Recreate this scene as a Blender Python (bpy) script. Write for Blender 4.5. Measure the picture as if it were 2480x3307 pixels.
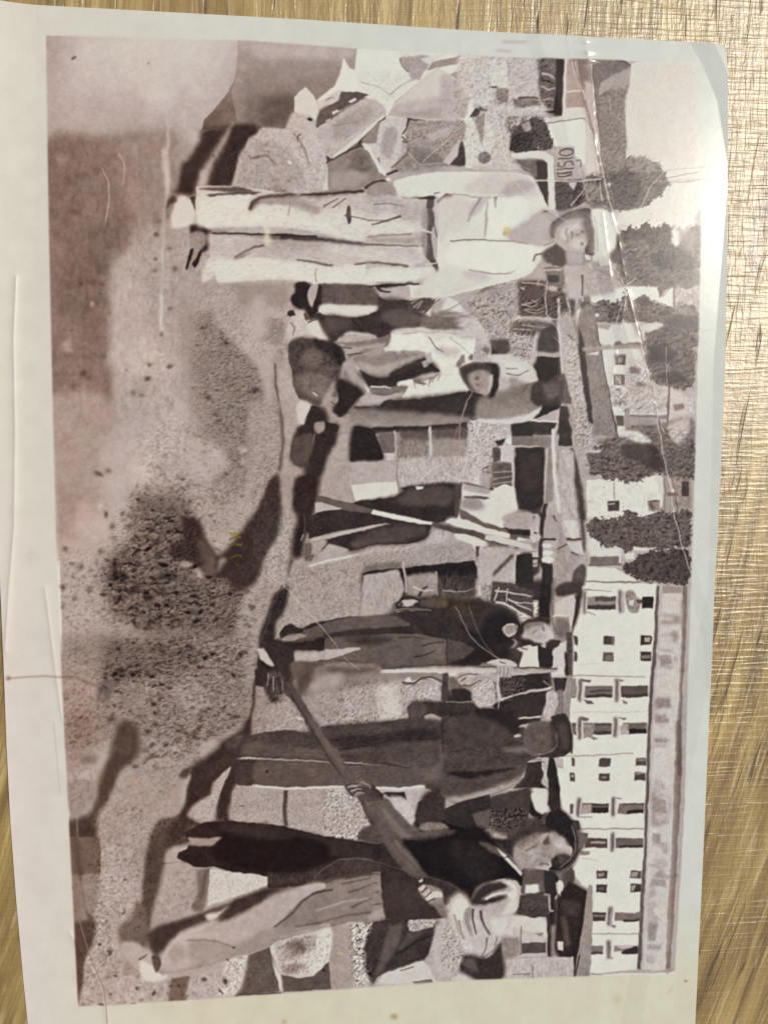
import bpy, math, numpy as np
from mathutils import Matrix, Vector
SC = bpy.context.scene
for o in list(bpy.data.objects): bpy.data.objects.remove(o)
# ---------------------------------------------------------------- camera
W0, H0 = 2480.0, 3307.0                     # the old print was traced in units of a 2480 x 3307 sheet
FL = 2388.0                                 # 26 mm equivalent lens in those units
PW, PH = 0.090, 0.090*1.5164                # printed picture, 9 x 13.65 cm
def solve_camera():
    c = [(152, 118), (2240, 206), (2172, 3138), (255, 3249)]
    s = [(0, 0), (PW, 0), (PW, -PH), (0, -PH)]
    A = []
    for (x, y), (u, v) in zip(s, c):
        u -= W0/2; v = H0/2-v
        A.append([x, y, 1, 0, 0, 0, -u*x, -u*y, -u]); A.append([0, 0, 0, x, y, 1, -v*x, -v*y, -v])
    H = np.linalg.svd(np.array(A))[2][-1].reshape(3, 3)
    M = np.diag([1/FL, 1/FL, 1])@H
    if M[2, 2] < 0: M = -M
    M /= (np.linalg.norm(M[:, 0])+np.linalg.norm(M[:, 1]))/2
    M[2] *= -1
    r1, r2 = M[:, 0], M[:, 1]
    U, _, V = np.linalg.svd(np.stack([r1, r2, np.cross(r1, r2)], 1)); R = U@V
    return R.T, -R.T@M[:, 2]
CR, CP = solve_camera()
cam = bpy.data.objects.new('camera', bpy.data.cameras.new('camera')); SC.collection.objects.link(cam)
mw = Matrix.Identity(4)
for i in range(3):
    for j in range(3): mw[i][j] = CR[i, j]
    mw[i][3] = CP[i]
cam.matrix_world = mw
cam.data.sensor_fit = 'VERTICAL'; cam.data.sensor_height = 36; cam.data.lens = 36*FL/H0
cam.data.clip_start = .002; cam.data.clip_end = 50
SC.camera = cam
def at(X, Y, z=0.0):
    """traced coordinate -> point on the level z above the table"""
    X = np.asarray(X, float); Y = np.asarray(Y, float)
    d = np.stack([(X-W0/2)/FL, (H0/2-Y)/FL, -np.ones_like(X)], -1)@CR.T
    k = (z-CP[2])/d[..., 2]
    return CP[0]+d[..., 0]*k, CP[1]+d[..., 1]*k
# ---------------------------------------------------------------- daylight
ELEV, AZ = 52.0, 62.0                       # sun height, and its bearing clockwise from the top of the picture
w = bpy.data.worlds.new('World'); SC.world = w; w.use_nodes = True
nt = w.node_tree; sky = nt.nodes.new('ShaderNodeTexSky'); sky.sky_type = 'NISHITA'; sky.sun_disc = False
sky.sun_elevation = math.radians(ELEV); sky.sun_rotation = math.radians(AZ)
nt.links.new(sky.outputs[0], nt.nodes['Background'].inputs[0]); nt.nodes['Background'].inputs[1].default_value = .075
sl = bpy.data.lights.new('sun', 'SUN'); sl.energy = 3.1; sl.angle = math.radians(12); sl.color = (1, .93, .83)
sun = bpy.data.objects.new('sun', sl); SC.collection.objects.link(sun)
sd = Vector((math.sin(math.radians(AZ))*math.cos(math.radians(ELEV)), math.cos(math.radians(AZ))*math.cos(math.radians(ELEV)), math.sin(math.radians(ELEV))))
sun.rotation_euler = (-sd).to_track_quat('-Z', 'Y').to_euler(); sun.location = sd*2
SC.view_settings.view_transform = 'Standard'; SC.view_settings.look = 'None'; SC.view_settings.gamma = 1
SC.view_settings.exposure = 0.0; SC.view_settings.use_curve_mapping = False
# ---------------------------------------------------------------- table
def mat(name):
    m = bpy.data.materials.new(name); m.use_nodes = True
    return m, m.node_tree, m.node_tree.nodes['Principled BSDF']
def N(t, typ, **k):
    n = t.nodes.new(typ)
    for a, b in k.items(): setattr(n, a, b)
    return n
def ramp(t, src, stops):
    r = N(t, 'ShaderNodeValToRGB'); e = r.color_ramp.elements
    while len(e) < len(stops): e.new(.5)
    for i, (p, c) in enumerate(stops):
        e[i].position = p; e[i].color = (*c, 1) if len(c) == 3 else (c[0], c[0], c[0], 1)
    t.links.new(src, r.inputs[0]); return r.outputs[0]
def noise(t, co, scale, detail=3, rough=.55, dist=0, off=(0, 0, 0), rot=0):
    mp = N(t, 'ShaderNodeMapping'); mp.inputs['Scale'].default_value = scale; mp.inputs['Location'].default_value = off
    mp.inputs['Rotation'].default_value = (0, 0, rot)
    t.links.new(co, mp.inputs[0]); n = N(t, 'ShaderNodeTexNoise'); n.inputs['Scale'].default_value = 1
    n.inputs['Detail'].default_value = detail; n.inputs['Roughness'].default_value = rough; n.inputs['Distortion'].default_value = dist
    t.links.new(mp.outputs[0], n.inputs['Vector']); return n.outputs[0]
def mixc(t, f, a, b, mode='MIX'):
    m = N(t, 'ShaderNodeMix', data_type='RGBA', blend_type=mode)
    for s, v in ((m.inputs[0], f), (m.inputs[6], a), (m.inputs[7], b)):
        if hasattr(v, 'is_linked') or hasattr(v, 'links'): t.links.new(v, s)
        else: s.default_value = v
    return m.outputs[2]
def mth(t, op, a, b=0.0):
    m = N(t, 'ShaderNodeMath', operation=op)
    for s, v in ((m.inputs[0], a), (m.inputs[1], b)):
        if hasattr(v, 'links'): t.links.new(v, s)
        else: s.default_value = v
    return m.outputs[0]
wood, t, p = mat('oak_laminate')
co = N(t, 'ShaderNodeTexCoord').outputs['Object']
# long grain runs along y and leans over near the foot of the board
sp = N(t, 'ShaderNodeSeparateXYZ'); t.links.new(co, sp.inputs[0])
lean = mth(t, 'POWER', mth(t, 'MAXIMUM', mth(t, 'SUBTRACT', .03, sp.outputs[1]), 0.0), 2.0)
cb = N(t, 'ShaderNodeCombineXYZ'); t.links.new(mth(t, 'ADD', sp.outputs[0], mth(t, 'MULTIPLY', lean, 1.1)), cb.inputs[0]); t.links.new(sp.outputs[1], cb.inputs[1])
gr = cb.outputs[0]
g1 = noise(t, gr, (430, 38, 1), 4, .6, .9)
g2 = noise(t, gr, (1300, 90, 1), 3, .6, .5, off=(3, 1, 0))
g3 = noise(t, co, (70, 14, 1), 3, .5, .8, off=(7, 2, 0))
base = ramp(t, g1, [(.30, (.165, .092, .018)), (.44, (.310, .202, .052)), (.56, (.430, .292, .080)), (.74, (.600, .435, .150))])
base = mixc(t, ramp(t, g3, [(.42, (.0,)), (.68, (.60,))]), base, (.245, .150, .050, 1))
base = mixc(t, ramp(t, g2, [(.52, (0,)), (.66, (.50,))]), base, (.70, .53, .25, 1))
pore = noise(t, gr, (900, 70, 1), 2, .5, .6, off=(11, 5, 0))
porem = ramp(t, pore, [(.28, (1,)), (.38, (0,))])
base = mixc(t, mth(t, 'MULTIPLY', porem, .8), base, (.10, .055, .016, 1))
t.links.new(base, p.inputs['Base Color'])
# embossed linen weave: short raised threads both ways, worn here and there
hx = noise(t, co, (120, 1750, 1), 2, .5, .5, off=(2, 9, 0))
vx = noise(t, co, (1700, 230, 1), 2, .5, .5, off=(5, 4, 0))
wear = ramp(t, noise(t, co, (30, 30, 1), 2, off=(1, 8, 0)), [(.35, (.35,)), (.6, (1,))])
fine = noise(t, co, (1800, 1800, 1), 2)
hh = mth(t, 'ADD', mth(t, 'MULTIPLY', ramp(t, hx, [(.42, (0,)), (.74, (1,))]), .8), mth(t, 'MULTIPLY', ramp(t, vx, [(.42, (0,)), (.74, (1,))]), .6))
hh = mth(t, 'MULTIPLY', hh, wear)
hh = mth(t, 'SUBTRACT', hh, mth(t, 'MULTIPLY', porem, 1.3))
hh = mth(t, 'ADD', hh, mth(t, 'MULTIPLY', fine, .45))
bp = N(t, 'ShaderNodeBump'); bp.inputs['Strength'].default_value = 1.0; bp.inputs['Distance'].default_value = .00008
t.links.new(hh, bp.inputs['Height']); t.links.new(bp.outputs[0], p.inputs['Normal'])
p.inputs['Roughness'].default_value = .40; p.inputs['Specular IOR Level'].default_value = 1.0
p.inputs['Coat Weight'].default_value = .45; p.inputs['Coat Roughness'].default_value = .42; t.links.new(bp.outputs[0], p.inputs['Coat Normal'])
me = bpy.data.meshes.new('table_top')
v = [(x, y, z) for z in (0, -.025) for x, y in ((-.6, -.8), (.75, -.8), (.75, .6), (-.6, .6))]
me.from_pydata(v, [], [(0, 1, 2, 3), (7, 6, 5, 4), (0, 4, 5, 1), (1, 5, 6, 2), (2, 6, 7, 3), (3, 7, 4, 0)])
tb = bpy.data.objects.new('table_top', me); SC.collection.objects.link(tb); me.materials.append(wood)
tb['kind'] = 'structure'; tb['label'] = 'yellow brown wood grain table top with an embossed weave'

# ---- a small painter for the flat print: soft-edged shapes of faded ink
RS = 1.5                      # traced units per raster cell
RW, RH = 1654, 2206
rng = np.random.default_rng(7)
def vnoise(h, w, cy, cx, seed):
    """smooth value noise with cells of cy x cx raster cells"""
    g = np.random.default_rng(seed)
    ny, nx = int(h/cy)+3, int(w/cx)+3
    a = g.random((ny, nx))*2-1
    y = np.arange(h)/cy; x = np.arange(w)/cx
    iy = y.astype(int); ix = x.astype(int)
    fy = y-iy; fx = x-ix
    fy = (fy*fy*(3-2*fy))[:, None]; fx = (fx*fx*(3-2*fx))[None]
    return ((a[iy][:, ix]*(1-fy)+a[iy+1][:, ix]*fy)*(1-fx)
            + (a[iy][:, ix+1]*(1-fy)+a[iy+1][:, ix+1]*fy)*fx)
_nc = {}
def noise_field(q, st=1.0):
    """full-size multi octave noise, std about 1, feature size q traced units, stretched st times downwards"""
    k = (q, st)
    if k not in _nc:
        f = np.zeros((RH, RW)); c = q/RS
        for o, am in enumerate((1, .5, .2)):
            cc = max(c/2**o, 1.0)
            f += am*vnoise(RH, RW, max(cc*st, 1), max(cc/max(st, 1e-6)**.3, 1), 11+o+int(q*7)+int(st*100))
        _nc[k] = (f/f.std()).astype(np.float32)
    return _nc[k]
def stones(q, st=1.0):
    """lumpy relief lit from one side, for gravel, rubble and leaves"""
    k = ('s', q, st)
    if k not in _nc:
        n = noise_field(q, st); s = max(int(round(q/RS*.32)), 1)
        d = n-np.roll(n, (s, s), (0, 1)); _nc[k] = (.9*np.tanh(1.3*d/d.std())-2.2*np.clip(noise_field(q*.8, st*.8)-.7, 0, 1.1)+.4*np.clip(-noise_field(q*1.1, st)-.9, 0, 1)+.12).astype(np.float32)
    return _nc[k]
def box(a, r, ax):
    if r < 1: return a
    n = 2*r+1
    p = np.pad(a, [(r+1, r) if i == ax else (0, 0) for i in (0, 1)], mode='edge')
    c = np.cumsum(p, axis=ax, dtype=np.float64)
    if ax == 0: return ((c[n:]-c[:-n])/n).astype(np.float32)
    return ((c[:, n:]-c[:, :-n])/n).astype(np.float32)
def blur(a, s):
    """gaussian-like blur, s = sigma in cells"""
    if s < .3: return a
    r = max(int(round(s*1.0)), 1)
    if s < 1.2:
        w = min(s*s/2, .33)
        for ax in (0, 1):
            p = np.pad(a, [(1, 1) if i == ax else (0, 0) for i in (0, 1)], mode='edge')
            a = (p[:-2]*w+p[2:]*w+p[1:-1]*(1-2*w)) if ax == 0 else (p[:, :-2]*w+p[:, 2:]*w+p[:, 1:-1]*(1-2*w))
        return a
    for _ in range(3):
        a = box(box(a, r, 0), r, 1)
    return a
def fill(pts, x0, y0, w, h):
    """anti-aliased even-odd coverage (4 sub rows, exact in x)"""
    SS = 4
    acc = np.zeros((h, w+1), np.float32)
    P = np.asarray(pts, float); Q = np.roll(P, -1, 0)
    ys = (np.arange(h*SS)+.5)/SS+y0
    ya, yb = P[:, 1], Q[:, 1]
    E, R = np.nonzero(((ya[:, None] <= ys) & (yb[:, None] > ys)) | ((yb[:, None] <= ys) & (ya[:, None] > ys)))
    if len(E) == 0: return acc[:, :w]
    xs = P[E, 0]+(ys[R]-ya[E])/(yb[E]-ya[E])*(Q[E, 0]-P[E, 0])-x0
    o = np.lexsort((xs, R)); R = R[o]; xs = xs[o]
    first = np.r_[True, R[1:] != R[:-1]]
    idx = np.arange(len(R)); st = np.maximum.accumulate(np.where(first, idx, 0))
    sg = np.where((idx-st) % 2 == 0, 1., -1.)/SS
    xs = np.clip(xs, 0, w-1e-3); c = xs.astype(int); f = xs-c
    # coverage of a half plane starting at xs: cell c gets 1-f, later cells 1
    d = np.zeros((h, w+2), np.float32)
    np.add.at(d, (R//SS, c), sg*(1-f)); np.add.at(d, (R//SS, c+1), sg*f)
    return np.clip(np.cumsum(d, 1)[:, :w], 0, 1)
def smooth(P, closed=True, n=4):
    P = np.asarray(P, float)
    if len(P) < 3: return P
    out = []
    m = len(P)
    for i in range(m if closed else m-1):
        a = P[(i-1) % m] if closed or i > 0 else P[i]
        b = P[i]; c = P[(i+1) % m]
        d = P[(i+2) % m] if closed or i+2 < m else c
        t1 = (c-a)*.4; t2 = (d-b)*.4
        L = np.hypot(*(c-b))
        for t, v in ((t1, a), (t2, d)):
            l = np.hypot(*t)
            if l > L*.6: t *= L*.6/l
        for k in range(n):
            s = k/n
            out.append((2*s**3-3*s*s+1)*b+(s**3-2*s*s+s)*t1+(-2*s**3+3*s*s)*c+(s**3-s*s)*t2)
    if not closed: out.append(P[-1])
    return np.array(out)
def stroke(P, w1, w2, sm=True):
    P = smooth(P, False) if sm and len(P) > 2 else np.asarray(P, float)
    T = np.gradient(P, axis=0); T /= np.maximum(np.hypot(T[:, 0], T[:, 1])[:, None], 1e-6)
    N = np.stack([-T[:, 1], T[:, 0]], 1)
    s = np.r_[0, np.cumsum(np.hypot(*np.diff(P, axis=0).T))]; s /= max(s[-1], 1e-6)
    hw = ((w1+(w2-w1)*s)/2)[:, None]
    return np.r_[P+N*hw, (P-N*hw)[::-1]]
class Canvas:
    def __init__(s):
        s.t = np.full((RH, RW), 215, np.float32)      # ink tone
        s.k = np.zeros((RH, RW), np.float32)          # warm tint
        s.y = np.zeros((RH, RW), np.float32)          # yellow stain
        s.id = np.zeros((RH, RW), np.int16)
        s.figs = [None]; s.o = (0, 0, 1.0); s.cur = 0
    def run(s, text):
        for ln in text.splitlines():
            ln = ln.split('#')[0].strip()
            if not ln: continue
            c = ln[0]
            if c == '@':
                v = [float(a) for a in ln[1:].split()]
                s.o = (v[0], v[1], v[2] if len(v) > 2 else 2.3366); continue
            if c == 'F':
                a = [x.strip() for x in ln[1:].split('|')]
                s.figs.append((a[0], a[1] if len(a) > 1 else '', 0)); s.cur = len(s.figs)-1; continue
            head, _, tail = ln[1:].partition(':')
            v = np.array([float(a) for a in tail.replace(',', ' ').split()])
            if c == 'G': s.scatter(head.split(), v); continue
            s.shape(c, head.split(), v)
    def scatter(s, head, v):
        """loose stones: each a dark hollow with a lit side, strewn over a polygon"""
        n, size, depth = int(head[0]), float(head[1]), float(head[2])
        ox, oy, sc = s.o; P = v.reshape(-1, 2)/sc+np.array([ox, oy]); lo, hi = P.min(0), P.max(0)
        M = fill((P-lo)/4, 0, 0, int((hi-lo)[0]/4)+2, int((hi-lo)[1]/4)+2)
        o = s.o; s.o = (0, 0, 1.0); done = 0
        while done < n:
            x, y = rng.random(2)*(hi-lo)
            if M[int(y/4), int(x/4)] < rng.random()*.9+.05: continue
            done += 1; x += lo[0]; y += lo[1]; r = size*(.35+rng.random()**2*1.1); a = rng.normal(0, 28)
            base = s.t[min(int(y/RS), RH-1), min(int(x/RS), RW-1)]
            if rng.random() < .55: s.shape('E', [str(base+depth*.55), 'b3', 'a75'], np.array([x+r*.35, y-r*.45, r, r*.5, a]))
            s.shape('E', [str(max(base-depth*(.5+.7*rng.random()), 28)), 'b2', 'a85'], np.array([x, y, r*.95, r*(.3+.25*rng.random()), a]))
        s.o = o
    def shape(s, c, head, v):
        ox, oy, sc = s.o; U = sc*RS
        tone = float(head[0]); opt = {}
        for h in head[1:]:
            opt[h[0]] = h[1:]
        b = float(opt.get('b', 2))/U
        if c == 'E':
            cx, cy, rx, ry = v[:4]; an = np.radians(v[4]) if len(v) > 4 else 0
            th = np.linspace(0, 2*np.pi, 28, endpoint=False)
            x = rx*np.cos(th); y = ry*np.sin(th)
            pts = np.stack([cx+x*np.cos(an)-y*np.sin(an), cy+x*np.sin(an)+y*np.cos(an)], 1)
        else:
            pts = v.reshape(-1, 2)
            if c == 'L':
                w = opt.get('w', '6').split('-'); w1 = float(w[0]); w2 = float(w[-1])
                pts = stroke(pts, w1, w2, 's' not in opt)
            elif 's' not in opt and len(pts) > 4: pts = smooth(pts)
        pts = (pts/sc+np.array([ox, oy]))/RS
        if c == 'P' and not ('s' in opt or 'm' in opt or 'u' in opt or 'r' in opt):
            w_, h_ = np.ptp(pts[:, 0]), np.ptp(pts[:, 1]); b = max(b, min(.035*math.sqrt(w_*h_), .12*min(w_, h_), 3.5))
        elif c == 'L': b = max(b, .22*max(w1, w2)/U)
        pad = int(3*b)+3+(14 if 'r' in opt else 0)
        x0 = max(int(pts[:, 0].min())-pad, 0); y0 = max(int(pts[:, 1].min())-pad, 0)
        x1 = min(int(pts[:, 0].max())+pad+1, RW); y1 = min(int(pts[:, 1].max())+pad+1, RH)
        if x1 <= x0 or y1 <= y0: return
        raw = fill(pts, x0, y0, x1-x0, y1-y0)
        sl = (slice(y0, y1), slice(x0, x1))
        if 'r' in opt:                                 # ragged leafy or stony outline
            a_ = float(opt['r'] or 9)
            m = np.clip((blur(raw, a_/RS*.7)-.5+.17*noise_field(a_)[sl]+.06*noise_field(a_*.45)[sl])*4+.5, 0, 1)
            raw = m
        else: m = blur(raw, b)
        m = m*float(opt.get('a', 100))/100
        q = opt.get('q', '6').split('x'); q, st = float(q[0]), (float(q[1]) if len(q) > 1 else 1.)
        if c == 'T':                                   # texture only: add noise of amplitude tone
            f = stones(q, st)[sl] if 'h' in opt else noise_field(q, st)[sl]; s.t[sl] += m*tone*.62*np.where(f > 0, f*.6, f*1.1); return
        g = opt.get('g')
        T = tone
        if g:
            t2 = float(g[1:])
            if g[0] == 'x': f = (np.arange(x0, x1)-pts[:, 0].min())/max(np.ptp(pts[:, 0]), 1); f = np.clip(f, 0, 1)[None]
            else: f = (np.arange(y0, y1)-pts[:, 1].min())/max(np.ptp(pts[:, 1]), 1); f = np.clip(f, 0, 1)[:, None]
            T = tone+(t2-tone)*f
        if 'n' in opt: T = T+.6*float(opt['n'])*noise_field(q, st)[sl]
        s.t[sl] = s.t[sl]*(1-m)+T*m
        if 't' in opt:
            s.k[sl] = s.k[sl]*(1-m)+.55*float(opt['t'])*m
        if 'y' in opt:
            s.y[sl] = s.y[sl]*(1-m)+float(opt['y'])*m
        if 'm' in opt:
            s.id[sl][raw > .5] = s.cur
        if 'u' in opt and (raw > .5).sum() > 12:       # a part of the current figure with a look of its own
            s.figs.append((opt['u'], '', s.cur)); s.id[sl][raw > .5] = len(s.figs)-1
        if 'x' in opt: s.id[sl][raw > .5] = 0
PIC = [(152,118),(500,128),(790,134),(1155,161),(1570,184),(2060,202),(2240,206),(2258,760),(2243,1350),(2226,1900),(2205,2600),(2172,3138),(1500,3160),(905,3205),(500,3234),(255,3249),(238,2900),(212,2400),(185,1800),(163,760)]
def finish(C):
    """soften like an old lens, fray the edges, film grain, mottling, and the unprinted paper margin"""
    m = np.clip((C.t-35)/170, 0, 1); m = .35+2.6*m*(1-m)
    C.t += m*(2.6*noise_field(22)+2.2*noise_field(9, .8)+1.6*noise_field(55))
    gy, gx = np.mgrid[0:RH, 0:RW]
    dx = .45*noise_field(16, 1.3)+.5*noise_field(41, 1.1); dy = .45*noise_field(17, 1.2)+.5*noise_field(43, 1.4)
    wx = np.clip(gx+dx, 0, RW-1.01); wy = np.clip(gy+dy, 0, RH-1.01)
    ix = wx.astype(int); iy = wy.astype(int); fx = (wx-ix).astype(np.float32); fy = (wy-iy).astype(np.float32)
    C.t = (C.t[iy, ix]*(1-fx)+C.t[iy, ix+1]*fx)*(1-fy)+(C.t[iy+1, ix]*(1-fx)+C.t[iy+1, ix+1]*fx)*fy
    C.id = C.id[iy, ix]; C.k = C.k[iy, ix]; C.y = C.y[iy, ix]
    C.t = blur(C.t, .5); C.t = C.t+.28*(C.t-blur(C.t, 2.4))+.06*(C.t-blur(C.t, 16))
    C.t += .9*noise_field(3)+1.2*noise_field(5)
    C.k += .8*noise_field(60)
    P = np.array(PIC, float)/RS
    m = blur(fill(P, 0, 0, RW, RH), 1.3)
    C.pic = fill(P, 0, 0, RW, RH) > .5
    # margin: bluish white on the long side, cream where the gum has yellowed at the foot
    y, x = np.mgrid[0:RH, 0:RW].astype(np.float32); X = x*RS; Y = y*RS
    t = 212+1.2*noise_field(3)+1.5*noise_field(50)
    C.t = C.t*m+t*(1-m); C.k *= m; C.y *= m
    foot = np.clip((Y-2900)/250, 0, 1)*np.clip((X-150)/500, 0, 1)
    C.y += (1-m)*foot*10
    C.blue = (1-m)*(1-foot)
    C.pink = (1-m)*np.clip(1-X/330, 0, 1)*np.clip((Y-1400)/900, 0, 1)
def to_srgb(C):
    t = C.t-15*np.exp(-((C.t-32)/42)**2)-6*np.exp(-((C.t-105)/45)**2)+7*np.exp(-((C.t-205)/25)**2)*C.pic; k = C.k
    m = np.clip((t-40)/180, 0, 1); mid = 4*m*(1-m)
    y, x = np.mgrid[0:RH, 0:RW]; X = x/RW; Y = y/RH
    warm = np.clip(1-X/.55, 0, 1)*8 + k            # the ink has faded redder on this side
    r = t+5+mid*5.5+warm*.8; g = t-3+mid*.5-warm*.3; b = t-6-mid*5-warm*.8
    hi = np.clip((t-185)/40, 0, 1)                  # bare paper is greenish cream
    r = r-hi*4; g = g+hi*4; b = b-hi*8
    r = r-C.blue*3; g = g+C.blue*3; b = b+C.blue*2
    r = r+C.pink*2; g = g-C.pink*3; b = b+C.pink*2
    r = r-C.y*.15; g = g-C.y*.22; b = b-C.y*1.6
    return np.stack([r, g, b], -1)

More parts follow.
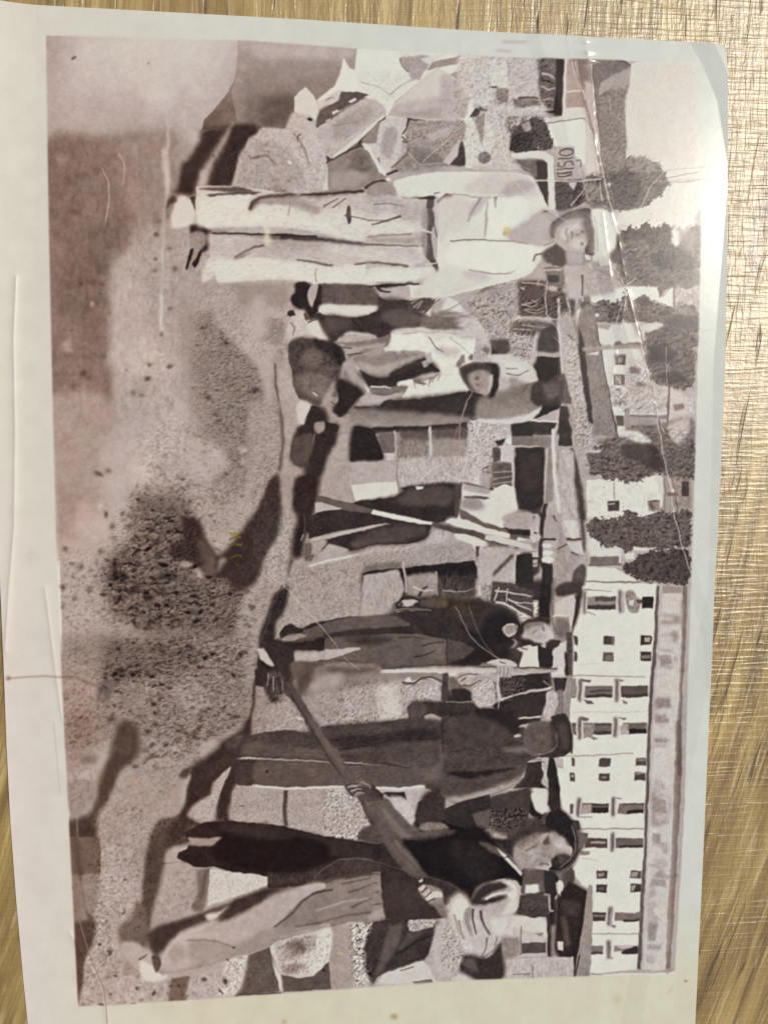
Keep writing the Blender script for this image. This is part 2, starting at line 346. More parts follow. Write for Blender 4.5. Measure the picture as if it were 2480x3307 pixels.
# every printed shape: P polygon, L stroke, E ellipse, T texture, F names a printed figure
DATA = """
@ 0 0 1
P 172 s b1 : 152 120 700 120 1170 160 1570 184 2060 202 2240 205 2258 760 2245 1300 2230 1900 2205 2600 2175 3130 1500 3165 700 3222 255 3247 228 2700 205 2100 185 1400 163 760
P 203 b50 gy176 : 240 90 790 90 770 200 700 320 640 450 560 470 350 455 150 470 150 300
P 160 b30 a60 : 150 120 240 120 200 300 280 420 150 480
P 200 b20 a60 : 380 120 700 100 620 260 480 330 
E 205 b14 a60 : 520 320 40 30
E 212 b12 a70 : 635 295 16 16
P 172 b22 a60 t6 : 160 330 420 320 560 400 520 450 160 455
E 185 b14 a50 : 245 380 30 40
P 128 b12 t10 : 150 462 400 448 560 432 545 560 500 640 470 760 390 850 365 1000 350 1150 350 1300 150 1300
P 145 b22 t8 : 380 445 560 432 600 520 560 740 440 790 400 600
P 118 b16 t10 a80 : 152 470 270 462 260 640 220 760 160 800
P 112 b16 t8 a70 : 230 760 430 690 420 760 340 840 345 960 290 1060 210 1000
E 165 b7 a50 : 200 520 14 16
E 98 b5 t22 : 248 690 12 8
E 95 b4 t12 : 515 718 9 6
E 120 b5 : 230 640 6 8
E 85 b5 t14 : 265 918 10 9
E 92 b4 t12 : 302 914 14 7
E 100 b4 t12 : 334 915 9 7
E 100 b12 t6 : 330 865 20 20
E 105 b4 : 232 880 6 6
E 95 b7 t10 : 284 995 10 12
E 175 b3 : 300 985 7 7
P 165 b5 : 203 1105 230 1100 238 1140 215 1142
P 100 b7 a70 : 150 1148 260 1150 350 1140 350 1156 240 1160 160 1156
P 122 b16 a80 : 270 1020 365 1010 370 1140 330 1150 280 1110
E 88 b4 t14 : 275 1205 10 11
E 92 b4 t12 : 291 1222 9 7
E 92 b7 : 242 1255 14 18
E 88 b4 t10 : 290 1275 10 7
E 100 b4 t12 : 198 1242 7 6
E 100 b5 t8 : 190 1310 7 10
P 118 b10 a70 : 330 1180 362 1200 360 1400 340 1400 
P 178 b14 t4 : 370 840 440 830 480 1000 560 1120 520 1200 370 1190 360 1100 362 960
P 184 b12 t6 : 370 1110 480 1090 560 1150 600 1200 500 1210 380 1190
P 168 b20 : 440 740 620 760 620 1000 600 1200 520 1120 470 980 430 860
P 160 b14 t8 : 150 1290 340 1270 360 1500 330 1790 200 1800 170 1500
P 178 b14 : 330 1420 480 1380 560 1300 640 1380 620 1560 560 1640 420 1680 350 1640
P 188 b8 a80 t5 : 415 1490 500 1480 510 1550 440 1575 415 1540
P 170 b12 : 500 1500 660 1440 680 1560 640 1620 520 1600
P 152 b12 : 190 1570 270 1570 280 1690 200 1700
P 158 b12 t10 : 190 1690 270 1690 270 1760 195 1760
P 178 b10 : 255 1620 320 1640 390 1700 380 1800 290 1800 250 1740
P 176 b8 : 200 1740 340 1750 380 1800 300 1830 200 1820
T 5 q14x2 b30 : 150 440 620 440 620 1400 150 1400
T 7 q8 b30 : 420 740 680 740 680 1500 420 1500
L 190 w6-7 b3 a80 : 540 330 546 450 540 560 543 620 530 720 528 860 525 950
L 200 w9-9 b3 : 524 950 522 1040 527 1090
L 188 w8 b3 a70 : 545 430 544 500 
E 190 b5 : 533 500 9 20
P 188 b5 : 524 520 548 520 550 620 540 640 530 560
L 175 w3 b1 : 335 545 352 590 356 650 345 720
L 178 w3 b1 a80 : 388 500 404 530 406 560 396 605
P 150 b22 : 610 960 870 950 900 1360 880 1600 800 1720 640 1560 640 1400 600 1200
P 140 b18 : 660 1000 870 1010 890 1300 840 1500 760 1560 700 1400 640 1250
P 165 b16 : 600 900 700 900 760 960 700 1010 620 1020
E 188 b10 a70 t3 : 838 980 34 30
T 16 q6x.7 h b16 : 640 980 880 980 900 1360 880 1640 760 1740 640 1500 620 1200
T 20 q9x.6 h b18 : 700 1100 880 1080 890 1340 760 1460 660 1300
T 13 q8x.6 b14 : 470 1390 640 1380 800 1640 640 1680 480 1640
E 188 b5 : 787 1453 16 9
E 180 b4 : 790 1490 12 10
P 175 b9 : 620 1410 700 1440 740 1500 660 1560 600 1520
E 92 b3 : 479 1223 12 7 
E 88 b3 : 552 1185 11 5 -20
E 105 b3 : 525 1082 5 9 
E 105 b4 : 434 1270 6 10 
E 110 b3 : 460 1278 7 5
E 80 b3 : 675 1285 8 8
E 85 b3 : 825 1260 14 9 -20
E 95 b3 t6 : 552 998 8 5 
E 90 b4 t12 : 566 871 8 8
E 95 b3 t8 : 503 878 6 5
E 95 b3 t6 : 508 759 8 6
E 98 b3 t6 : 552 805 9 4
E 105 b3 : 505 840 7 5
E 95 b3 : 485 1178 7 5
E 95 b3 : 322 1530 17 6 20
E 110 b5 t8 : 352 1520 9 8
E 190 b4 : 326 1634 8 12
E 95 b3 : 346 1660 7 10
E 95 b4 : 366 1700 7 12 20
E 92 b4 : 370 1738 9 5 30
E 100 b4 : 400 1660 6 12
E 92 b4 : 420 1700 9 7
P 95 b5 : 440 1718 470 1712 475 1745 452 1752 440 1735 452 1728
E 95 b4 : 482 1573 8 6
E 90 b3 t4 : 457 1622 9 9
E 95 b4 : 458 1675 12 7
E 100 b5 : 215 1772 9 8
E 100 b4 : 330 1780 8 8
P 118 b20 : 440 1600 600 1600 640 1700 720 1860 860 1950 900 2100 800 2180 640 2160 500 2060 360 1980 330 1830 430 1720
P 112 b18 : 500 1820 700 1840 800 1960 780 2120 640 2140 500 2040 460 1920
T 34 q11x.7 h b14 : 440 1660 640 1660 720 1820 860 1940 860 2080 780 2160 560 2140 400 1980 340 1880 430 1740
T 22 q7x.6 h b14 : 440 1560 640 1600 860 1900 840 2160 560 2200 300 2040 300 1880
T 14 q9 h b16 : 200 1780 420 1800 520 2060 260 2100 200 1960
P 178 b6 : 625 1855 640 1815 660 1860 640 1880
E 180 b4 : 606 1820 18 9 -10
E 70 b4 : 520 1915 14 9 -30
E 72 b4 : 445 1890 16 10 40
E 62 b5 : 390 1858 22 11 10
E 66 b5 : 370 1830 13 9 30
E 70 b4 : 515 1790 12 8
E 70 b4 : 480 1930 20 8 40
E 66 b5 : 540 1860 30 10 0
E 85 b5 t10 : 289 1905 9 9
E 90 b5 t8 : 205 1895 9 9
E 90 b5 t6 : 245 1932 8 7
E 95 b4 t4 : 265 1830 9 9
P 165 b10 : 640 1640 720 1650 800 1560 860 1480 870 1600 800 1680 740 1740 690 1800 660 1740
T 14 q5x.5 b8 : 640 1580 860 1420 870 1620 800 1700 690 1800
P 160 b8 : 800 1900 870 1880 900 2000 880 2180 820 2160 760 2040
T 20 q7x.7 h b8 : 780 1900 880 1880 900 2100 840 2180 740 2040
G 900 9 46 : 440 1720 560 1640 680 1700 760 1860 870 1950 880 2100 780 2180 560 2160 420 2000 340 1900 360 1820
G 420 7 40 : 440 1560 560 1520 700 1600 700 1700 480 1760 400 1680
G 500 6 34 : 660 980 870 980 900 1300 860 1500 760 1640 640 1500 620 1200
G 260 6 30 : 470 1380 640 1360 760 1600 640 1680 480 1560
G 260 8 36 : 200 1820 400 1800 520 2040 460 2120 210 2100
P 62 t3 b5 n4 : 592 1690 600 1670 640 1678 655 1700 662 1730 690 1775 705 1795 735 1770 790 1700 830 1640 870 1560 900 1470 905 1500 890 1600 870 1720 860 1800 830 1880 800 1900 770 1905 745 1890 730 1868 700 1860 670 1850 630 1820 560 1800 545 1785 560 1755 590 1740
P 84 b6 : 640 1740 665 1750 700 1800 690 1840 650 1800
P 100 b5 : 655 1830 690 1800 700 1850 670 1860
P 150 b4 : 708 1812 722 1800 735 1806 715 1830 704 1850
E 170 b3 : 612 1820 12 6
T 14 q6 h b5 : 560 1700 640 1690 640 1860 560 1820
L 135 w3-3 b1 t24 a70 : 765 1759 785 1757
P 142 b20 : 210 2060 800 2060 850 2200 830 2330 720 2380 640 2460 560 2540 440 2480 360 2380 210 2400
P 152 b16 t6 : 205 2140 330 2160 340 2300 320 2420 210 2500
P 138 b14 t10 : 215 2300 330 2310 330 2400 215 2410
T 16 q9x.9 h b22 : 200 2060 340 2060 360 2420 200 2440
P 108 b14 a80 : 340 2080 620 2070 660 2130 500 2180 350 2200
T 30 q10x.5 h b14 : 340 2070 800 2060 820 2160 480 2240 350 2220
T 22 q7x.6 h b18 : 330 2180 820 2080 840 2300 640 2440 450 2560 340 2380
P 168 b12 a70 : 560 2220 640 2210 700 2280 600 2290
P 160 b12 : 450 2380 620 2420 700 2400 660 2470 580 2560 440 2560
T 12 q7 b10 : 450 2380 720 2360 600 2560 440 2560
P 180 b6 : 300 2220 316 2210 318 2250 306 2258
P 92 b6 t-9 a80 : 316 2215 345 2190 364 2205 362 2240 340 2265 318 2258
P 140 b4 t-10 : 325 2235 335 2230 340 2250 330 2258
L 110 w5-3 b2 t12 : 150 2178 200 2184 250 2188 300 2208 318 2212
P 78 b4 t8 : 345 2318 372 2310 372 2326 350 2332
E 78 b4 t6 : 478 2362 14 9
L 92 w9-4 b3 : 462 2424 482 2412 502 2400
L 92 w11-5 b3 : 476 2448 500 2444 512 2436
L 96 w7 b3 : 430 2478 450 2472
L 96 w7 b3 : 462 2462 478 2454
P 108 b3 t18 : 410 2520 450 2506 455 2512 445 2540 432 2532
E 95 b4 : 370 2480 9 5
E 90 b4 t12 : 500 2510 8 6
E 95 b4 : 520 2592 5 4
E 185 b4 : 600 2502 18 6 -8
G 900 8 42 : 340 2080 620 2050 800 2080 830 2300 700 2380 560 2460 400 2420 330 2240
G 420 7 36 : 420 2400 700 2340 640 2480 480 2640 380 2620
G 160 8 30 : 210 2100 330 2120 340 2400 220 2420
P 80 t6 b8 n2 : 390 2330 420 2326 445 2350 455 2390 456 2420 440 2450 410 2475 385 2500 375 2540 358 2590 345 2650 330 2720 215 2720 214 2660 250 2640 290 2625 312 2580 322 2510 350 2450 365 2390
P 74 b12 t6 : 222 2660 330 2640 320 2740 220 2740
L 150 w5 b2 a60 : 220 2380 238 2470 250 2600 253 2720
P 150 b5 : 216 2520 300 2520 310 2580 270 2620 240 2640 218 2600
T 10 q8 b6 : 216 2420 320 2420 300 2620 220 2640
E 165 b10 : 300 2430 24 14
E 120 b8 : 290 2450 30 12
@ 200 2700
P 168 b16 : 290 -200 700 -200 650 0 640 300 610 500 660 660 460 680 450 800 240 840 250 450 300 200
P 176 b14 : 300 300 480 300 560 480 400 600 300 480
P 158 b14 t4 : 520 0 670 0 650 250 560 300
T 9 q7 b14 : 290 -100 650 -100 600 600 440 800 240 820 280 300
P 105 b4 s t8 : 40 0 300 0 300 180 290 290 60 290
P 84 b8 t8 : 100 0 120 0 160 240 190 500 240 600 250 700 220 860 180 920 165 1150 130 1270 110 1000 90 650 200 640 180 540 140 400 120 290
P 130 b10 t8 : 60 290 140 290 170 520 180 660 80 660
P 142 b8 t4 : 160 290 280 290 270 480 250 600 200 560
P 85 b7 t10 : 90 660 250 640 240 760 200 880 160 980 160 1160 130 1260 108 1020
E 88 b5 t14 : 80 388 16 16
P 176 b16 t3 : 240 840 460 800 480 1000 620 1080 800 1080 820 1230 600 1260 360 1270 140 1280 180 1080 190 920
P 168 b12 : 250 860 440 860 480 1030 340 1060 270 1000
T 14 q8 b10 : 190 860 480 800 640 1100 800 1100 800 1240 150 1280
T 18 q7 b6 : 240 420 360 560 360 800 240 840
E 100 b4 : 410 1050 18 8 10
E 92 b5 t14 : 575 1145 13 15
E 90 b5 t18 : 696 1180 20 12 -50
E 88 b4 t22 : 374 1184 12 9
E 88 b4 t22 : 290 812 14 11
E 92 b3 t14 : 540 1256 22 5
E 96 b4 t10 : 305 1258 20 6
E 95 b4 : 480 324 12 8
E 85 b6 : 365 870 14 22 30
E 95 b4 : 470 570 22 7 -45
P 150 b5 s t10 : 800 1080 960 1050 940 1230 800 1240
P 112 b5 s t10 : 828 1065 972 1045 935 1228 806 1236
P 176 b8 : 980 1060 1200 980 1260 900 1400 900 1390 1000 1340 1180 960 1220
T 13 q6 b6 : 980 1060 1400 900 1340 1180 960 1220
E 98 b5 : 1240 1085 13 17
L 95 w14-6 b3 : 1190 1160 1225 1190
E 105 b4 t10 : 1080 1075 14 12
P 98 b3 n4 : 1390 980 1410 900 1470 870 1570 830 1590 950 1610 1010 1650 1090 1660 1170 1400 1190 1310 1195 1350 1130
L 50 w6 b2 s : 1310 1194 1660 1174
P 84 b8 t4 : 680 0 900 0 860 60 790 110 760 220 740 330 700 440 670 560 655 690 600 690 605 480 640 260 650 100
P 165 b6 : 790 120 880 110 880 190 780 200
L 70 w8-5 b3 : 740 210 860 195 960 200
P 165 b12 t2 : 740 360 780 200 1000 210 1030 260 1020 420 900 600 680 690 670 560
T 10 q7 b8 : 740 300 1000 220 1000 560 680 660
P 120 b8 : 1030 250 1140 240 1100 480 1060 560 980 540 1030 420
L 88 w18 b6 a80 : 1100 240 1080 330 1050 470
P 178 b5 n7 : 1150 230 1550 290 1540 390 1290 490 1100 540 1110 420
E 195 b5 : 1530 330 18 36
P 92 b16 t6 : 440 700 490 650 600 640 660 700 640 860 600 900 520 800 450 800
P 158 b12 t5 : 470 800 560 790 640 860 740 900 720 1010 600 960 560 1040 480 1020
P 205 b8 : 600 960 640 910 700 940 740 980 800 1060 700 1090 610 1060
P 112 b10 t4 : 660 900 720 880 760 930 730 1010 700 960
E 80 b4 : 605 925 30 9 -50
@ 150 2060
P 158 b8 : 800 1000 1030 970 1100 1020 1040 1120 1000 1300 880 1340 840 1420 800 1500 780 1542 430 1542 460 1300 520 1120 600 1000
P 162 b12 t4 : 460 1250 800 1150 880 1300 780 1542 430 1542
T 9 q7 b10 : 460 1100 900 1000 1000 1200 780 1542 430 1542
P 150 b6 t12 : 920 1120 980 1080 960 1300 900 1330
@ 0 0 1
G 200 6 36 : 330 2720 460 2720 440 2960 330 3060 310 2900
G 220 6 40 : 290 3040 460 3060 640 3160 640 3225 270 3240
G 60 5 34 : 560 2820 640 2800 640 2920 520 2980
G 40 5 30 : 240 760 360 760 350 1250 200 1300
G 80 5 24 : 380 760 600 760 600 1200 400 1300
G 140 5 30 : 520 2500 640 2480 560 2640 460 2720 400 2640
@ 150 120
P 178 b4 gy98 t9 s : 1455 35 1659 65 1759 68 2349 95 2330 270 2244 280 2150 520 1800 690 1590 690 1180 700 1200 630 1380 420 1440 270
P 150 b20 a60 t3 : 1500 160 1700 160 1680 330 1480 420 1400 430 1450 260
P 112 b26 a80 : 1640 330 2100 330 2050 480 1820 700 1590 690 1250 640 1400 500
L 185 w26-14 b10 a60 : 1550 160 1570 240 1575 330
P 90 b14 a80 t5 : 1660 560 1860 560 1860 700 1660 690
P 62 t5 b5 : 1180 705 1360 682 1600 672 1660 660 1760 690 1860 640 1860 710 1600 760 1510 790 1450 1040 1390 1135 1130 1150 1120 1200 960 1180 1000 1140 1030 960 1080 930 1160 790
L 165 w26-70 b5 : 1428 655 1370 740 1230 980 1165 1150
E 110 b5 : 1264 905 14 14
P 158 b4 n8 : 1659 690 1620 760 1510 790 1440 1060 1400 1130 1500 1145 1659 1180 1760 1190 1760 700
@ 860 120
F printed_rocks | heap of pale broken rocks and slabs printed above the man in the white suit
P 172 b3 n6 m : 0 670 60 660 110 700 190 690 210 560 220 450 290 390 340 410 370 480 380 700 440 900 470 1160 0 1200
P 212 b4 n4 uprinted_stone : 220 455 240 420 290 388 330 400 360 450 385 500 400 560 380 640 310 650 300 560 210 560
P 215 b5 n3 m : 370 470 490 400 540 330 570 200 590 170 640 265 665 275 690 95 1659 150 1659 1000 900 700 800 560 700 420 540 405
P 225 b10 n3 : 590 200 680 110 980 120 1010 240 960 350 860 430 760 420 600 400 540 370
P 210 b6 n7 : 990 120 1230 130 1240 200 1150 280 1100 330 1050 300 1000 200
L 150 w12-4 b4 : 1000 170 1030 230 1060 260
P 140 b5 t6 n5 : 1200 250 1240 185 1300 200 1400 150 1659 150 1659 250 1560 230 1480 215 1450 240 1300 235 1240 240
P 100 b4 t6 : 1230 185 1300 205 1430 150 1470 155 1480 200 1400 225 1290 230 1220 245
P 178 b5 n3 t3 uprinted_stone : 920 540 1000 430 1150 310 1280 225 1360 260 1460 330 1500 420 1520 560 1460 600 1300 640 1080 620 910 600
P 192 b12 n3 t3 a80 : 1000 450 1180 310 1280 240 1360 300 1450 440 1300 480 1100 520
P 168 b6 t8 n3 : 1370 270 1500 225 1560 240 1540 420 1500 460 1440 340
P 150 b8 n8 uprinted_stone : 1080 620 1450 600 1500 660 1480 800 1400 900 1300 1000 1100 1020 980 1000 960 960 1060 860 1090 740
P 158 b6 n9 : 1060 640 1180 660 1280 700 1240 800 1080 840
P 175 b8 n6 t4 : 1120 700 1300 700 1440 740 1330 780 1200 780
L 190 w6-6 b3 : 1220 900 1300 840 1460 680
L 190 w5-5 b3 : 1150 960 1260 880 1420 800
L 185 w9-5 b3 : 1100 940 1170 960 1260 960
L 70 w8-5 b2 : 1165 738 1180 750
P 96 b5 n8 : 1070 900 1110 930 1090 990 1050 980
P 198 b5 n5 uprinted_stone : 1490 620 1560 500 1600 540 1659 560 1659 980 1500 960 1500 800 1480 720
P 212 b6 n4 : 1530 460 1600 200 1659 170 1659 540 1580 520
P 105 b4 : 1545 620 1590 535 1630 550 1600 640 1570 640
P 150 b5 n6 : 1570 640 1659 560 1659 700 1600 700
P 84 b4 n4 : 1400 880 1480 795 1500 960 1480 970 1400 970
L 205 w22 b6 : 1440 770 1390 860 1310 950
P 110 b4 : 1310 960 1350 935 1370 970 1320 980
P 100 b4 n8 : 375 640 420 540 550 480 560 420 680 415 775 440 720 480 600 540 540 590 480 640 380 700
P 195 b4 n6 : 380 480 540 410 560 440 530 500 440 530 400 560
L 110 w9-4 b3 : 450 480 490 470 520 450
P 198 b3 : 625 470 675 445 670 470 640 485
P 198 b3 : 530 550 570 525 580 545 545 575
P 188 b4 : 440 640 490 620 480 640 450 650
P 178 b3 n6 uprinted_stone : 380 700 480 640 560 580 640 530 760 470 850 510 880 560 850 640 720 760 680 800 560 890 510 925 470 915 430 860
P 188 b10 n4 a70 : 500 680 760 500 840 540 700 740 560 850
L 140 w5 b3 : 520 660 640 655 700 650
L 205 w16-10 b4 : 470 910 520 920 600 860 680 800 760 720 840 640
L 198 w50-30 b8 a80 : 780 440 850 480 890 560
P 80 b4 : 430 940 520 925 630 850 700 790 860 640 915 605 870 660 760 780 720 830 780 920 790 970 740 890 700 850 640 860 520 950 450 975
P 142 b4 n6 : 720 800 860 680 870 740 830 830 780 860
P 212 b8 n4 : 870 620 1060 630 1060 690 1030 760 1020 800 860 720
P 185 b4 n7 uprinted_stone : 875 625 1060 630 1050 700 1020 770 1010 900 950 980 880 1055 830 1000 780 920 720 830 740 810 800 830 860 760 870 700
P 200 b6 : 730 815 790 840 830 960 880 1040 860 1050 790 960 740 860
P 90 b4 t6 : 845 900 870 880 865 930 840 950
E 160 b6 : 840 820 24 30
L 95 w22-10 b4 : 1070 640 1060 690 1030 740
L 80 w10-4 b3 : 1060 630 1130 630 1200 645
L 100 w12-6 b4 : 1030 790 1090 820 1060 860
L 80 w18-10 b4 : 900 1045 990 1010 1030 950 1080 910
L 100 w8-6 b4 : 940 990 1010 940 1060 890
P 135 b4 n5 uprinted_stone : 440 975 520 950 640 865 700 855 790 980 860 1050 760 1110 720 1170 480 1170
P 118 b5 n8 : 640 870 700 860 780 970 700 980 600 960 640 900
P 150 b8 n5 a70 : 480 1040 700 1030 800 1040 740 1110 600 1150 480 1150
P 160 b4 n10 uprinted_stone : 200 700 380 690 430 900 460 1100 380 1180 240 1190 200 1100 170 900 150 800
P 205 b4 : 420 1080 460 1070 470 1160 420 1160
E 85 b3 : 325 630 16 12
L 85 w9-5 b3 : 260 740 235 770 232 800
P 140 b10 n8 a80 : 0 860 200 820 160 1000 150 1180 0 1190
T 13 q6 b10 : 0 720 380 700 460 1160 0 1190
P 215 b3 : 155 950 185 925 200 965 160 980
P 232 b3 : 875 1070 930 1070 935 1090 900 1092
@ 1570 120
P 190 s b2 n8 : -100 150 590 170 600 600 180 620 170 900 250 1000 -100 1000
P 208 b5 n5 : 40 180 150 210 170 220 140 400 60 380 40 340
P 185 b4 n6 : 160 200 390 180 400 460 230 470 240 380 150 330
L 120 w8 b3 : 130 200 190 205
L 90 w10 b3 : 20 382 90 382
P 130 b5 n10 : 80 390 150 400 160 470 110 480
P 190 b4 n8 : -60 400 60 390 130 560 160 900 180 980 -60 980
P 205 b6 n5 : -50 620 40 660 60 800 20 880 -50 860
P 110 b5 : -60 500 -20 480 0 560 -60 560
L 95 w14 b3 : 240 468 385 462
L 170 w10 b4 : 390 330 395 470
P 118 b4 n12 : 370 185 520 180 520 500 400 480 400 330 370 270
P 196 b4 : 395 280 480 300 510 340 420 330
P 192 b4 : 400 395 500 390 500 415 405 415
E 185 b4 : 450 505 40 14
T 24 q8 b5 : 380 190 520 190 520 560 400 560
P 62 b3 t3 : 520 190 585 185 585 340 570 620 440 580 500 540 510 330
L 205 w26-22 b3 : 594 180 580 600 570 640
P 178 b4 n6 t12 : 600 195 660 195 720 545 600 545
P 160 b5 n6 t14 : 600 440 720 440 720 545 600 545
P 130 b5 t12 : 620 180 740 190 770 330 720 420 640 230
L 205 w14 b3 : 600 420 730 425
L 200 w8 b3 : 600 360 700 345
P 195 b4 : 600 205 640 240 690 400 640 400 600 390
P 150 b5 n10 t8 : 610 230 680 250 690 410 620 400
P 216 b4 : 590 545 740 545 745 610 440 635 440 615 575 600
L 130 w8 b3 : 440 655 560 660 720 625
F printed_signboard | pale hoarding with dark hand lettering printed behind the shoulder of the man in white
P 218 b3 n2 m : 450 660 740 630 735 1020 690 1000 680 880 600 850 520 830 500 800 460 700
P 178 b4 t10 n3 : 745 560 790 620 870 1030 735 1045 740 900
P 185 b8 t14 : 720 430 770 560 790 800 860 1000 820 1010 750 700
F printed_tower | rough dark round tower with pointed top printed against the pale sky
P 120 b5 n8 m : 780 190 1000 185 1080 225 1060 310 1070 420 1030 470 1030 600 1050 700 1040 850 1030 1040 870 1050 830 800 800 480
P 102 b5 n5 : 800 240 1000 190 1070 230 900 320 860 380 810 400
P 160 b5 n8 : 860 390 910 310 1060 250 1050 360 1060 420 1020 450 940 400 820 440
L 80 w22-14 b4 : 980 190 1030 205 1075 232
P 128 b6 n7 : 820 470 1020 470 1030 900 1030 1040 880 1040 840 800
T 16 q6 b8 : 810 470 1030 470 1040 1040 880 1050
T 10 q8x2 b8 : 810 200 1050 400 1040 1040 880 1050
F printed_sky | pale pinkish printed sky in the upper right of the picture
P 207 b5 n1.5 m : 1080 225 1120 195 1640 195 1660 1150 1560 1370 1530 1520 1430 1420 1350 1430 1260 1350 1110 1280 1000 1140 1050 950 1040 700 1030 480 1060 420 1070 310
P 202 b14 t7 a70 : 1130 300 1600 260 1630 900 1400 960 1060 860 1060 500
P 210 b10 t4 : 1000 1310 1240 1270 1400 1200 1500 1300 1580 1480 1490 1500 1400 1420 1320 1440 1200 1560 1060 1500 980 1420
P 212 b8 a70 : 1040 680 1160 680 1180 850 1060 850
L 180 w4-3 b2 : 1040 855 1240 855
@ 1570 120
F printed_bush | small dark bush printed left of the gate frame
P 62 b5 m r9 : 190 760 240 740 330 700 420 660 440 720 500 800 490 850 440 860 380 880 280 860 190 870 175 800
P 150 b5 n16 : 160 590 400 600 440 650 420 700 320 700 220 760 150 700
T 30 q7 b5 : 170 600 440 620 500 860 180 860
P 190 b5 : 230 610 250 600 250 660 220 680
P 190 b5 : 310 600 330 600 330 660 300 660
P 185 b6 : 260 690 290 690 280 770 250 760
P 170 b5 : 370 800 440 820 420 850 380 850
L 205 w6 b3 : 170 555 580 555
L 200 w8 b3 : 180 590 450 590 570 640
F printed_gate | pale rectangular gate frame printed behind the white-suited man's shoulder
P 205 b3 n3 s m : 180 885 400 860 480 900 520 950 520 1320 475 1320 465 960 430 925 200 920
P 120 b4 n12 : 200 930 440 935 465 980 460 1180 420 1140 370 1090 330 1080 330 960
P 62 b4 t5 : 370 940 460 950 468 1260 430 1180 370 1090 370 990
L 205 w10 b2 : 360 1085 480 1085 700 1090
L 150 w8 b3 : 180 940 320 990 350 1030
P 80 b4 n5 : 520 950 600 880 650 930 700 1000 720 1080 740 1240 600 1310 520 1310
T 18 q7 b4 : 520 900 720 960 720 1280 520 1300
P 168 b4 n8 t3 : 510 870 660 850 700 1080 520 1080
L 78 w12 b2 t4 : 540 860 600 856 650 860
L 78 w10 b2 t4 : 535 886 590 884 640 890
L 200 w9 b2 : 560 872 640 876
P 78 b2 t4 : 525 905 585 900 590 940 530 950
L 205 w8 b2 : 530 925 582 920
P 84 b2 t4 : 595 905 645 915 640 965 595 955
L 190 w6 b2 : 600 935 640 940
L 78 w14 b2 t4 : 525 975 640 985
L 205 w9 b2 : 530 1000 620 1006
P 80 b2 t4 : 535 1020 610 1018 640 1050 600 1055 540 1050
E 198 b3 : 590 1032 20 8
L 195 w10 b2 : 650 990 640 1060 
L 190 w14 b3 : 650 980 690 950
P 185 b4 : 620 1100 700 1095 660 1160 640 1140
L 190 w9 b3 : 640 1320 700 1230 740 1160
L 185 w8 b3 : 650 1310 740 1280
L 160 w5 b2 : 680 950 710 1060 740 1200 760 1290
F printed_tree | feathery dark tree printed nearest the tower, against the sky
P 104 b6 n10 m r9 : 740 1060 820 1050 900 1060 1060 930 1180 910 1290 980 1340 1060 1370 1130 1280 1170 1240 1240 1110 1300 980 1310 900 1290 740 1260
P 135 b8 n10 : 740 1120 880 1120 900 1240 740 1240
T 18 h q12 b4 : 740 1040 1000 1030 1200 920 1370 1130 1200 1280 960 1310 740 1260
T 13 q5 b3 : 900 940 1200 920 1370 1130 1200 1280 960 1310
P 165 b6 n10 : 1060 930 1200 900 1250 960 1200 1000 1080 990
P 74 b5 : 940 1060 1010 1040 1060 1100 1010 1190 960 1200
P 92 b6 : 940 1180 1130 1200 1210 1260 1100 1300 960 1300
E 66 b6 : 1240 1010 60 30 30
L 90 w14 b4 : 740 1070 800 1060 860 1080
E 175 b4 : 960 1130 20 30
E 175 b3 : 1110 1240 18 9
P 120 b5 n9 : 760 1240 900 1290 960 1310 900 1340 780 1300
L 78 w20-6 b5 : 1280 1100 1350 1110 1375 1135
L 78 w12-4 b4 : 1230 960 1290 960 1300 940
L 78 w12-4 b4 : 1170 930 1190 905
L 80 w12-4 b4 : 1330 1060 1350 1020 
@ 1780 680 3.3857
F printed_tree | tall tree mass with two pointed tops printed right of the pale flat hat
P 128 b6 n8 m r9 : 700 420 740 340 830 330 900 300 1000 330 1050 320 1080 270 1070 240 1110 215 1150 240 1170 290 1200 220 1210 170 1245 155 1280 170 1250 260 1265 300 1240 340 1290 380 1340 410 1400 420 1430 330 1500 240 1510 200 1590 170 1605 170 1600 830 1300 850 1100 840 800 850 720 700 690 500
P 110 b10 n8 : 800 460 900 440 1000 400 1100 330 1150 290 1260 290 1260 350 1350 430 1460 480 1590 520 1590 620 1300 620 1100 600 960 600 860 560 760 560
P 150 b8 n10 : 730 310 860 330 980 330 1020 300 1080 340 1060 420 900 420 780 400
P 165 b6 : 780 220 900 230 880 270 760 300
P 140 b5 t4 : 750 210 830 250 900 240 860 280 780 270
P 92 b5 : 1190 260 1210 180 1240 160 1270 170 1240 240 1270 300 1250 340 1180 350 1150 290
P 96 b5 : 1070 250 1120 220 1150 250 1110 270
P 130 b10 n12 : 1400 420 1440 330 1590 200 1600 560 1440 560 1380 480
P 106 b8 : 1560 180 1600 170 1600 420 1560 300
P 150 b10 : 800 580 1050 560 1200 600 1150 680 900 680 780 640
P 118 b6 : 820 650 960 660 900 820 800 800
T 20 h q12x.7 b8 : 720 320 1100 220 1600 220 1600 840 1100 840 740 700
T 11 q5 b4 : 720 320 1100 220 1600 220 1600 840 1100 840 740 700
P 128 b8 n10 : 1000 700 1500 640 1590 700 1590 830 1350 830 1100 830
P 84 b8 : 1260 570 1400 560 1580 590 1590 620 1400 640 1260 620
P 98 b8 : 1010 730 1120 780 1140 830 1000 800
F printed_house | low bright house strip printed between two rows of trees
P 214 b4 m : 410 880 440 840 740 835 1150 845 1150 880 1200 960 1310 850 1310 1060 1240 1040 1120 990 900 1000 700 1010 520 1010 410 980
P 175 b6 n12 : 1330 880 1600 840 1600 1040 1330 1060
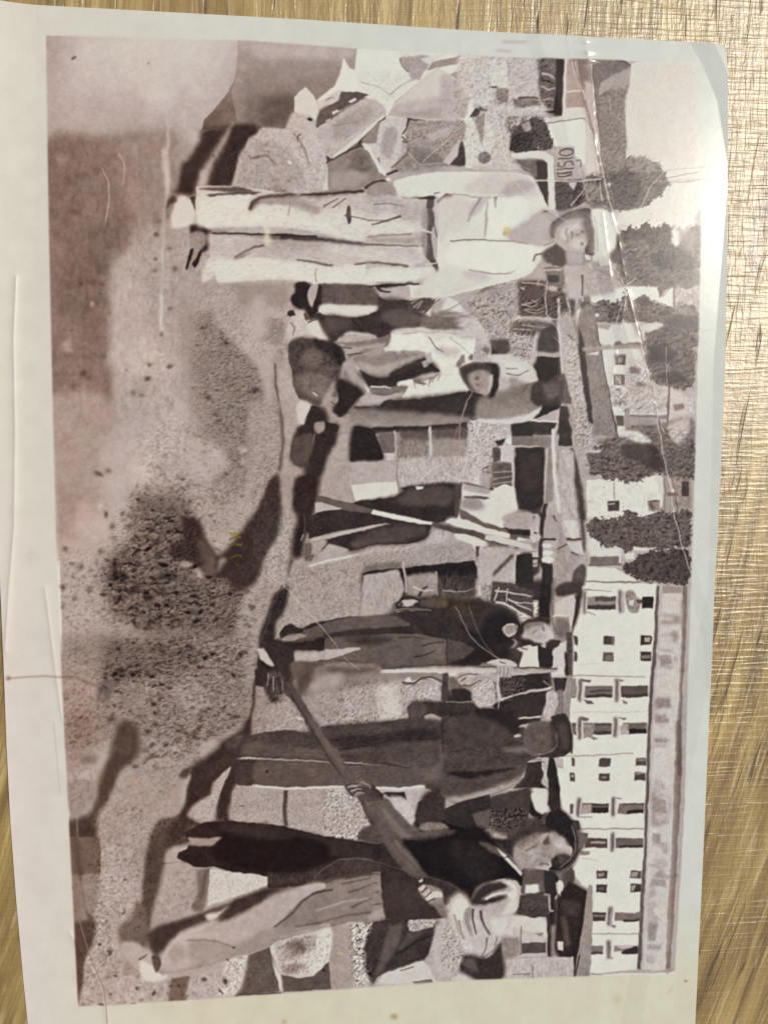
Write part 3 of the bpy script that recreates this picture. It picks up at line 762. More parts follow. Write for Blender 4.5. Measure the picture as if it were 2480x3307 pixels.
T 13 q8 b4 : 1330 880 1600 840 1600 1040 1330 1060
P 120 b4 t5 : 1140 850 1300 850 1220 880 1180 960 1160 900
L 120 w16 b5 t5 : 1325 640 1325 1060
P 165 b4 n8 t3 : 350 500 640 470 690 640 720 780 770 840 400 850 350 760
L 185 w9-6 b4 : 380 600 470 560 560 590 640 580
L 185 w8-6 b4 : 360 540 460 560 540 520 
L 110 w8-5 b3 : 380 620 500 600 640 620
L 180 w10 b4 : 350 640 680 650
L 185 w8-6 b4 : 370 760 440 700 520 720
L 190 w8-6 b4 : 480 740 560 750 600 730
P 140 b4 : 600 650 690 650 720 780 600 740
L 205 w12 b4 : 620 470 620 600
L 120 w30 b6 : 410 830 480 800 560 830
P 205 b3 : 440 380 700 340 690 380 600 420 500 500 480 560 455 560
F printed_tree | broad dark tree row printed below the low bright house strip
P 114 b6 n10 m r9 : 440 1060 560 960 640 1020 760 980 800 900 860 1000 920 960 1000 930 1100 1000 1280 1060 1500 1040 1590 1100 1580 1490 1000 1490 970 1400 1050 1330 1130 1310 1200 1250 1000 1240 860 1230 620 1240 470 1240
T 20 h q12x.6 b5 : 440 1010 1580 1050 1580 1490 1000 1490 1000 1240 460 1240
T 10 q5 b4 : 440 1010 1580 1050 1580 1490 1000 1490 1000 1240 460 1240
P 140 b8 n8 : 1300 1060 1500 1050 1560 1150 1400 1140
P 89 b8 : 1200 1220 1400 1160 1560 1180 1560 1300 1350 1290
P 89 b8 : 900 980 1040 950 1100 1020 960 1040
P 90 b8 n5 : 1050 1380 1200 1320 1320 1300 1540 1400 1560 1490 1000 1480
P 205 b3 : 470 1250 640 1240 860 1240 920 1370 1010 1330 1140 1310 1190 1260 1010 1250 1000 1300 940 1330 1030 1400 990 1440 940 1480 500 1475
P 195 b3 : 1010 1245 1200 1250 1190 1280 1100 1260 1000 1300 940 1320
P 160 b5 t3 : 480 1250 640 1250 620 1310 560 1300 500 1290
P 124 b4 t6 : 690 1440 740 1430 780 1470 900 1440 980 1450 980 1490 680 1490
P 165 b4 n6 : 130 640 280 640 330 800 290 930 150 930 130 820
P 84 b4 t4 : 0 380 50 360 140 440 160 600 0 600
P 109 b4 n8 : 0 620 130 640 130 820 70 850 0 820
L 175 w14 b3 : 0 690 110 680
P 124 b4 : 300 680 380 680 350 800 320 820
L 180 w12 b4 : 300 640 340 800
P 140 b4 n10 : 150 440 350 440 420 560 400 620 160 620
P 200 b4 : 350 490 400 480 430 540 380 550
E 170 b3 : 20 490 40 12
E 195 b4 : 50 625 40 16
L 95 w10 b3 : 160 610 330 600
P 120 b4 n8 : 280 840 400 830 420 980 420 1040 350 1100 300 1040
L 200 w14 b4 : 320 860 340 1000
P 92 b5 : 310 1030 380 990 430 1040 380 1070 340 1090
P 92 b4 n6 : 0 860 80 860 130 920 250 950 230 1180 150 1120 40 1240 0 1200
L 175 w20 b3 s : 80 960 90 1240
L 175 w22-16 b3 : 150 930 180 1040 210 1180
P 205 b4 : 280 1080 330 1100 310 1180 290 1220 270 1140
P 132 b3 n5 : 330 1060 440 1040 490 1490 310 1490 290 1200
T 6 q7x2 b4 : 330 1060 440 1040 490 1490 310 1490
P 119 b3 : 430 1040 470 1040 490 1300 500 1490 480 1490 450 1200
E 205 b4 : 485 1145 26 20
P 175 b4 n10 s : 80 1240 180 1180 240 1250 260 1490 80 1490
E 210 b5 : 160 1190 30 44
L 100 w18 b4 : 240 1200 270 1330 300 1490
P 124 b4 : 190 1350 240 1390 220 1490 190 1460
@ 1550 900
P 158 b3 n10 : -40 100 130 40 280 20 280 280 200 400 120 460 40 480 -80 400
T 24 q6 b4 : -40 100 280 20 280 440 40 480 -80 400
P 120 b5 n12 : 0 80 90 60 130 160 90 240 10 220
L 185 w8-6 b3 : 20 290 80 320 130 290 100 380
L 185 w6 b3 : 30 400 90 330
P 88 b4 n10 t4 : 285 20 480 20 600 60 640 200 620 290 480 290 300 290 280 150
L 160 w9-6 b3 : 310 70 380 110 440 120 500 110
L 175 w9-6 b3 : 310 190 380 215 430 190 380 160
L 165 w8-6 b3 : 330 230 420 240 500 210
L 165 w9-6 b3 : 300 80 340 60 420 70
E 185 b6 : 545 75 46 24
L 160 w8-5 b3 : 440 0 430 60 440 120
L 190 w20-10 b3 : 220 295 440 300 590 310
P 100 b4 n12 : 220 330 420 320 560 340 560 400 430 440 230 400
L 170 w8-5 b3 : 310 350 480 370 560 350
L 150 w8-5 b3 : 420 410 520 400 560 360
P 70 b5 n4 : 430 420 560 340 600 400 600 550 420 550 410 500
L 165 w18-22 b3 s : 410 570 600 570
P 50 b3 n3 s : 415 590 600 590 620 700 600 980 400 1060 380 980 440 860 420 700 380 650 
P 100 b4 t5 n8 : 100 480 200 460 210 560 120 580 90 560
P 172 b4 n7 : 220 470 400 440 440 400 430 500 410 640 380 660 300 600 230 540
L 95 w5 b2 : 240 480 380 500
L 95 w5 b2 : 240 520 380 540
L 95 w5 b2 : 270 570 370 590
L 190 w12-10 b3 : 420 420 400 540 380 650
P 170 b3 n7 : 590 300 640 250 690 300 720 400 740 560 740 760 800 900 700 960 620 900 600 600
L 185 w18-14 b3 s : 588 150 600 440 622 740
L 120 w14-10 b4 : 660 420 690 460 700 540
P 192 b4 n8 : 640 600 750 600 770 700 790 930 720 960 690 940 640 800
P 100 b4 : 670 690 760 680 770 700 700 730
P 95 b4 : 720 830 800 820 800 840 730 850
P 66 b3 n4 : 735 480 760 540 800 700 830 900 850 1020 860 1168 800 1168 800 1000 780 760 740 600
F printed_fence | long grey sloping fence strip printed between the workers and the houses
P 134 b3 n6 m : 750 240 850 240 900 520 940 720 990 1000 1030 1168 870 1168 860 1000 790 640 780 560
P 165 b4 n6 : 750 510 970 500 980 540 800 570
P 205 b3 : 800 560 880 550 890 590 810 590
L 88 w22-20 b4 : 880 540 920 720 960 900 1000 1060 1030 1168
L 110 w6 b3 : 860 970 960 965
P 178 b4 n10 : 650 960 800 940 840 1168 690 1168
T 20 q8 b4 : 650 700 820 900 840 1168 690 1168
P 66 b3 : 600 980 650 960 690 1168 570 1168 590 1080
P 180 b4 : 540 1130 600 960 590 1110 570 1168 540 1168
P 95 b3 : 740 985 820 980 820 1000 750 1005
F printed_house | white house with two small square windows printed beside the grey fence strip
P 206 b3 n2 m : 880 560 1000 520 1180 520 1240 700 1300 1000 1310 1030 1010 1030 930 720
P 140 b4 n3 : 1010 575 1090 575 1090 655 1010 655
P 95 b3 : 1020 590 1085 590 1085 650 1020 650
P 150 b3 : 1035 600 1070 595 1070 635 1030 640
P 105 b3 : 1000 725 1085 725 1085 800 1000 800
P 150 b3 n10 : 1010 735 1060 735 1060 790 1010 790
P 190 b5 n14 : 1100 640 1220 620 1270 900 1400 820 1560 900 1600 830 1600 1168 1400 1168 1360 1100 1300 1000 1120 900
P 178 b5 n14 : 940 800 1100 850 1140 1000 960 950
T 26 q8 b5 : 940 830 1260 800 1280 1000 1000 1000
T 14 q9 b5 t4 : 1130 620 1230 600 1260 800 1150 760
P 125 b5 t6 : 1120 660 1190 690 1190 720 1130 710
P 125 b5 t6 : 1180 830 1240 840 1230 860 1180 860
F printed_tree | dark tree printed above the house with two small windows, at the picture edge
P 110 b6 n10 m r9 : 1240 470 1320 400 1500 400 1600 480 1590 820 1500 830 1380 810 1300 790 1250 640
T 21 h q12x.8 b5 : 1240 420 1590 420 1590 820 1380 810 1250 640
P 80 b8 : 1270 520 1400 500 1460 600 1340 640 1280 600
P 80 b8 : 1330 720 1480 700 1570 780 1400 790
P 192 b4 t5 n5 s : 1420 820 1560 900 1540 1168 1420 1168
P 130 b5 t8 : 1440 950 1520 940 1530 980 1460 1000
L 110 w18 b4 t5 s : 1410 810 1405 1168
P 205 b3 s : 1120 980 1400 980 1400 1030 1120 1030
P 130 b3 s : 1110 1030 1400 1030 1400 1060 1110 1060
P 165 b3 n5 s : 1120 1045 1340 1045 1340 1110 1120 1110
P 109 b3 s : 1130 1108 1360 1108 1360 1130 1130 1130
P 150 b3 t5 s : 1085 980 1125 980 1120 1168 1090 1168
P 89 b3 s : 1020 1035 1080 1035 1080 1110 1030 1110
P 212 b3 s : 1030 1115 1085 1115 1085 1168 1040 1168
@ 1550 1350
P 64 b3 n3 s : 235 70 300 20 580 30 540 130 235 130
L 205 w12 b2 s : 340 15 600 30
P 130 b3 n4 : 250 140 530 140 530 220 480 240 460 480 470 610 500 650 450 720 440 800 420 800 380 700 290 700 250 600 255 300
P 72 b3 n4 s : 258 222 480 225 470 610 450 700 290 690 250 600
T 5 q9 b4 : 258 222 480 225 470 610 450 700 290 690 250 600
L 190 w10 b2 s : 90 212 260 212 450 218
P 178 b4 n12 : -20 -20 230 40 230 140 250 300 200 330 100 320 80 520 -20 520
T 13 q6 b4 : -20 0 220 0 80 520 -20 520
P 215 b4 : 150 110 240 120 240 200 190 190
P 84 b4 : 110 180 180 150 160 210 120 220
P 205 b4 n3 : 150 230 250 220 265 280 230 330 170 335 140 300
P 114 b4 n8 : 85 220 150 240 140 320 100 320 80 280
P 92 b4 n6 : 80 330 240 340 240 520 80 520
L 170 w7 b3 : 90 410 235 405
L 165 w7 b3 : 90 460 240 440
L 165 w8 b3 : 90 500 240 480
L 195 w22-14 b3 : 240 330 245 450 250 560
L 200 w18-16 b3 s : 545 85 550 400 585 710
L 120 w8 b3 : 600 710 640 695
P 140 b3 n5 s : 480 250 530 220 550 560 540 610 470 630 475 500
L 195 w16 b3 s : 490 240 480 640
P 80 b3 s : 600 30 660 20 680 200 620 210 590 180
P 160 b3 n6 s : 560 200 640 210 690 340 720 640 760 900 780 1000 700 1200 560 1300 550 1120 600 800 590 720 570 500
P 196 b4 n4 : 620 220 670 260 700 480 730 760 740 900 650 900 610 780 600 560
T 8 q8x2 b4 : 560 200 680 240 760 900 700 1200 550 1200
P 165 b4 n8 : 660 0 840 0 860 100 780 220 720 220 690 100
T 15 q7 b3 : 670 0 850 0 860 120 760 260 700 220
P 168 b4 n8 : 700 220 780 220 820 400 790 600 800 1060 770 1100 760 700 740 500
L 80 w26-28 b5 : 680 220 720 400 720 520 760 760 780 1000
L 70 w14 b3 s : 640 912 760 912
L 90 w12 b3 : 575 985 650 945
P 190 b3 : 640 930 760 930 780 1030 700 1020
L 90 w14-6 b3 : 680 1010 740 1040
P 89 b4 n5 : 700 1160 760 1100 790 1120 780 1240 690 1240
F printed_house | bright plain house wall with one dark square window printed between two dark trees
P 212 b3 n2 s m : 800 470 1370 430 1370 660 1250 760 960 760 800 750
P 205 b4 : 820 760 880 900 940 980 1050 970 1060 1040 820 1050
P 80 b3 s : 955 625 1045 625 1045 700 955 700
L 190 w8 b2 : 960 650 1010 645
L 120 w5 b3 : 1000 350 1010 620
P 150 b3 t4 s : 1260 620 1350 620 1350 700 1260 700
L 85 w10 b3 : 1260 625 1345 625
L 80 w24 b4 : 1275 640 1300 690
P 165 b3 t5 s : 1370 440 1440 440 1450 690 1380 700
L 130 w8 b3 t5 s : 1380 450 1385 690
P 150 b3 n12 t4 : 1440 440 1580 440 1580 680 1440 700
P 74 b3 s : 1510 480 1560 480 1560 590 1510 590
F printed_tree | wide dark tree printed above the plain house wall
P 106 b5 n10 m r9 : 800 240 900 200 1000 130 1100 150 1300 200 1500 100 1600 150 1590 460 1400 430 1300 420 1200 480 1110 490 1020 460 960 470 880 430 820 420 810 330
P 118 b5 n10 : 860 170 920 160 1010 130 1180 60 1300 60 1590 0 1590 200 1300 230 1000 220
P 205 b4 : 1040 90 1200 110 1280 180 1220 210 1100 150 1040 140
P 180 b4 n8 : 1400 60 1560 0 1560 120 1480 200 1420 140
T 21 h q12x.7 b5 : 820 230 1000 130 1590 100 1590 460 1300 430 1110 490 820 430
T 10 q5 b4 : 820 230 1000 130 1590 100 1590 460 1300 430 1110 490 820 430
P 76 b8 n4 : 1060 200 1300 200 1340 260 1200 330 1060 280
P 76 b8 n4 : 1180 300 1340 280 1400 380 1260 390
P 185 b4 : 790 240 920 240 900 262 800 265
F printed_tree | wide dark tree printed below the plain house wall
P 98 b5 n9 m r9 : 800 780 860 750 960 760 1060 740 1090 690 1180 720 1250 740 1330 700 1450 720 1570 680 1570 960 1440 970 1320 1000 1200 980 1100 1010 1020 970 930 985 890 920 820 900 805 840
T 18 h q12x.7 b5 : 810 760 1570 700 1570 960 1100 1000 900 960
T 8 q5 b4 : 810 760 1570 700 1570 960 1100 1000 900 960
P 205 b4 : 1080 1020 1160 1010 1150 1060 1090 1065
P 205 b4 : 1150 970 1240 980 1330 980 1250 1000 1160 1000
F printed_tree | rounded very dark tree printed touching the long white building
P 80 b5 n6 m r9 : 1060 1100 1150 1080 1200 1020 1350 1000 1560 990 1550 1250 1400 1250 1200 1220 1100 1170
T 14 h q12x.8 b5 : 1060 1100 1200 1020 1560 990 1550 1250 1200 1220
P 212 b3 s : 800 1120 1000 1130 1180 1225 800 1235
P 214 b3 n2 s : 790 1240 1320 1250 1320 1402 1040 1402 1040 1310 790 1310
L 110 w8 b3 : 790 1236 1200 1238
P 118 b3 s : 820 1045 1040 1040 1040 1100 820 1100
L 90 w10 b3 s : 810 1108 1060 1104
L 200 w14 b3 s : 1045 990 1048 1090
P 130 b4 t4 s : 1360 1270 1550 1270 1550 1320 1360 1320
P 190 b3 t3 s : 1370 1320 1520 1320 1520 1402 1370 1402
L 120 w9 b3 s : 1350 1270 1340 1402
L 120 w7 b3 s t5 : 1510 1290 1520 1402
P 68 b3 n3 : 260 1050 300 1020 380 1010 440 1020 440 1160 370 1200 360 1100 280 1240 260 1200
P 74 b3 s : 470 1060 540 1100 520 1402 440 1402 460 1200
P 175 b3 n7 : 540 1110 560 1300 530 1402 700 1402 690 1240 600 1230 560 1270
P 70 b4 n4 : 560 1280 610 1240 700 1230 780 1230 740 1320 640 1340 570 1340
P 175 b5 n14 : -20 1000 90 1180 80 1402 -20 1402
P 190 b4 n4 : 0 990 240 1040 260 1240 240 1250 80 1180 0 1000
L 90 w14-10 b3 s : 80 1180 240 1040
P 150 b4 n8 : 0 960 260 1000 270 1020 100 1180 -20 1200
P 92 b4 n8 : 80 1230 260 1250 440 1330 440 1402 80 1402
L 200 w12-6 b3 s : 80 1310 300 1320
L 205 w14-10 b3 s : 130 1250 310 1330
L 200 w12 b3 s : 120 1300 80 1390
L 205 w12-6 b3 s : 300 1350 440 1380
L 200 w10 b3 s : 120 1360 290 1400
P 150 b4 : 380 1260 430 1250 440 1340 390 1330
@ 1550 1900
F printed_building | long white building with small dark windows, flat roof and tiny balconies, printed along the picture edge
P 214 b3 n2 s m : 760 -20 1335 -20 1325 300 1290 700 1255 1280 1250 1402 1230 1600 1225 2200 1210 2860 820 2900 820 2300 700 2150 560 1300 690 700 700 320
P 60 b3 : 690 100 740 20 770 -20 740 180 700 300 680 330 690 180
P 214 b4 : 760 0 1030 20 1010 60 800 40
L 120 w8-4 b3 : 770 8 980 22
P 140 b3 s : 795 60 1020 58 1020 155 800 155
P 88 b3 s : 860 66 1015 62 1015 95 860 98
P 70 b3 s : 805 125 1015 120 1015 152 805 154
L 105 w26-22 b3 s uprinted_balcony : 780 20 780 190
L 195 w8 b2 s : 795 30 795 190
L 95 w24 b3 s uprinted_balcony : 1045 12 1050 185
L 165 w12 b3 s : 1072 20 1075 185
P 140 b3 n14 : 1090 30 1140 10 1180 60 1210 90 1180 180 1120 180 1095 110
P 198 b4 : 1120 90 1160 80 1150 130 1115 120
P 50 b3 s : 1215 60 1300 62 1298 150 1215 150
P 80 b3 : 1170 80 1220 80 1220 110 1180 110
L 150 w10 b3 : 790 175 860 195
P 78 b3 s uprinted_window : 925 355 1005 355 1003 420 920 420
P 120 b3 s : 985 355 1005 355 1003 420 985 420
P 60 b3 s uprinted_window : 1205 352 1285 355 1280 424 1205 424
P 170 b4 : 1230 370 1275 365 1270 405 1235 405
P 100 b3 s uprinted_window : 915 475 1000 478 1000 548 915 545
P 125 b3 s : 935 500 985 500 985 540 935 540
P 66 b3 s uprinted_window : 1200 475 1280 478 1280 548 1200 545
P 130 b3 s : 1205 500 1275 500 1275 525 1205 525
P 84 b3 s uprinted_window : 700 350 730 355 730 425 705 420
P 84 b3 s : 700 475 725 480 725 550 700 545
L 140 w8-6 b3 t5 s : 560 655 800 652 1240 668
P 118 b3 s uprinted_window : 780 730 990 730 990 815 780 815
P 70 b3 s : 800 795 985 792 985 818 790 820
P 84 b3 s : 820 762 980 760 980 775 820 778
P 96 b3 s uprinted_window : 1050 730 1262 730 1260 815 1050 815
P 70 b3 s : 1060 795 1255 790 1255 815 1060 818
L 88 w26-22 b3 s uprinted_balcony : 748 680 745 850
L 195 w8 b2 s : 768 690 768 840
L 84 w24-20 b3 s uprinted_balcony : 1022 680 1020 850
L 190 w10 b2 s : 1045 690 1042 840
P 100 b4 : 750 680 830 685 820 705 760 700
P 105 b4 : 770 830 830 845 850 870 800 870
P 120 b4 : 1060 835 1100 845 1100 865 1070 860
P 130 b4 : 1030 680 1080 690 1050 705
P 120 b3 s uprinted_window : 660 730 720 735 718 820 680 825
P 108 b3 s uprinted_window : 800 1010 985 1010 985 1095 800 1100
P 72 b3 s : 850 1075 980 1070 980 1095 850 1098
P 84 b3 s : 860 1015 980 1015 980 1030 860 1030
P 140 b4 n12 : 770 1000 860 1010 840 1110 770 1130
P 108 b3 s uprinted_window : 1070 1008 1250 1008 1250 1088 1070 1092
P 50 b3 s : 1110 1055 1250 1055 1250 1088 1110 1090
P 168 b4 n12 : 1040 1030 1110 1010 1120 1090 1050 1100
L 88 w24 b3 s uprinted_balcony : 745 965 740 1130
L 195 w8 b2 s : 765 970 762 1125
L 84 w24 b3 s uprinted_balcony : 1015 965 1010 1118
L 185 w10 b2 s : 1038 970 1034 1110
P 105 b4 : 750 965 820 975 810 995 760 990
P 120 b4 : 1030 965 1100 972 1080 990
P 120 b4 : 800 1110 890 1125 850 1140
P 100 b3 n10 : 680 1010 715 1010 715 1100 690 1095
L 145 w7 b3 t14 s : 560 1262 860 1252 1145 1238
P 84 b3 s uprinted_window : 895 1272 975 1272 975 1338 890 1335
P 130 b3 s : 905 1295 965 1292 965 1308 905 1310
P 78 b3 s uprinted_window : 1165 1275 1245 1275 1245 1335 1165 1335
P 130 b3 s : 1175 1270 1240 1270 1240 1300 1175 1300
P 90 b3 s : 685 1270 708 1272 708 1338 685 1335
L 180 w5 b3 s : 690 930 1250 925
L 190 w5 b3 s : 720 575 900 560
P 96 b3 s m : 1322 -20 1345 -20 1330 400 1300 760 1280 1100 1270 1402 1262 1700 1240 2200 1205 2860 1175 2860 1205 2300 1228 1900 1245 1402 1255 1060 1275 700 1305 300
P 178 b3 s m : 1345 -20 1372 -20 1345 400 1318 760 1298 1100 1288 1402 1275 1800 1250 2200 1225 2860 1200 2860 1235 2300 1255 1850 1268 1402 1280 1100 1300 760 1330 350
P 196 b3 n3 s m : 1370 -20 1520 -20 1525 60 1510 300 1490 700 1480 1000 1460 1402 1450 1900 1420 2300 1390 2860 1215 2860 1250 2200 1275 1800 1290 1402 1300 1060 1318 760 1345 380
P 150 b3 s m : 1365 -20 1515 -20 1515 35 1370 35
P 120 b3 t5 s m : 1520 -20 1550 -20 1545 300 1530 600 1515 800 1505 1402 1490 1700 1460 2200 1430 2700 1420 2850 1385 2860 1400 2400 1430 2000 1450 1500 1470 1100 1500 700 1515 320
P 84 b8 t6 : 1470 1000 1505 990 1500 1402 1465 1402
P 103 b9 t6 : 1370 190 1480 200 1500 210 1495 260 1360 270 1370 240 1450 240 1450 215 1370 210
L 110 w12 b9 : 1360 348 1450 345
P 95 b9 t3 : 1440 320 1480 320 1480 400 1440 405
P 103 b9 : 1455 510 1485 515 1480 550 1455 548
P 110 b9 : 1350 570 1400 565 1440 590 1440 605 1380 595 1350 590
L 205 w18 b9 s : 1330 610 1480 640
P 138 b9 n12 : 1330 820 1440 820 1410 850 1450 900 1320 905
P 140 b9 n12 : 1310 940 1400 940 1410 1010 1320 1020
E 84 b4 : 1398 995 18 16
P 145 b9 n12 : 1320 1110 1440 1140 1400 1160 1320 1160
L 125 w5 b9 : 1370 1340 1390 1340
P 120 b9 t8 : 1505 60 1540 90 1535 200 1510 320
@ 1550 2450
P 84 b3 s : 890 2 975 2 975 50 890 50
P 82 b3 s uprinted_window : 890 100 975 102 972 160 888 158
P 135 b3 s : 905 125 950 122 950 140 905 142
P 78 b3 s uprinted_window : 1160 98 1240 102 1238 160 1155 158
P 140 b3 s : 1170 95 1235 100 1200 115 1165 120
P 84 b3 s uprinted_window : 670 100 708 100 708 162 670 162
E 170 b3 : 690 120 10 10
P 110 b3 s uprinted_window : 760 330 965 330 960 400 750 405
P 60 b3 s : 840 362 960 360 960 402 840 402
P 72 b3 s : 820 332 960 332 960 345 820 350
P 160 b4 n10 : 760 345 840 335 830 400 760 410
P 120 b3 s uprinted_window : 1040 332 1230 332 1225 405 1030 408
P 56 b3 s : 1100 382 1225 378 1225 405 1100 408
P 80 b3 s : 1070 333 1228 333 1228 343 1070 343
L 88 w24 b3 s uprinted_balcony : 738 285 730 430
L 84 w24 b3 s uprinted_balcony : 1000 285 995 432
L 190 w9 b2 s : 755 295 750 425
L 188 w9 b2 s : 1020 295 1015 425
P 120 b4 : 1000 285 1070 290 1050 300
L 150 w10 b3 : 720 430 840 432
P 100 b3 s uprinted_window : 670 335 700 335 695 410 670 410
L 120 w7 b3 s : 740 522 1240 522
P 84 b3 t4 s : 790 590 955 590 955 665 780 662
P 165 b3 s : 830 615 940 612 940 630 830 632
P 108 b3 s uprinted_window : 1015 590 1222 592 1218 662 1015 662
P 66 b3 s : 1040 645 1218 642 1218 664 1040 664
L 88 w24 b3 s uprinted_balcony : 998 550 990 692
L 190 w8 b2 s : 1015 555 1010 690
P 140 b4 : 740 680 820 690 810 718 740 715
L 170 w8-4 b3 : 760 740 880 760
P 78 b3 s uprinted_window : 875 835 955 835 950 896 872 895
P 140 b3 s : 880 855 930 850 930 875 885 880
P 90 b3 s uprinted_window : 1130 835 1210 835 1210 895 1125 892
P 160 b3 s : 1135 850 1190 845 1180 880 1130 885
P 72 b3 s uprinted_window : 875 935 952 937 950 1000 870 998
P 100 b3 s : 885 955 930 955 930 980 885 980
P 72 b3 s uprinted_window : 1125 935 1208 935 1208 998 1125 996
P 150 b3 s : 1130 950 1175 945 1150 990 1130 985
P 70 b3 s uprinted_window : 835 1152 940 1150 938 1218 835 1218
P 130 b3 s : 845 1175 935 1172 935 1185 845 1188
P 118 b3 s uprinted_window : 1010 1150 1200 1150 1195 1218 1005 1218
P 70 b3 s : 1070 1200 1195 1198 1195 1218 1070 1220
L 92 w32-26 b3 s uprinted_balcony : 975 1110 965 1250
L 150 w9 b2 s : 980 1120 972 1245
P 130 b4 : 980 1240 1020 1250 1010 1270 980 1260
L 140 w7 b3 s : 830 1312 1220 1310
P 125 b3 s uprinted_window : 825 1400 925 1402 922 1465 825 1466
P 78 b3 s : 825 1450 922 1450 922 1466 825 1467
P 130 b3 s : 1005 1402 1180 1400 1180 1430 1005 1450
P 60 b3 : 1060 1448 1120 1420 1180 1405 1178 1466 1060 1464
P 185 b3 : 1010 1405 1140 1395 1140 1415 1060 1425
L 96 w28-24 b3 s uprinted_balcony : 965 1360 965 1500
P 130 b4 : 970 1490 1000 1490 990 1505
L 150 w8 b3 : 830 1610 910 1620
P 150 b8 n7 : 1300 150 1380 170 1400 220 1300 260
P 106 b8 t3 : 1290 250 1310 250 1350 500 1290 505
P 150 b8 n7 : 1310 260 1420 280 1420 420 1360 500 1310 420
P 200 b8 : 1360 290 1420 290 1400 440 1360 360
P 112 b8 : 1360 460 1420 455 1410 480 1360 490
P 142 b8 n7 : 1280 620 1400 620 1400 690 1370 700 1360 660 1290 640
P 160 b8 n7 : 1300 740 1400 740 1390 800 1300 800
P 110 b8 t3 : 1300 870 1350 825 1380 840 1380 870 1480 850 1475 860 1420 885 1300 885
P 152 b8 n7 : 1270 930 1310 930 1330 1000 1260 1060
P 152 b8 n7 : 1260 1070 1310 1080 1300 1130 1330 1180 1310 1290 1250 1290
P 212 b8 : 1300 1110 1380 1110 1350 1180 1300 1170
P 205 b8 : 1310 960 1390 940 1370 1000 1320 1010
P 122 b8 n7 : 1250 1385 1355 1390 1350 1430 1250 1425
P 160 b8 n7 : 1240 1460 1310 1460 1310 1520 1240 1520
P 152 b8 t10 : 1370 1590 1420 1555 1440 1560 1400 1605
@ 1550 2450
P 60 b3 n5 t3 : 510 60 570 60 590 300 600 380 560 400 500 330 480 220
P 56 b4 n5 t4 : 680 920 740 960 830 1000 800 1200 740 1480 720 1640 690 1640 640 1480 560 1480 560 1200 560 1040 600 980 640 960
P 84 b6 n5 t6 : 640 1080 780 1060 780 1140 700 1220 640 1200
P 100 b6 n4 : 600 1180 640 1200 680 1420 640 1440
P 175 b4 : 570 1370 630 1375 640 1440 590 1440
P 150 b4 n3 s : 815 940 842 950 835 1300 825 1640 712 1640 740 1400 800 1100
P 135 b4 s : 740 1400 790 1380 810 1640 712 1640
L 50 w12 b3 s : 740 1400 720 1470 700 1640
P 165 b3 n4 s : 150 1480 690 1490 690 1640 150 1655
L 125 w9 b3 : 230 1620 380 1615
L 125 w7 b3 s : 385 1540 385 1650
T 9 q9x3 b4 : 150 1480 690 1490 690 1640 150 1655
L 195 w22 b4 : 290 1475 480 1465
P 84 b3 n3 s : 305 1380 490 1370 492 1445 300 1455
L 190 w8 b3 s : 295 1350 295 1470
P 190 b3 n5 : 180 1190 300 1170 400 1200 490 1200 480 1320 400 1360 280 1340 160 1330 150 1240
P 208 b5 : 260 1180 420 1200 470 1240 460 1300 300 1300
L 110 w7 b3 : 390 1340 460 1320
P 90 b3 n5 : 290 1060 500 1010 510 1200 420 1200 320 1170 230 1160
T 9 q7x.4 b3 : 290 1060 500 1010 500 1200 230 1160
P 66 b3 n4 s : 300 880 560 860 560 1000 500 1010 300 1010
P 110 b4 : 320 820 480 820 430 900 420 1000 310 1000 300 900
P 215 b4 : 325 965 415 965 412 1000 330 1002
P 205 b4 : 530 920 575 925 570 1050 545 1040
P 52 b3 : 440 850 520 860 530 1010 560 1040 560 1240 500 1240 500 1020 440 1010
L 165 w14 b2 : 475 1012 515 1010 518 1140 545 1140
L 60 w28-22 b3 s : 520 1200 525 1490
L 150 w8 b2 s : 510 1150 512 1320
P 150 b4 n8 : 150 1320 260 1330 300 1400 290 1480 150 1480
P 66 b4 n5 : -30 1460 100 1470 160 1480 150 1600 170 1640 60 1660 -30 1655
P 110 b6 n4 : -30 1480 30 1490 20 1640 -30 1650
P 58 b4 n4 : 340 20 460 10 500 60 490 200 350 205 250 210 320 130
L 190 w9 b2 : 320 140 350 20 440 12
P 205 b4 : 440 10 500 0 510 120 500 200 440 180 490 120 450 60
P 205 b4 : 360 140 420 190 370 200
L 195 w10 b2 : 0 280 240 220 440 205
P 80 b4 n12 : 70 300 300 225 480 205 510 250 520 400 480 480 340 500 240 480 80 540
T 34 q9 h b3 : 70 300 480 230 480 480 100 520
P 200 b4 n4 : 380 215 480 205 520 260 525 380 490 400 440 330 400 280
P 190 b4 : 70 380 110 370 110 500 80 480
P 185 b4 : 120 490 170 420 260 430 230 470 150 510
P 175 b4 : 270 400 330 380 400 440 360 500 290 480
P 48 b4 : 160 490 290 480 300 590 200 590
P 48 b4 : 340 300 440 330 460 430 380 420 340 360
L 190 w12 b3 s : 340 260 345 350
L 185 w12 b3 s : 285 490 290 560
P 175 b4 n10 : 90 560 190 530 200 600 120 610
@ 1100 2750
P 200 b4 n4 : 300 900 560 880 620 950 900 900 1000 960 720 970 250 990 
P 176 b4 n8 : 720 490 870 500 900 620 950 760 890 860 820 980 690 980 650 830 690 700
T 22 q7 h b4 : 760 500 870 500 930 760 880 840 780 700
P 66 b3 n6 : 860 780 1000 790 1200 640 1220 940 1100 960 1000 950 880 880
P 88 b5 n4 : 1180 640 1210 700 1200 920 1110 940 1100 780
P 186 b4 : 1190 640 1340 630 1350 780 1240 800 1200 860
L 130 w7 b3 : 1270 920 1440 910
P 66 b3 n5 : 320 490 720 480 700 600 680 760 620 800 320 910 230 1000 200 940 160 880 180 800 210 560 240 520
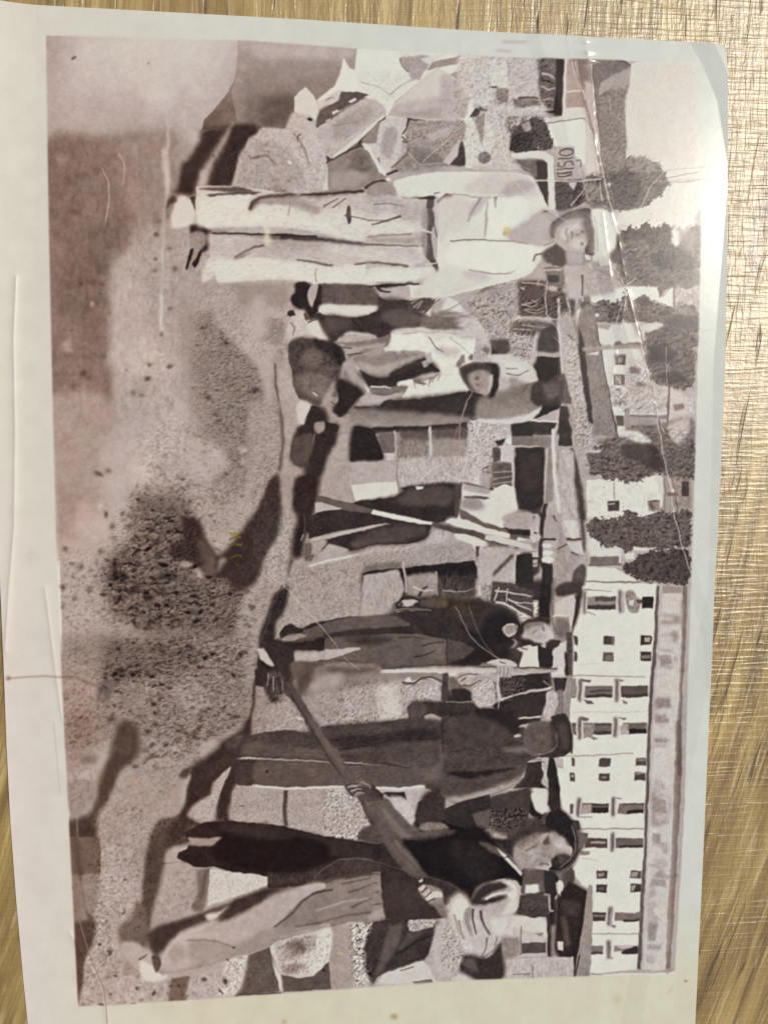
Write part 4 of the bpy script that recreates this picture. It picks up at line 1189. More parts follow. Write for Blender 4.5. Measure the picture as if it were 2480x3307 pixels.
T 9 q8x.5 b4 : 320 490 720 480 680 760 230 1000 160 880
L 95 w50-40 b5 s : 320 560 230 900
L 92 w30-26 b5 s : 430 600 350 860
L 52 w16-10 b4 : 690 620 560 700 400 760
L 88 w40-20 b6 : 680 560 600 620 440 680
P 192 b3 n10 : 500 500 720 490 700 540 620 560 500 600
T 26 q6 h b2 : 500 500 720 490 700 540 500 600
P 190 b3 n14 : 50 560 240 530 210 600 170 640 180 860 220 990 90 1010 120 860 60 800 50 640
T 36 q7 h b3 : 50 560 240 530 180 640 190 860 220 990 90 1010 60 700
P 160 b5 t3 n5 : -80 520 50 560 50 800 100 900 90 1010 -80 1030
P 200 b4 n3 : 560 880 640 840 700 940 720 970 620 985 555 980
L 120 w8 b3 : 320 880 600 820
L 70 w9 b3 : 550 985 690 968
L 100 w8 b3 : 470 900 570 870
P 170 b4 : 300 870 330 860 300 980 260 980
P 175 b4 n6 : 640 800 720 560 760 640 780 860 700 920
L 60 w3 b2 t14 : -10 760 8 762
@ 840 2400
P 150 b4 n6 : -40 300 420 300 800 280 900 420 860 520 400 560 200 620 -60 640
@ 1240 1870
P 60 b4 n4 : 960 20 1200 0 1270 0 1250 300 1260 520 1260 740 1250 900 1200 1028 900 1028 860 700 1040 400 1000 180
P 150 b4 n10 s : 680 0 820 20 800 190 690 180
T 22 q6 b3 : 680 0 820 20 800 190 690 180
P 190 b3 n10 : 800 120 860 50 1000 90 1160 160 1150 280 1060 320 1000 310 960 210 880 190
T 40 q8x.6 b3 : 800 120 860 50 1160 160 1150 280 1000 310 880 190
P 56 b3 : 1030 130 1170 120 1160 150 1060 160
L 60 w9-6 b3 : 930 190 1040 260
L 60 w8-6 b3 : 1000 160 1120 230
L 205 w14-10 b3 : 900 170 1000 230 1080 270
P 50 b3 n3 s : 1180 0 1250 0 1240 300 1160 300 1160 160
P 190 b3 n3 s : 1270 180 1420 120 1440 160 1400 400 1380 480 1330 660 1360 730 1260 740 1256 480
P 205 b3 : 1260 480 1390 440 1360 720 1260 720
P 208 b3 s : 1040 500 1150 490 1160 660 1010 655
P 58 b3 s : 1150 490 1250 520 1260 670 1160 665
P 140 b3 t3 n10 s : 1380 400 1410 420 1400 740 1360 740
P 60 b3 : 1385 420 1405 440 1395 500 1380 480
P 60 b3 : 1360 560 1380 560 1380 650 1360 650
P 172 b3 n12 s : 540 700 860 690 860 900 800 980 660 930 640 840 560 800
T 24 q6 b3 : 540 700 860 690 860 960 660 930
L 60 w10-5 b3 : 580 790 660 790 730 760
L 84 w8 b3 : 560 750 640 720
L 205 w26-14 b3 : 680 790 780 760 860 740
P 90 b3 t4 s : 805 770 850 770 845 900 810 905
L 190 w16 b3 s : 855 740 870 980
P 84 b3 n16 : 870 760 1040 740 1060 800 1030 880 900 870
T 34 q7 b3 : 870 760 1060 740 1030 880 900 870
P 190 b3 : 875 860 915 850 920 880 880 895
P 190 b3 : 1000 900 1040 890 1040 920 1010 915
L 150 w10-4 b3 : 1190 760 1250 810
L 190 w18-12 b3 : 870 905 1060 860 1250 815
P 185 b3 n6 : 1230 840 1290 850 1280 960 1260 1028 1210 1028 1220 930
P 64 b3 n4 s : 1270 740 1370 740 1360 830 1300 900 1280 840
P 130 b3 n10 : 1290 840 1340 830 1350 1000 1290 1028 1270 960
P 150 b3 n3 s : 1370 730 1410 730 1390 1120 1340 1120 
P 140 b4 s : 1405 740 1440 740 1440 880 1400 880
@ 1240 2200
P 58 b3 n4 s : 800 180 900 120 1250 60 1220 100 1240 200 1180 260 1170 300 1000 330 860 220
L 190 w18-14 b3 : 870 135 1060 90 1250 45
L 190 w14 b3 s : 1000 270 1180 260
P 180 b3 n6 : 1220 70 1290 80 1300 150 1260 260 1220 280 1230 180 1200 120
P 60 b3 n5 s : 1070 600 1180 580 1190 700 1240 800 1080 800 960 800 1050 710
L 195 w12-9 b3 : 1075 600 1185 590
P 175 b3 n10 : 1180 570 1240 580 1220 700 1230 800 1180 760 1200 680
L 84 w7 b3 : 1170 600 1210 610
P 54 b3 n4 s : 1240 560 1290 570 1320 820 1330 1028 1260 1028 1250 860 1220 700
P 175 b4 n12 : 1270 560 1340 570 1350 660 1300 640
P 72 b3 n4 s : 760 860 1090 800 1100 900 1080 1028 660 1028 640 940
P 100 b4 n3 : 660 990 790 900 800 1028 660 1028
P 56 b3 n5 m : 440 880 560 920 760 870 660 950 650 1028 440 1028 420 960
P 78 b3 n4 t2 : 330 800 430 860 440 1028 360 1028 250 960 280 860
L 100 w6 b3 : 400 880 410 1028
@ 0 0 1
P 160 b10 n4 : 700 930 1000 940 1560 1150 1560 1800 1560 2250 1440 2700 1300 2800 1100 2800 860 2640 760 2700 740 2500 820 2420 850 2300 850 2100 880 1900 900 1650 920 1500 900 1350 860 1200 800 1080 720 1000
P 168 b8 n6 : 700 930 960 930 960 1000 930 1040 905 1120 900 1200 800 1150 700 1040
@ 880 900
P 172 b6 n5 t2 : -240 0 190 30 160 120 150 200 100 250 110 320 90 400 120 480 110 600 150 760 200 900 190 1168 -80 1168 -60 900 -100 700 -200 500 -240 300
L 182 w60-30 b10 a70 : 10 0 10 300 60 500
P 150 b8 n8 : 100 420 130 380 40 300 -60 320 -60 450 60 520
P 158 b5 n6 : 40 500 130 480 60 700 50 900 90 1168 -40 1168 0 900 0 700
L 90 w12-16 b5 : 20 640 30 800 60 1000 70 1168
@ 840 1300
P 158 b5 n7 : 0 0 160 0 180 500 60 600 0 760 -80 900 -80 0
T 12 q6x.6 b6 : -80 0 160 0 160 560 -80 800
P 165 b5 n6 : 180 0 290 0 290 180 240 400 240 600 250 800 240 1000 160 1402 0 1402 0 1230 120 1050 160 900 170 600 200 480
T 12 q6 b5 : 170 700 240 700 240 1200 100 1402 0 1402
L 95 w18-24 b4 : 150 50 165 180 175 300 160 400 150 520
P 68 b5 n7 : 0 790 60 640 100 570 160 560 170 700 155 900 120 1040 50 1120 20 1200 0 1300 -60 1300 -60 900
L 165 w5 b2 a70 : 60 1220 130 1310 190 1402
P 165 b3 n5 : 590 150 700 150 705 450 680 700 720 760 440 720 450 560 500 420 560 260
P 54 b3 n4 t2 : 380 40 470 40 500 130 590 170 560 280 510 380 460 520 440 700 410 830 380 940 340 1040 320 1150 250 1180 235 1100 260 960 280 860 235 800 245 640 270 560 350 510 350 440 240 440 250 300 300 180 340 150
P 74 b3 n3 : 290 180 360 140 400 200 400 270 370 340 350 500 260 460 235 400 250 300
L 150 w10-6 b3 : 410 260 385 340 375 380
P 150 b4 : 405 170 450 140 490 160 480 230 430 230 410 260
L 84 w10 b3 : 330 840 345 930 320 1020
L 160 w10 b3 : 330 990 310 1040
P 160 b4 n5 : 180 480 350 510 350 530 270 560 245 640 240 800 175 800 160 620
P 110 b5 n6 : 320 1080 380 1050 410 1110 390 1200 340 1200
L 66 w24-14 b3 : 240 1180 220 1270 200 1402
F printed_doorway | dark square opening with pale planks beside the printed crouching men
P 190 b3 n6 s m : 680 440 700 175 1000 190 1280 175 1560 150 1590 600 1300 605 1150 620 1020 640 1030 690 1000 720 720 735 680 600
P 52 b3 n3 s : 705 178 860 190 920 190 1000 195 1260 185 1560 155 1560 205 1280 220 1250 260 1060 240 1000 220 870 235 905 320 935 410 925 435 680 450
P 120 b3 n6 s : 880 250 1010 240 1010 380 930 380
P 150 b4 n9 s : 1010 240 1260 260 1260 610 1150 610 1020 630
T 14 q5x3 b3 : 1020 250 1560 200 1580 600 1050 620
P 110 b5 n12 s : 1060 240 1250 260 1250 400 1060 360
P 120 b5 n12 s : 1290 215 1560 205 1560 330 1290 320
L 200 w16-14 b3 : 1275 185 1270 300 1285 400 1295 600
L 180 w14 b3 : 1022 230 1015 380 1025 480
L 95 w8-6 b3 : 1245 200 1250 380
L 190 w20-10 b3 : 1160 600 1280 500 1330 400
L 195 w12-8 b3 : 1380 420 1480 500 1560 530
P 165 b4 n4 s : 680 455 1010 440 1025 600 690 630
P 205 b4 n3 s : 690 630 1020 600 1030 690 720 735
P 196 b4 n10 : 1570 140 1659 130 1659 640 1590 620
T 26 q7 h b3 : 1570 140 1659 130 1659 640 1590 620
F printed_doorway | dark open doorway behind the printed leaning planks, lower of the two openings
P 50 b3 n3 m : 780 1290 850 1270 1100 1240 1450 1200 1600 1185 1640 1260 1640 1402 780 1402 770 1330
P 180 b4 n7 : 740 1160 860 1090 1100 1080 1240 1030 1320 960 1440 940 1460 1000 1400 1040 1600 1060 1640 1110 1640 1180 1450 1190 1380 1215 1100 1235 860 1260 790 1270
T 14 q6 h b4 : 800 1090 1640 1060 1640 1180 800 1260
P 122 b5 n7 : 790 1230 1000 1190 1060 1200 1040 1245 860 1260
P 205 b3 : 1460 985 1560 1000 1659 1060 1540 1045
P 162 b4 n4 : 250 1200 330 1200 740 1140 800 1210 790 1290 770 1402 200 1402
T 8 q6 b4 : 250 1200 740 1150 790 1290 770 1402 200 1402
@ 840 1850
P 163 b4 n4 : 210 30 770 0 790 120 770 200 750 330 620 340 420 390 310 400 230 370 150 400 130 500 110 480 130 380 160 240
T 9 q6 b4 : 210 30 770 0 770 330 420 390 150 420
P 60 b4 n5 : 180 100 215 90 210 200 170 320 120 380 110 500 30 580 0 540 0 440 60 300 110 160
P 150 b4 n4 m s : 780 60 1200 60 1300 100 1620 60 1620 180 1300 180 1180 180 1050 200 1020 270 900 300 760 330 800 200
P 50 b10 gy120 n5 : 780 -40 1620 -60 1620 120 1450 140 1330 110 1300 100 1080 110 900 130 780 120
L 60 w12-5 b4 : 1240 150 1190 175
L 84 w10-6 b4 : 1130 120 1060 150 1030 190
L 196 w14-8 b4 : 1090 150 1180 140 1260 150
L 190 w10-8 b4 : 1400 120 1500 140 1600 150
T 9 q6x3 b3 : 790 40 1620 20 1610 170 1020 260 780 300
L 190 w18 b3 : 1325 20 1325 120 1320 170
L 165 w12 b3 : 1085 30 1090 120
L 180 w12 b3 : 1200 130 1260 110 1280 160
P 190 b3 n10 : 1620 0 1660 0 1660 260 1615 180
P 150 b6 n6 : 0 540 60 600 130 760 250 880 400 900 480 960 460 1140 360 1190 0 1220 -100 1200 -100 600
P 52 b3 n4 t2 : 30 500 110 490 240 520 370 510 560 460 800 430 860 480 760 560 560 570 260 590 265 680 400 680 360 740 290 760 260 830 200 900 140 940 120 880 60 850 50 960 40 860 0 780 -20 700 20 580
P 172 b4 : -10 570 30 565 110 700 70 700 20 640
P 175 b4 n6 : 260 590 560 570 680 550 765 560 700 600 560 640 400 680 270 680
P 130 b8 n8 : 140 780 220 800 240 900 180 960 120 980 80 900
P 100 b4 n14 : 60 780 160 800 230 820 210 860 180 900 110 980 70 960
T 22 q6 h b3 : 60 780 220 800 180 960 70 960
L 60 w30-14 b4 : 110 860 80 960 130 930
P 166 b4 n6 : 250 860 300 900 300 1000 360 1060 380 1180 260 1210 0 1230 0 960 60 1000 180 980
T 9 q6 b4 : 0 980 280 920 370 1180 0 1220
P 205 b3 : 270 1080 330 1090 340 1115 290 1100
P 172 b4 n6 : 300 940 420 920 700 860 960 800 1080 790 1360 840 1360 960 1160 960 1100 1100 860 1140 700 1140 480 1170 440 1130 380 1040
P 158 b8 n6 : 300 940 600 900 640 1060 460 1120 
T 24 q6 h b4 : 600 900 960 840 1120 840 1340 850 1360 960 1160 960 1100 1090 800 1130 600 1130
P 196 b5 n6 a70 : 860 860 1000 850 1060 1060 900 1110
T 22 q5 b3 : 480 1100 880 1080 880 1140 480 1165
P 180 b4 n16 : 1120 840 1340 850 1360 960 1170 970 1110 1010
L 84 w12-8 b3 : 1080 830 1150 840 1200 800 1290 800 1380 840
P 205 b3 : 1090 800 1120 785 1140 810 1120 830
L 205 w10 b3 : 1100 850 1220 810 1300 820 1380 850
P 60 b3 n4 : 1400 740 1400 870 1500 880 1600 900 1590 960 1380 970 1370 750
P 120 b8 : 1410 760 1480 800 1540 880 1440 900
P 175 b3 n12 : 1470 750 1659 750 1659 840 1500 850
L 60 w12-8 b3 : 1490 840 1580 850 1640 810
L 80 w8 b3 : 1500 800 1640 780
P 215 b3 : 1420 745 1475 740 1470 780 1420 775
P 205 b3 n8 : 1600 900 1659 880 1659 1000 1600 960
@ 740 2180
P 168 b4 n6 : 60 820 180 800 400 850 420 1130 0 1100 20 940
P 168 b4 n6 : 440 860 740 850 900 860 1080 900 1100 1110 980 1240 700 1190 450 1140
T 8 q6 b4 : 30 820 740 850 700 1180 0 1100
L 78 w30-24 b4 : 430 855 425 1000 425 1140
L 55 w26-30 b5 s : 60 500 40 700 0 900
P 58 b3 n4 t2 s : -10 500 60 490 70 640 60 820 20 960 0 1100 -30 1100
P 190 b3 n12 : 750 860 860 850 960 900 1060 1040 1100 1110 980 1130 1000 1240 900 1230 720 1190 770 1000
T 44 q7 h b3 : 760 860 900 860 1100 1100 980 1240 740 1180
E 70 b4 : 115 1018 12 9
E 95 b4 : 290 730 14 9
E 84 b4 t6 : 890 1140 24 14
P 186 b3 n8 : 860 790 1000 800 1100 860 1330 850 1480 840 1440 960 1400 1120 1380 1140 1260 1010 1180 930 1100 890
P 56 b3 n4 : 1140 890 1310 875 1340 960 1310 970 1180 900
P 205 b4 n8 : 1190 920 1290 970 1380 1000 1400 1120 1370 1110 1290 1040
L 90 w8 b3 t12 : 1330 1000 1380 980 1350 1020
@ 150 2060
P 62 b4 t4 n3 : 1540 590 1560 600 1550 740 1440 750 1410 830 1420 900 1440 1100 1390 1370 1280 1380 1290 1200 1310 1090 1400 960 1380 960 1340 1040 1270 1100 1240 1180 1100 1280 1070 1330 1170 1400 1260 1380 1659 1380 1659 1542 790 1542 860 1380 980 1340 1040 1240 1050 1100 1080 1040 1090 980 1200 880 1310 790 1450 700
P 168 b3 n8 : 1070 1330 1120 1260 1240 1180 1290 1200 1270 1340 1200 1390 1130 1370
T 16 q6 h b3 : 1070 1330 1240 1180 1290 1200 1270 1340 1200 1390
L 170 w24-14 b3 : 1250 1180 1280 1090 1350 1040 1390 950
P 160 b4 n5 t3 : 960 1140 1060 1060 1040 1240 960 1350 900 1370 920 1240
P 84 b6 : 1030 990 1100 970 1060 1060 1000 1040
P 90 b6 t5 n10 : 860 1380 1000 1340 1060 1400 1240 1440 1240 1500 960 1542 800 1542
T 16 q8 h b4 : 800 1380 1260 1400 1240 1542 790 1542
P 166 b4 n6 : 1430 1110 1560 1080 1659 1110 1659 1380 1390 1370
T 10 q6 b4 : 1430 1110 1659 1110 1659 1380 1390 1370
E 66 b3 : 1498 1302 14 10
E 84 b3 : 1490 1248 10 14
P 150 b4 n6 : 1560 350 1659 380 1659 740 1560 740 1550 620 1570 460
L 56 w26-16 b3 : 1630 0 1610 200 1575 350 1560 520 1530 640
P 52 b3 t3 : 1570 240 1659 270 1659 370 1590 340
P 172 b3 : 1610 80 1650 110 1659 190 1620 150
@ 0 0 1
G 160 5 36 : 1100 2240 1330 2200 1400 2260 1400 2320 1220 2330 1060 2335
G 200 5 40 : 1050 2560 1140 2545 1210 2640 1200 2700 1060 2690
G 120 5 24 : 880 1860 1150 1860 1130 1960 960 2010 900 1980
G 60 5 24 : 770 2260 940 2200 1000 2330 830 2370
G 60 5 28 : 760 2540 930 2560 920 2650 760 2640
@ 520 540
F printed_person | man in a white suit with sash belt and pale flat hat standing with arms down, printed at the top of the old photograph
P 196 b3 n3 m : 275 150 620 150 900 190 1150 180 1300 175 1530 160 1600 110 1740 130 1740 800 1740 890 1560 890 1160 880 1040 850 860 850 560 868 440 870 410 800 385 700 370 600 390 490 600 470 400 470 290 460 270 360 270 220
P 205 b6 ushoe : 120 250 180 220 240 270 260 350 240 440 90 470 80 400 100 320
P 80 b6 t10 : 50 300 80 230 110 220 130 260 80 290 50 340 60 400
P 75 b4 t12 : 220 225 265 225 265 340 250 300
P 150 b4 n6 m : 230 460 370 480 380 560 350 620 320 660 290 740 240 770 190 780 200 700 220 620
P 55 b4 : 225 450 280 440 380 470 400 500 370 520 380 600 340 640 300 640 340 590 350 520 300 490 230 500
P 55 b4 : 225 630 250 620 230 720 200 780 190 770
P 55 b4 : 290 640 320 630 290 720 260 770 245 740 270 690
P 205 b7 m : 330 770 360 700 400 690 410 800 380 850 320 880 310 840
P 208 b4 : 275 230 360 220 640 190 900 200 980 240 1040 340 1240 350 1380 380 1540 360 1740 380 1740 540 1440 560 1300 550 1180 500 1000 470 800 465 600 460 290 460 270 360
P 214 b8 t3 : 300 280 640 260 900 350 1240 420 1500 440 1400 500 1100 430 760 430 300 440
P 190 b4 n3 : 380 490 800 540 1160 560 1240 560 1640 600 1740 610 1740 730 1500 730 1300 740 1100 700 800 640 560 700 400 690 380 600
P 180 b10 : 700 610 900 600 1200 600 1200 700 960 700 700 680
P 214 b4 : 400 700 560 690 760 690 980 740 1300 760 1740 740 1740 880 1560 885 1160 875 1040 848 860 848 560 865 440 868 410 800
P 100 b5 : 280 165 420 155 620 158 700 185 600 195 360 180
P 88 b5 : 350 215 600 190 760 192 700 210 480 215 380 232
P 84 b4 : 670 350 680 290 730 235 860 210 980 200 1080 215 1200 190 1300 175 1520 170 1525 235 1200 240 1080 225 960 240 840 265 760 265 720 295
P 160 b6 : 700 240 900 235 1040 240 1200 300 1180 360 1060 330 940 290 780 280
L 95 w12-4 b3 : 1440 225 1360 270 1290 310
L 95 w10-4 b3 : 1320 240 1260 290 1220 305
L 150 w8 b3 : 980 250 960 370
P 130 b4 : 1400 290 1440 290 1445 370 1435 440 1410 450 1395 400
L 150 w6 b2 : 1200 305 1400 330 1740 350
P 70 b4 n4 : 400 490 800 500 1000 510 1170 515 1300 550 1540 575 1560 590 1400 585 1240 570 1160 570 860 560 800 540 600 520 400 510
P 150 b5 n4 : 400 475 800 465 1000 480 1100 490 1150 515 800 500 400 490
P 80 b4 : 540 705 620 650 700 610 780 595 700 635 620 680
L 95 w6-16 b5 : 1020 700 1180 730 1300 742
L 95 w8-14 b4 : 1460 740 1560 728 1740 722
L 160 w10 b4 : 1190 760 1170 800 1165 870
L 150 w10-6 b4 : 1230 560 1190 600
L 205 w20 b4 a70 : 800 465 800 580
L 84 w6-12 b3 : 1580 440 1660 420 1740 400
L 182 w50-60 b5 : 330 30 320 100 310 150
@ 1200 540
P 212 b3 n2 ucoat : 165 120 230 90 300 70 500 40 1000 40 1150 60 1220 90 1260 180 1320 260 1330 310 1380 330 1400 400 1370 560 1300 640 1260 720 1200 800 1080 850 900 900 640 960 560 980 280 980 270 900 400 890 470 800 520 240 460 220 220 240 200 230
P 178 b4 n3 utrousers_waist : -40 140 0 110 140 110 170 150 200 230 470 230 480 400 470 560 480 720 470 860 300 880 0 880 -40 860
P 160 b6 : 0 120 140 110 190 230 240 260 0 260 -30 200
P 88 b4 : -30 130 0 115 60 110 0 180 -40 190
L 84 w14-6 b3 : -30 200 30 175
L 130 w8-4 b3 : 10 290 60 285 110 290
L 130 w9-5 b3 : 120 280 180 290 250 305
P 180 b8 : 100 300 400 260 400 400 240 480 0 470 0 330
L 80 w6-12 b3 : 0 430 120 405 220 370
L 120 w12-6 b3 : 220 370 300 350
P 160 b6 : 0 500 120 460 360 470 400 540 240 570 0 560
L 110 w6-10 b3 : 80 530 200 510 340 500
L 100 w8-6 b3 : 0 580 150 600 340 600
L 90 w14-8 b3 : 0 720 100 725 180 745 280 758
P 205 b6 : 0 610 380 610 400 700 300 750 160 730 0 710
P 208 b6 : 0 760 300 770 460 750 460 800 300 850 0 860
P 92 b3 n4 ubelt : 430 225 465 235 470 300 455 320 465 340 470 430 455 480 455 600 470 690 490 720 505 790 490 810 470 760 440 720 405 680 410 600 415 440 410 300
P 150 b4 n4 : 350 330 420 320 410 700 380 620 370 460
L 205 w12 b3 : 360 475 460 500
L 205 w9 b3 : 400 740 500 720
L 90 w8 b2 : 470 430 490 530
P 70 b3 t4 : 220 225 260 235 380 230 470 215 480 240 440 250 300 245 240 245
P 75 b3 t4 : 490 265 560 200 610 215 600 240 540 255 500 275
L 95 w10-4 b3 : 470 200 520 190
L 110 w8-5 b3 : 600 208 740 215
L 150 w7-5 b3 : 740 225 860 235 1000 225 1160 210
P 90 b3 : 920 230 945 230 935 300 920 325
L 160 w22-8 b5 : 880 230 860 280 870 400 850 540
P 178 b6 : 720 360 760 290 820 240 860 240 800 320 740 400
P 188 b10 a70 : 490 300 620 270 800 260 700 400 560 480 520 600
P 196 b10 t3 : 1000 50 1100 60 1190 100 1180 150 1000 190 800 200 960 140
L 150 w8-6 b3 : 960 205 1060 180 1140 150 1190 120
L 170 w6 b3 : 820 140 960 130 1100 100
P 222 b6 : 800 260 1060 230 1180 250 1180 330 1100 430 1000 520 860 540 880 380
P 222 b6 : 620 580 1060 570 1280 600 1230 720 1160 800 900 820 720 780 560 700
L 205 w20-14 b4 : 1190 110 1260 200 1310 270
P 165 b4 n3 t2 : 1050 550 1060 500 1180 430 1260 340 1290 310 1390 340 1400 400 1360 560 1290 600 1180 580
P 90 b4 t4 : 1270 370 1300 325 1330 335 1290 350 1280 400
L 70 w8-5 b3 : 1295 600 1340 580 1370 555
P 205 b3 : 1300 620 1370 560 1340 620 1280 690 1240 740 1220 700
L 100 w8-5 b3 : 590 566 720 550 900 552 1050 558 1180 585
L 120 w8-12 b3 : 1215 715 1230 670 1280 660
L 160 w8-5 b3 : 680 795 760 800 800 790
L 170 w12-6 b4 : 800 790 960 810 1080 790
P 120 b4 : 700 790 750 800 760 825 730 820
P 196 b8 : 440 860 620 800 900 840 800 890 560 960 300 970
E 205 b3 y34 : 1018 478 30 24 -20
E 190 b3 y34 : 1005 500 20 18 
P 170 b4 t3 m : 330 850 400 835 415 860 410 895 360 890
L 66 w10-6 b3 t2 : 30 880 140 870 250 875 310 870
P 88 b3 n3 : 0 110 60 90 130 110 60 130
P 214 b3 : 90 90 130 90 150 105 110 110
P 165 b4 n3 uhand : 20 890 120 880 260 880 280 960 270 990 100 1000 40 970
L 66 w9-7 b3 : 50 900 70 940 140 940
P 205 b3 : 60 905 90 900 100 925 75 930
@ 1700 600 4.673
P 78 b8 t2 m : 330 620 400 560 460 500 540 460 620 410 760 380 860 360 940 370 970 420 970 560 1000 800 1000 1040 900 1040 880 900 780 500 620 520 520 560 430 640 410 800 350 740
P 60 b6 t4 : 330 640 380 560 440 540 460 580 430 640 410 780 360 760
P 185 b8 t2 uface : 420 640 520 570 600 530 700 520 800 490 880 500 910 620 940 800 930 900 870 1000 700 990 600 980 520 920 440 830 410 740
P 205 b12 : 420 660 500 620 540 720 520 860 580 920 500 900 430 810
P 208 b14 : 640 600 760 560 820 640 820 720 740 740 660 680
P 92 b10 t2 : 580 680 600 640 620 650 600 720 590 800 570 780
P 84 b8 t2 : 620 790 650 730 670 740 660 800 630 840
P 120 b12 t2 : 560 800 620 760 680 790 620 880 570 880
P 84 b10 t2 : 820 700 860 690 860 760 830 770
P 88 b9 t2 : 790 870 830 850 850 880 840 940 790 960
P 205 b10 : 650 800 760 810 820 800 880 740 910 800 900 860 780 830 760 900 700 980 640 940 640 850
P 110 b12 t3 : 840 560 880 560 940 760 940 900 900 880 880 700
P 75 b8 t3 m : 870 900 940 700 980 620 1000 800 1005 1050 880 1020
P 212 b7 uhat : 960 400 1080 380 1200 410 1240 520 1300 660 1330 800 1320 900 1240 960 1130 1010 1080 1060 1060 1130 1000 1130 1000 960 980 700 950 560
P 216 b10 t-6 : 980 620 1100 700 1120 900 1040 1040 1000 960
P 180 b12 t2 : 1000 560 1060 540 1080 590 1000 600
@ 880 900
F printed_person | man in dark trousers half hidden behind the printed white-shirted bending worker
P 92 b3 n4 m : 340 45 740 50 800 100 800 200 760 200 400 200 340 160
P 50 b3 m : 185 30 270 40 250 110 270 200 300 230 320 60 370 60 380 200 350 250 270 300 240 230 160 200 150 130 180 110
P 168 b3 : 250 80 270 45 325 45 310 140 285 205 260 150
P 60 b4 : 110 250 150 240 160 280 110 280
P 190 b4 n6 : 110 350 180 250 220 230 260 280 250 340 330 310 360 340 420 460 300 460 230 440 120 470
P 60 b3 : 225 270 245 270 250 320 230 310
L 60 w10 b3 : 260 300 310 310
P 205 b4 : 250 350 330 315 360 350 415 460 320 460 260 400
F printed_person | worker in white rolled-sleeve shirt and dark waistcoat bending over, beside the man in white suit
P 210 b3 n3 m : 350 240 420 205 500 200 760 215 790 240 700 280 620 295 540 275 440 292 380 270
P 66 b3 n4 m : 260 300 350 260 440 290 540 275 640 295 760 260 840 200 940 180 1000 170 1020 230 1100 260 1140 360 1080 370 920 390 840 450 760 440 600 400 560 400 540 450 440 480 340 440 330 330
P 80 b6 : 380 330 520 320 560 360 500 430 400 420
P 56 b6 : 600 310 700 280 880 260 900 360 740 400 640 380
P 168 b4 n4 m : 560 420 600 395 680 400 770 430 780 460 640 480 550 480 490 470 500 450 550 455
P 175 b4 n4 m : 740 50 780 40 1020 40 1030 150 1000 160 860 170 790 130 760 100 735 70
P 56 b3 : 780 50 810 60 830 90 890 95 890 105 820 105 790 85
P 205 b3 : 800 60 820 50 840 80 820 85
P 66 b4 m : 780 120 860 170 1000 160 1040 170 1000 240 900 260 800 220
P 84 b4 n5 m : 1000 180 1080 160 1200 150 1180 200 1140 240 1060 240
L 150 w14-8 b3 : 1040 190 1090 160
L 160 w10 b3 : 1080 230 1130 170
P 206 b3 n3 ushirt : 1150 260 1180 190 1240 150 1320 140 1400 180 1460 240 1540 310 1600 400 1620 520 1640 600 1590 640 1480 640 1400 680 1430 740 1500 830 1520 850 1400 860 1000 915 960 850 945 790 1050 760 1200 740 1270 700 1160 590 1130 545 850 550 900 400 960 370 1120 365
P 150 b4 : 1120 260 1160 270 1200 300 1180 370 1110 360
P 110 b5 : 1180 290 1400 290 1480 280 1500 310 1380 350 1420 380 1300 380 1180 370
P 84 b3 : 1140 230 1180 180 1230 150 1200 210 1150 260
L 130 w10-6 b3 : 1230 220 1260 180
P 130 b6 : 1200 220 1260 160 1240 240 1300 240 1440 270 1200 290
P 222 b6 : 920 400 1100 380 1160 460 1380 460 1600 500 1580 620 1400 640 1260 700 1180 600 1130 540 880 540
P 190 b8 : 1350 400 1500 320 1580 400 1600 470 1400 440
L 185 w10-5 b3 : 1170 410 1260 395 1400 400
P 110 b5 : 1470 600 1500 570 1540 600 1500 620
P 120 b5 : 1380 650 1400 610 1430 640 1400 680
P 100 b5 : 1400 690 1460 650 1560 620 1640 640 1600 680
P 118 b4 n5 uforearm : 460 500 490 480 540 485 660 470 800 450 890 420 870 500 760 530 680 570 620 590 540 600 500 560
P 160 b5 : 540 500 680 490 760 500 860 470 850 510 760 530 640 570 560 570
P 200 b4 : 470 495 520 490 540 520 490 520
P 188 b4 : 510 575 545 575 560 600 530 605
P 162 b4 n4 m : 580 600 700 570 860 550 1140 550 1150 590 1080 640 960 700 880 740 760 740 680 700 640 670 600 650
P 130 b7 : 600 610 680 580 740 600 840 560 1000 560 960 620 800 680 680 680
P 150 b4 n4 m : 530 660 580 610 640 680 700 800 725 860 700 870 600 800 500 760 490 720
L 205 w10-14 b3 : 620 650 680 760 720 860
P 62 b3 n4 m : 640 680 760 740 880 745 900 690 960 690 1100 600 1150 590 1180 640 1260 690 1200 730 1050 760 940 780 940 830 860 860 740 830 700 780
P 60 b4 : 960 690 1060 630 1140 600 1170 650 1000 700
P 190 b4 : 1130 650 1170 620 1180 660 1150 670
P 195 b4 : 740 815 870 805 880 820 740 830
P 130 b4 n5 : 740 830 860 850 940 830 950 880 820 910 740 870
P 84 b4 n5 m : 120 500 170 440 230 440 300 470 440 480 500 560 550 620 520 680 490 740 480 860 440 900 340 960 200 900 160 800 150 700 120 620
P 100 b10 : 240 520 360 500 420 620 340 700 220 640
P 72 b10 : 150 500 200 470 240 580 160 640
P 110 b10 : 160 800 300 700 480 720 480 860 360 900 240 860
P 56 b4 : 300 460 460 480 540 620 500 640 440 560 360 520
L 205 w10-6 b2 : 310 855 345 888
P 150 b4 n4 m : 390 900 420 850 460 780 480 800 470 840 440 860 485 880 440 900 490 930 430 940 480 980 440 990 520 1060 590 1020 610 1168 480 1168 490 1100 410 1080 390 1000
P 52 b3 n4 m : 270 980 320 960 380 1000 400 1080 500 1110 480 1168 200 1168 240 1080
P 150 b4 n6 : 310 1120 360 1070 400 1090 400 1168 320 1168
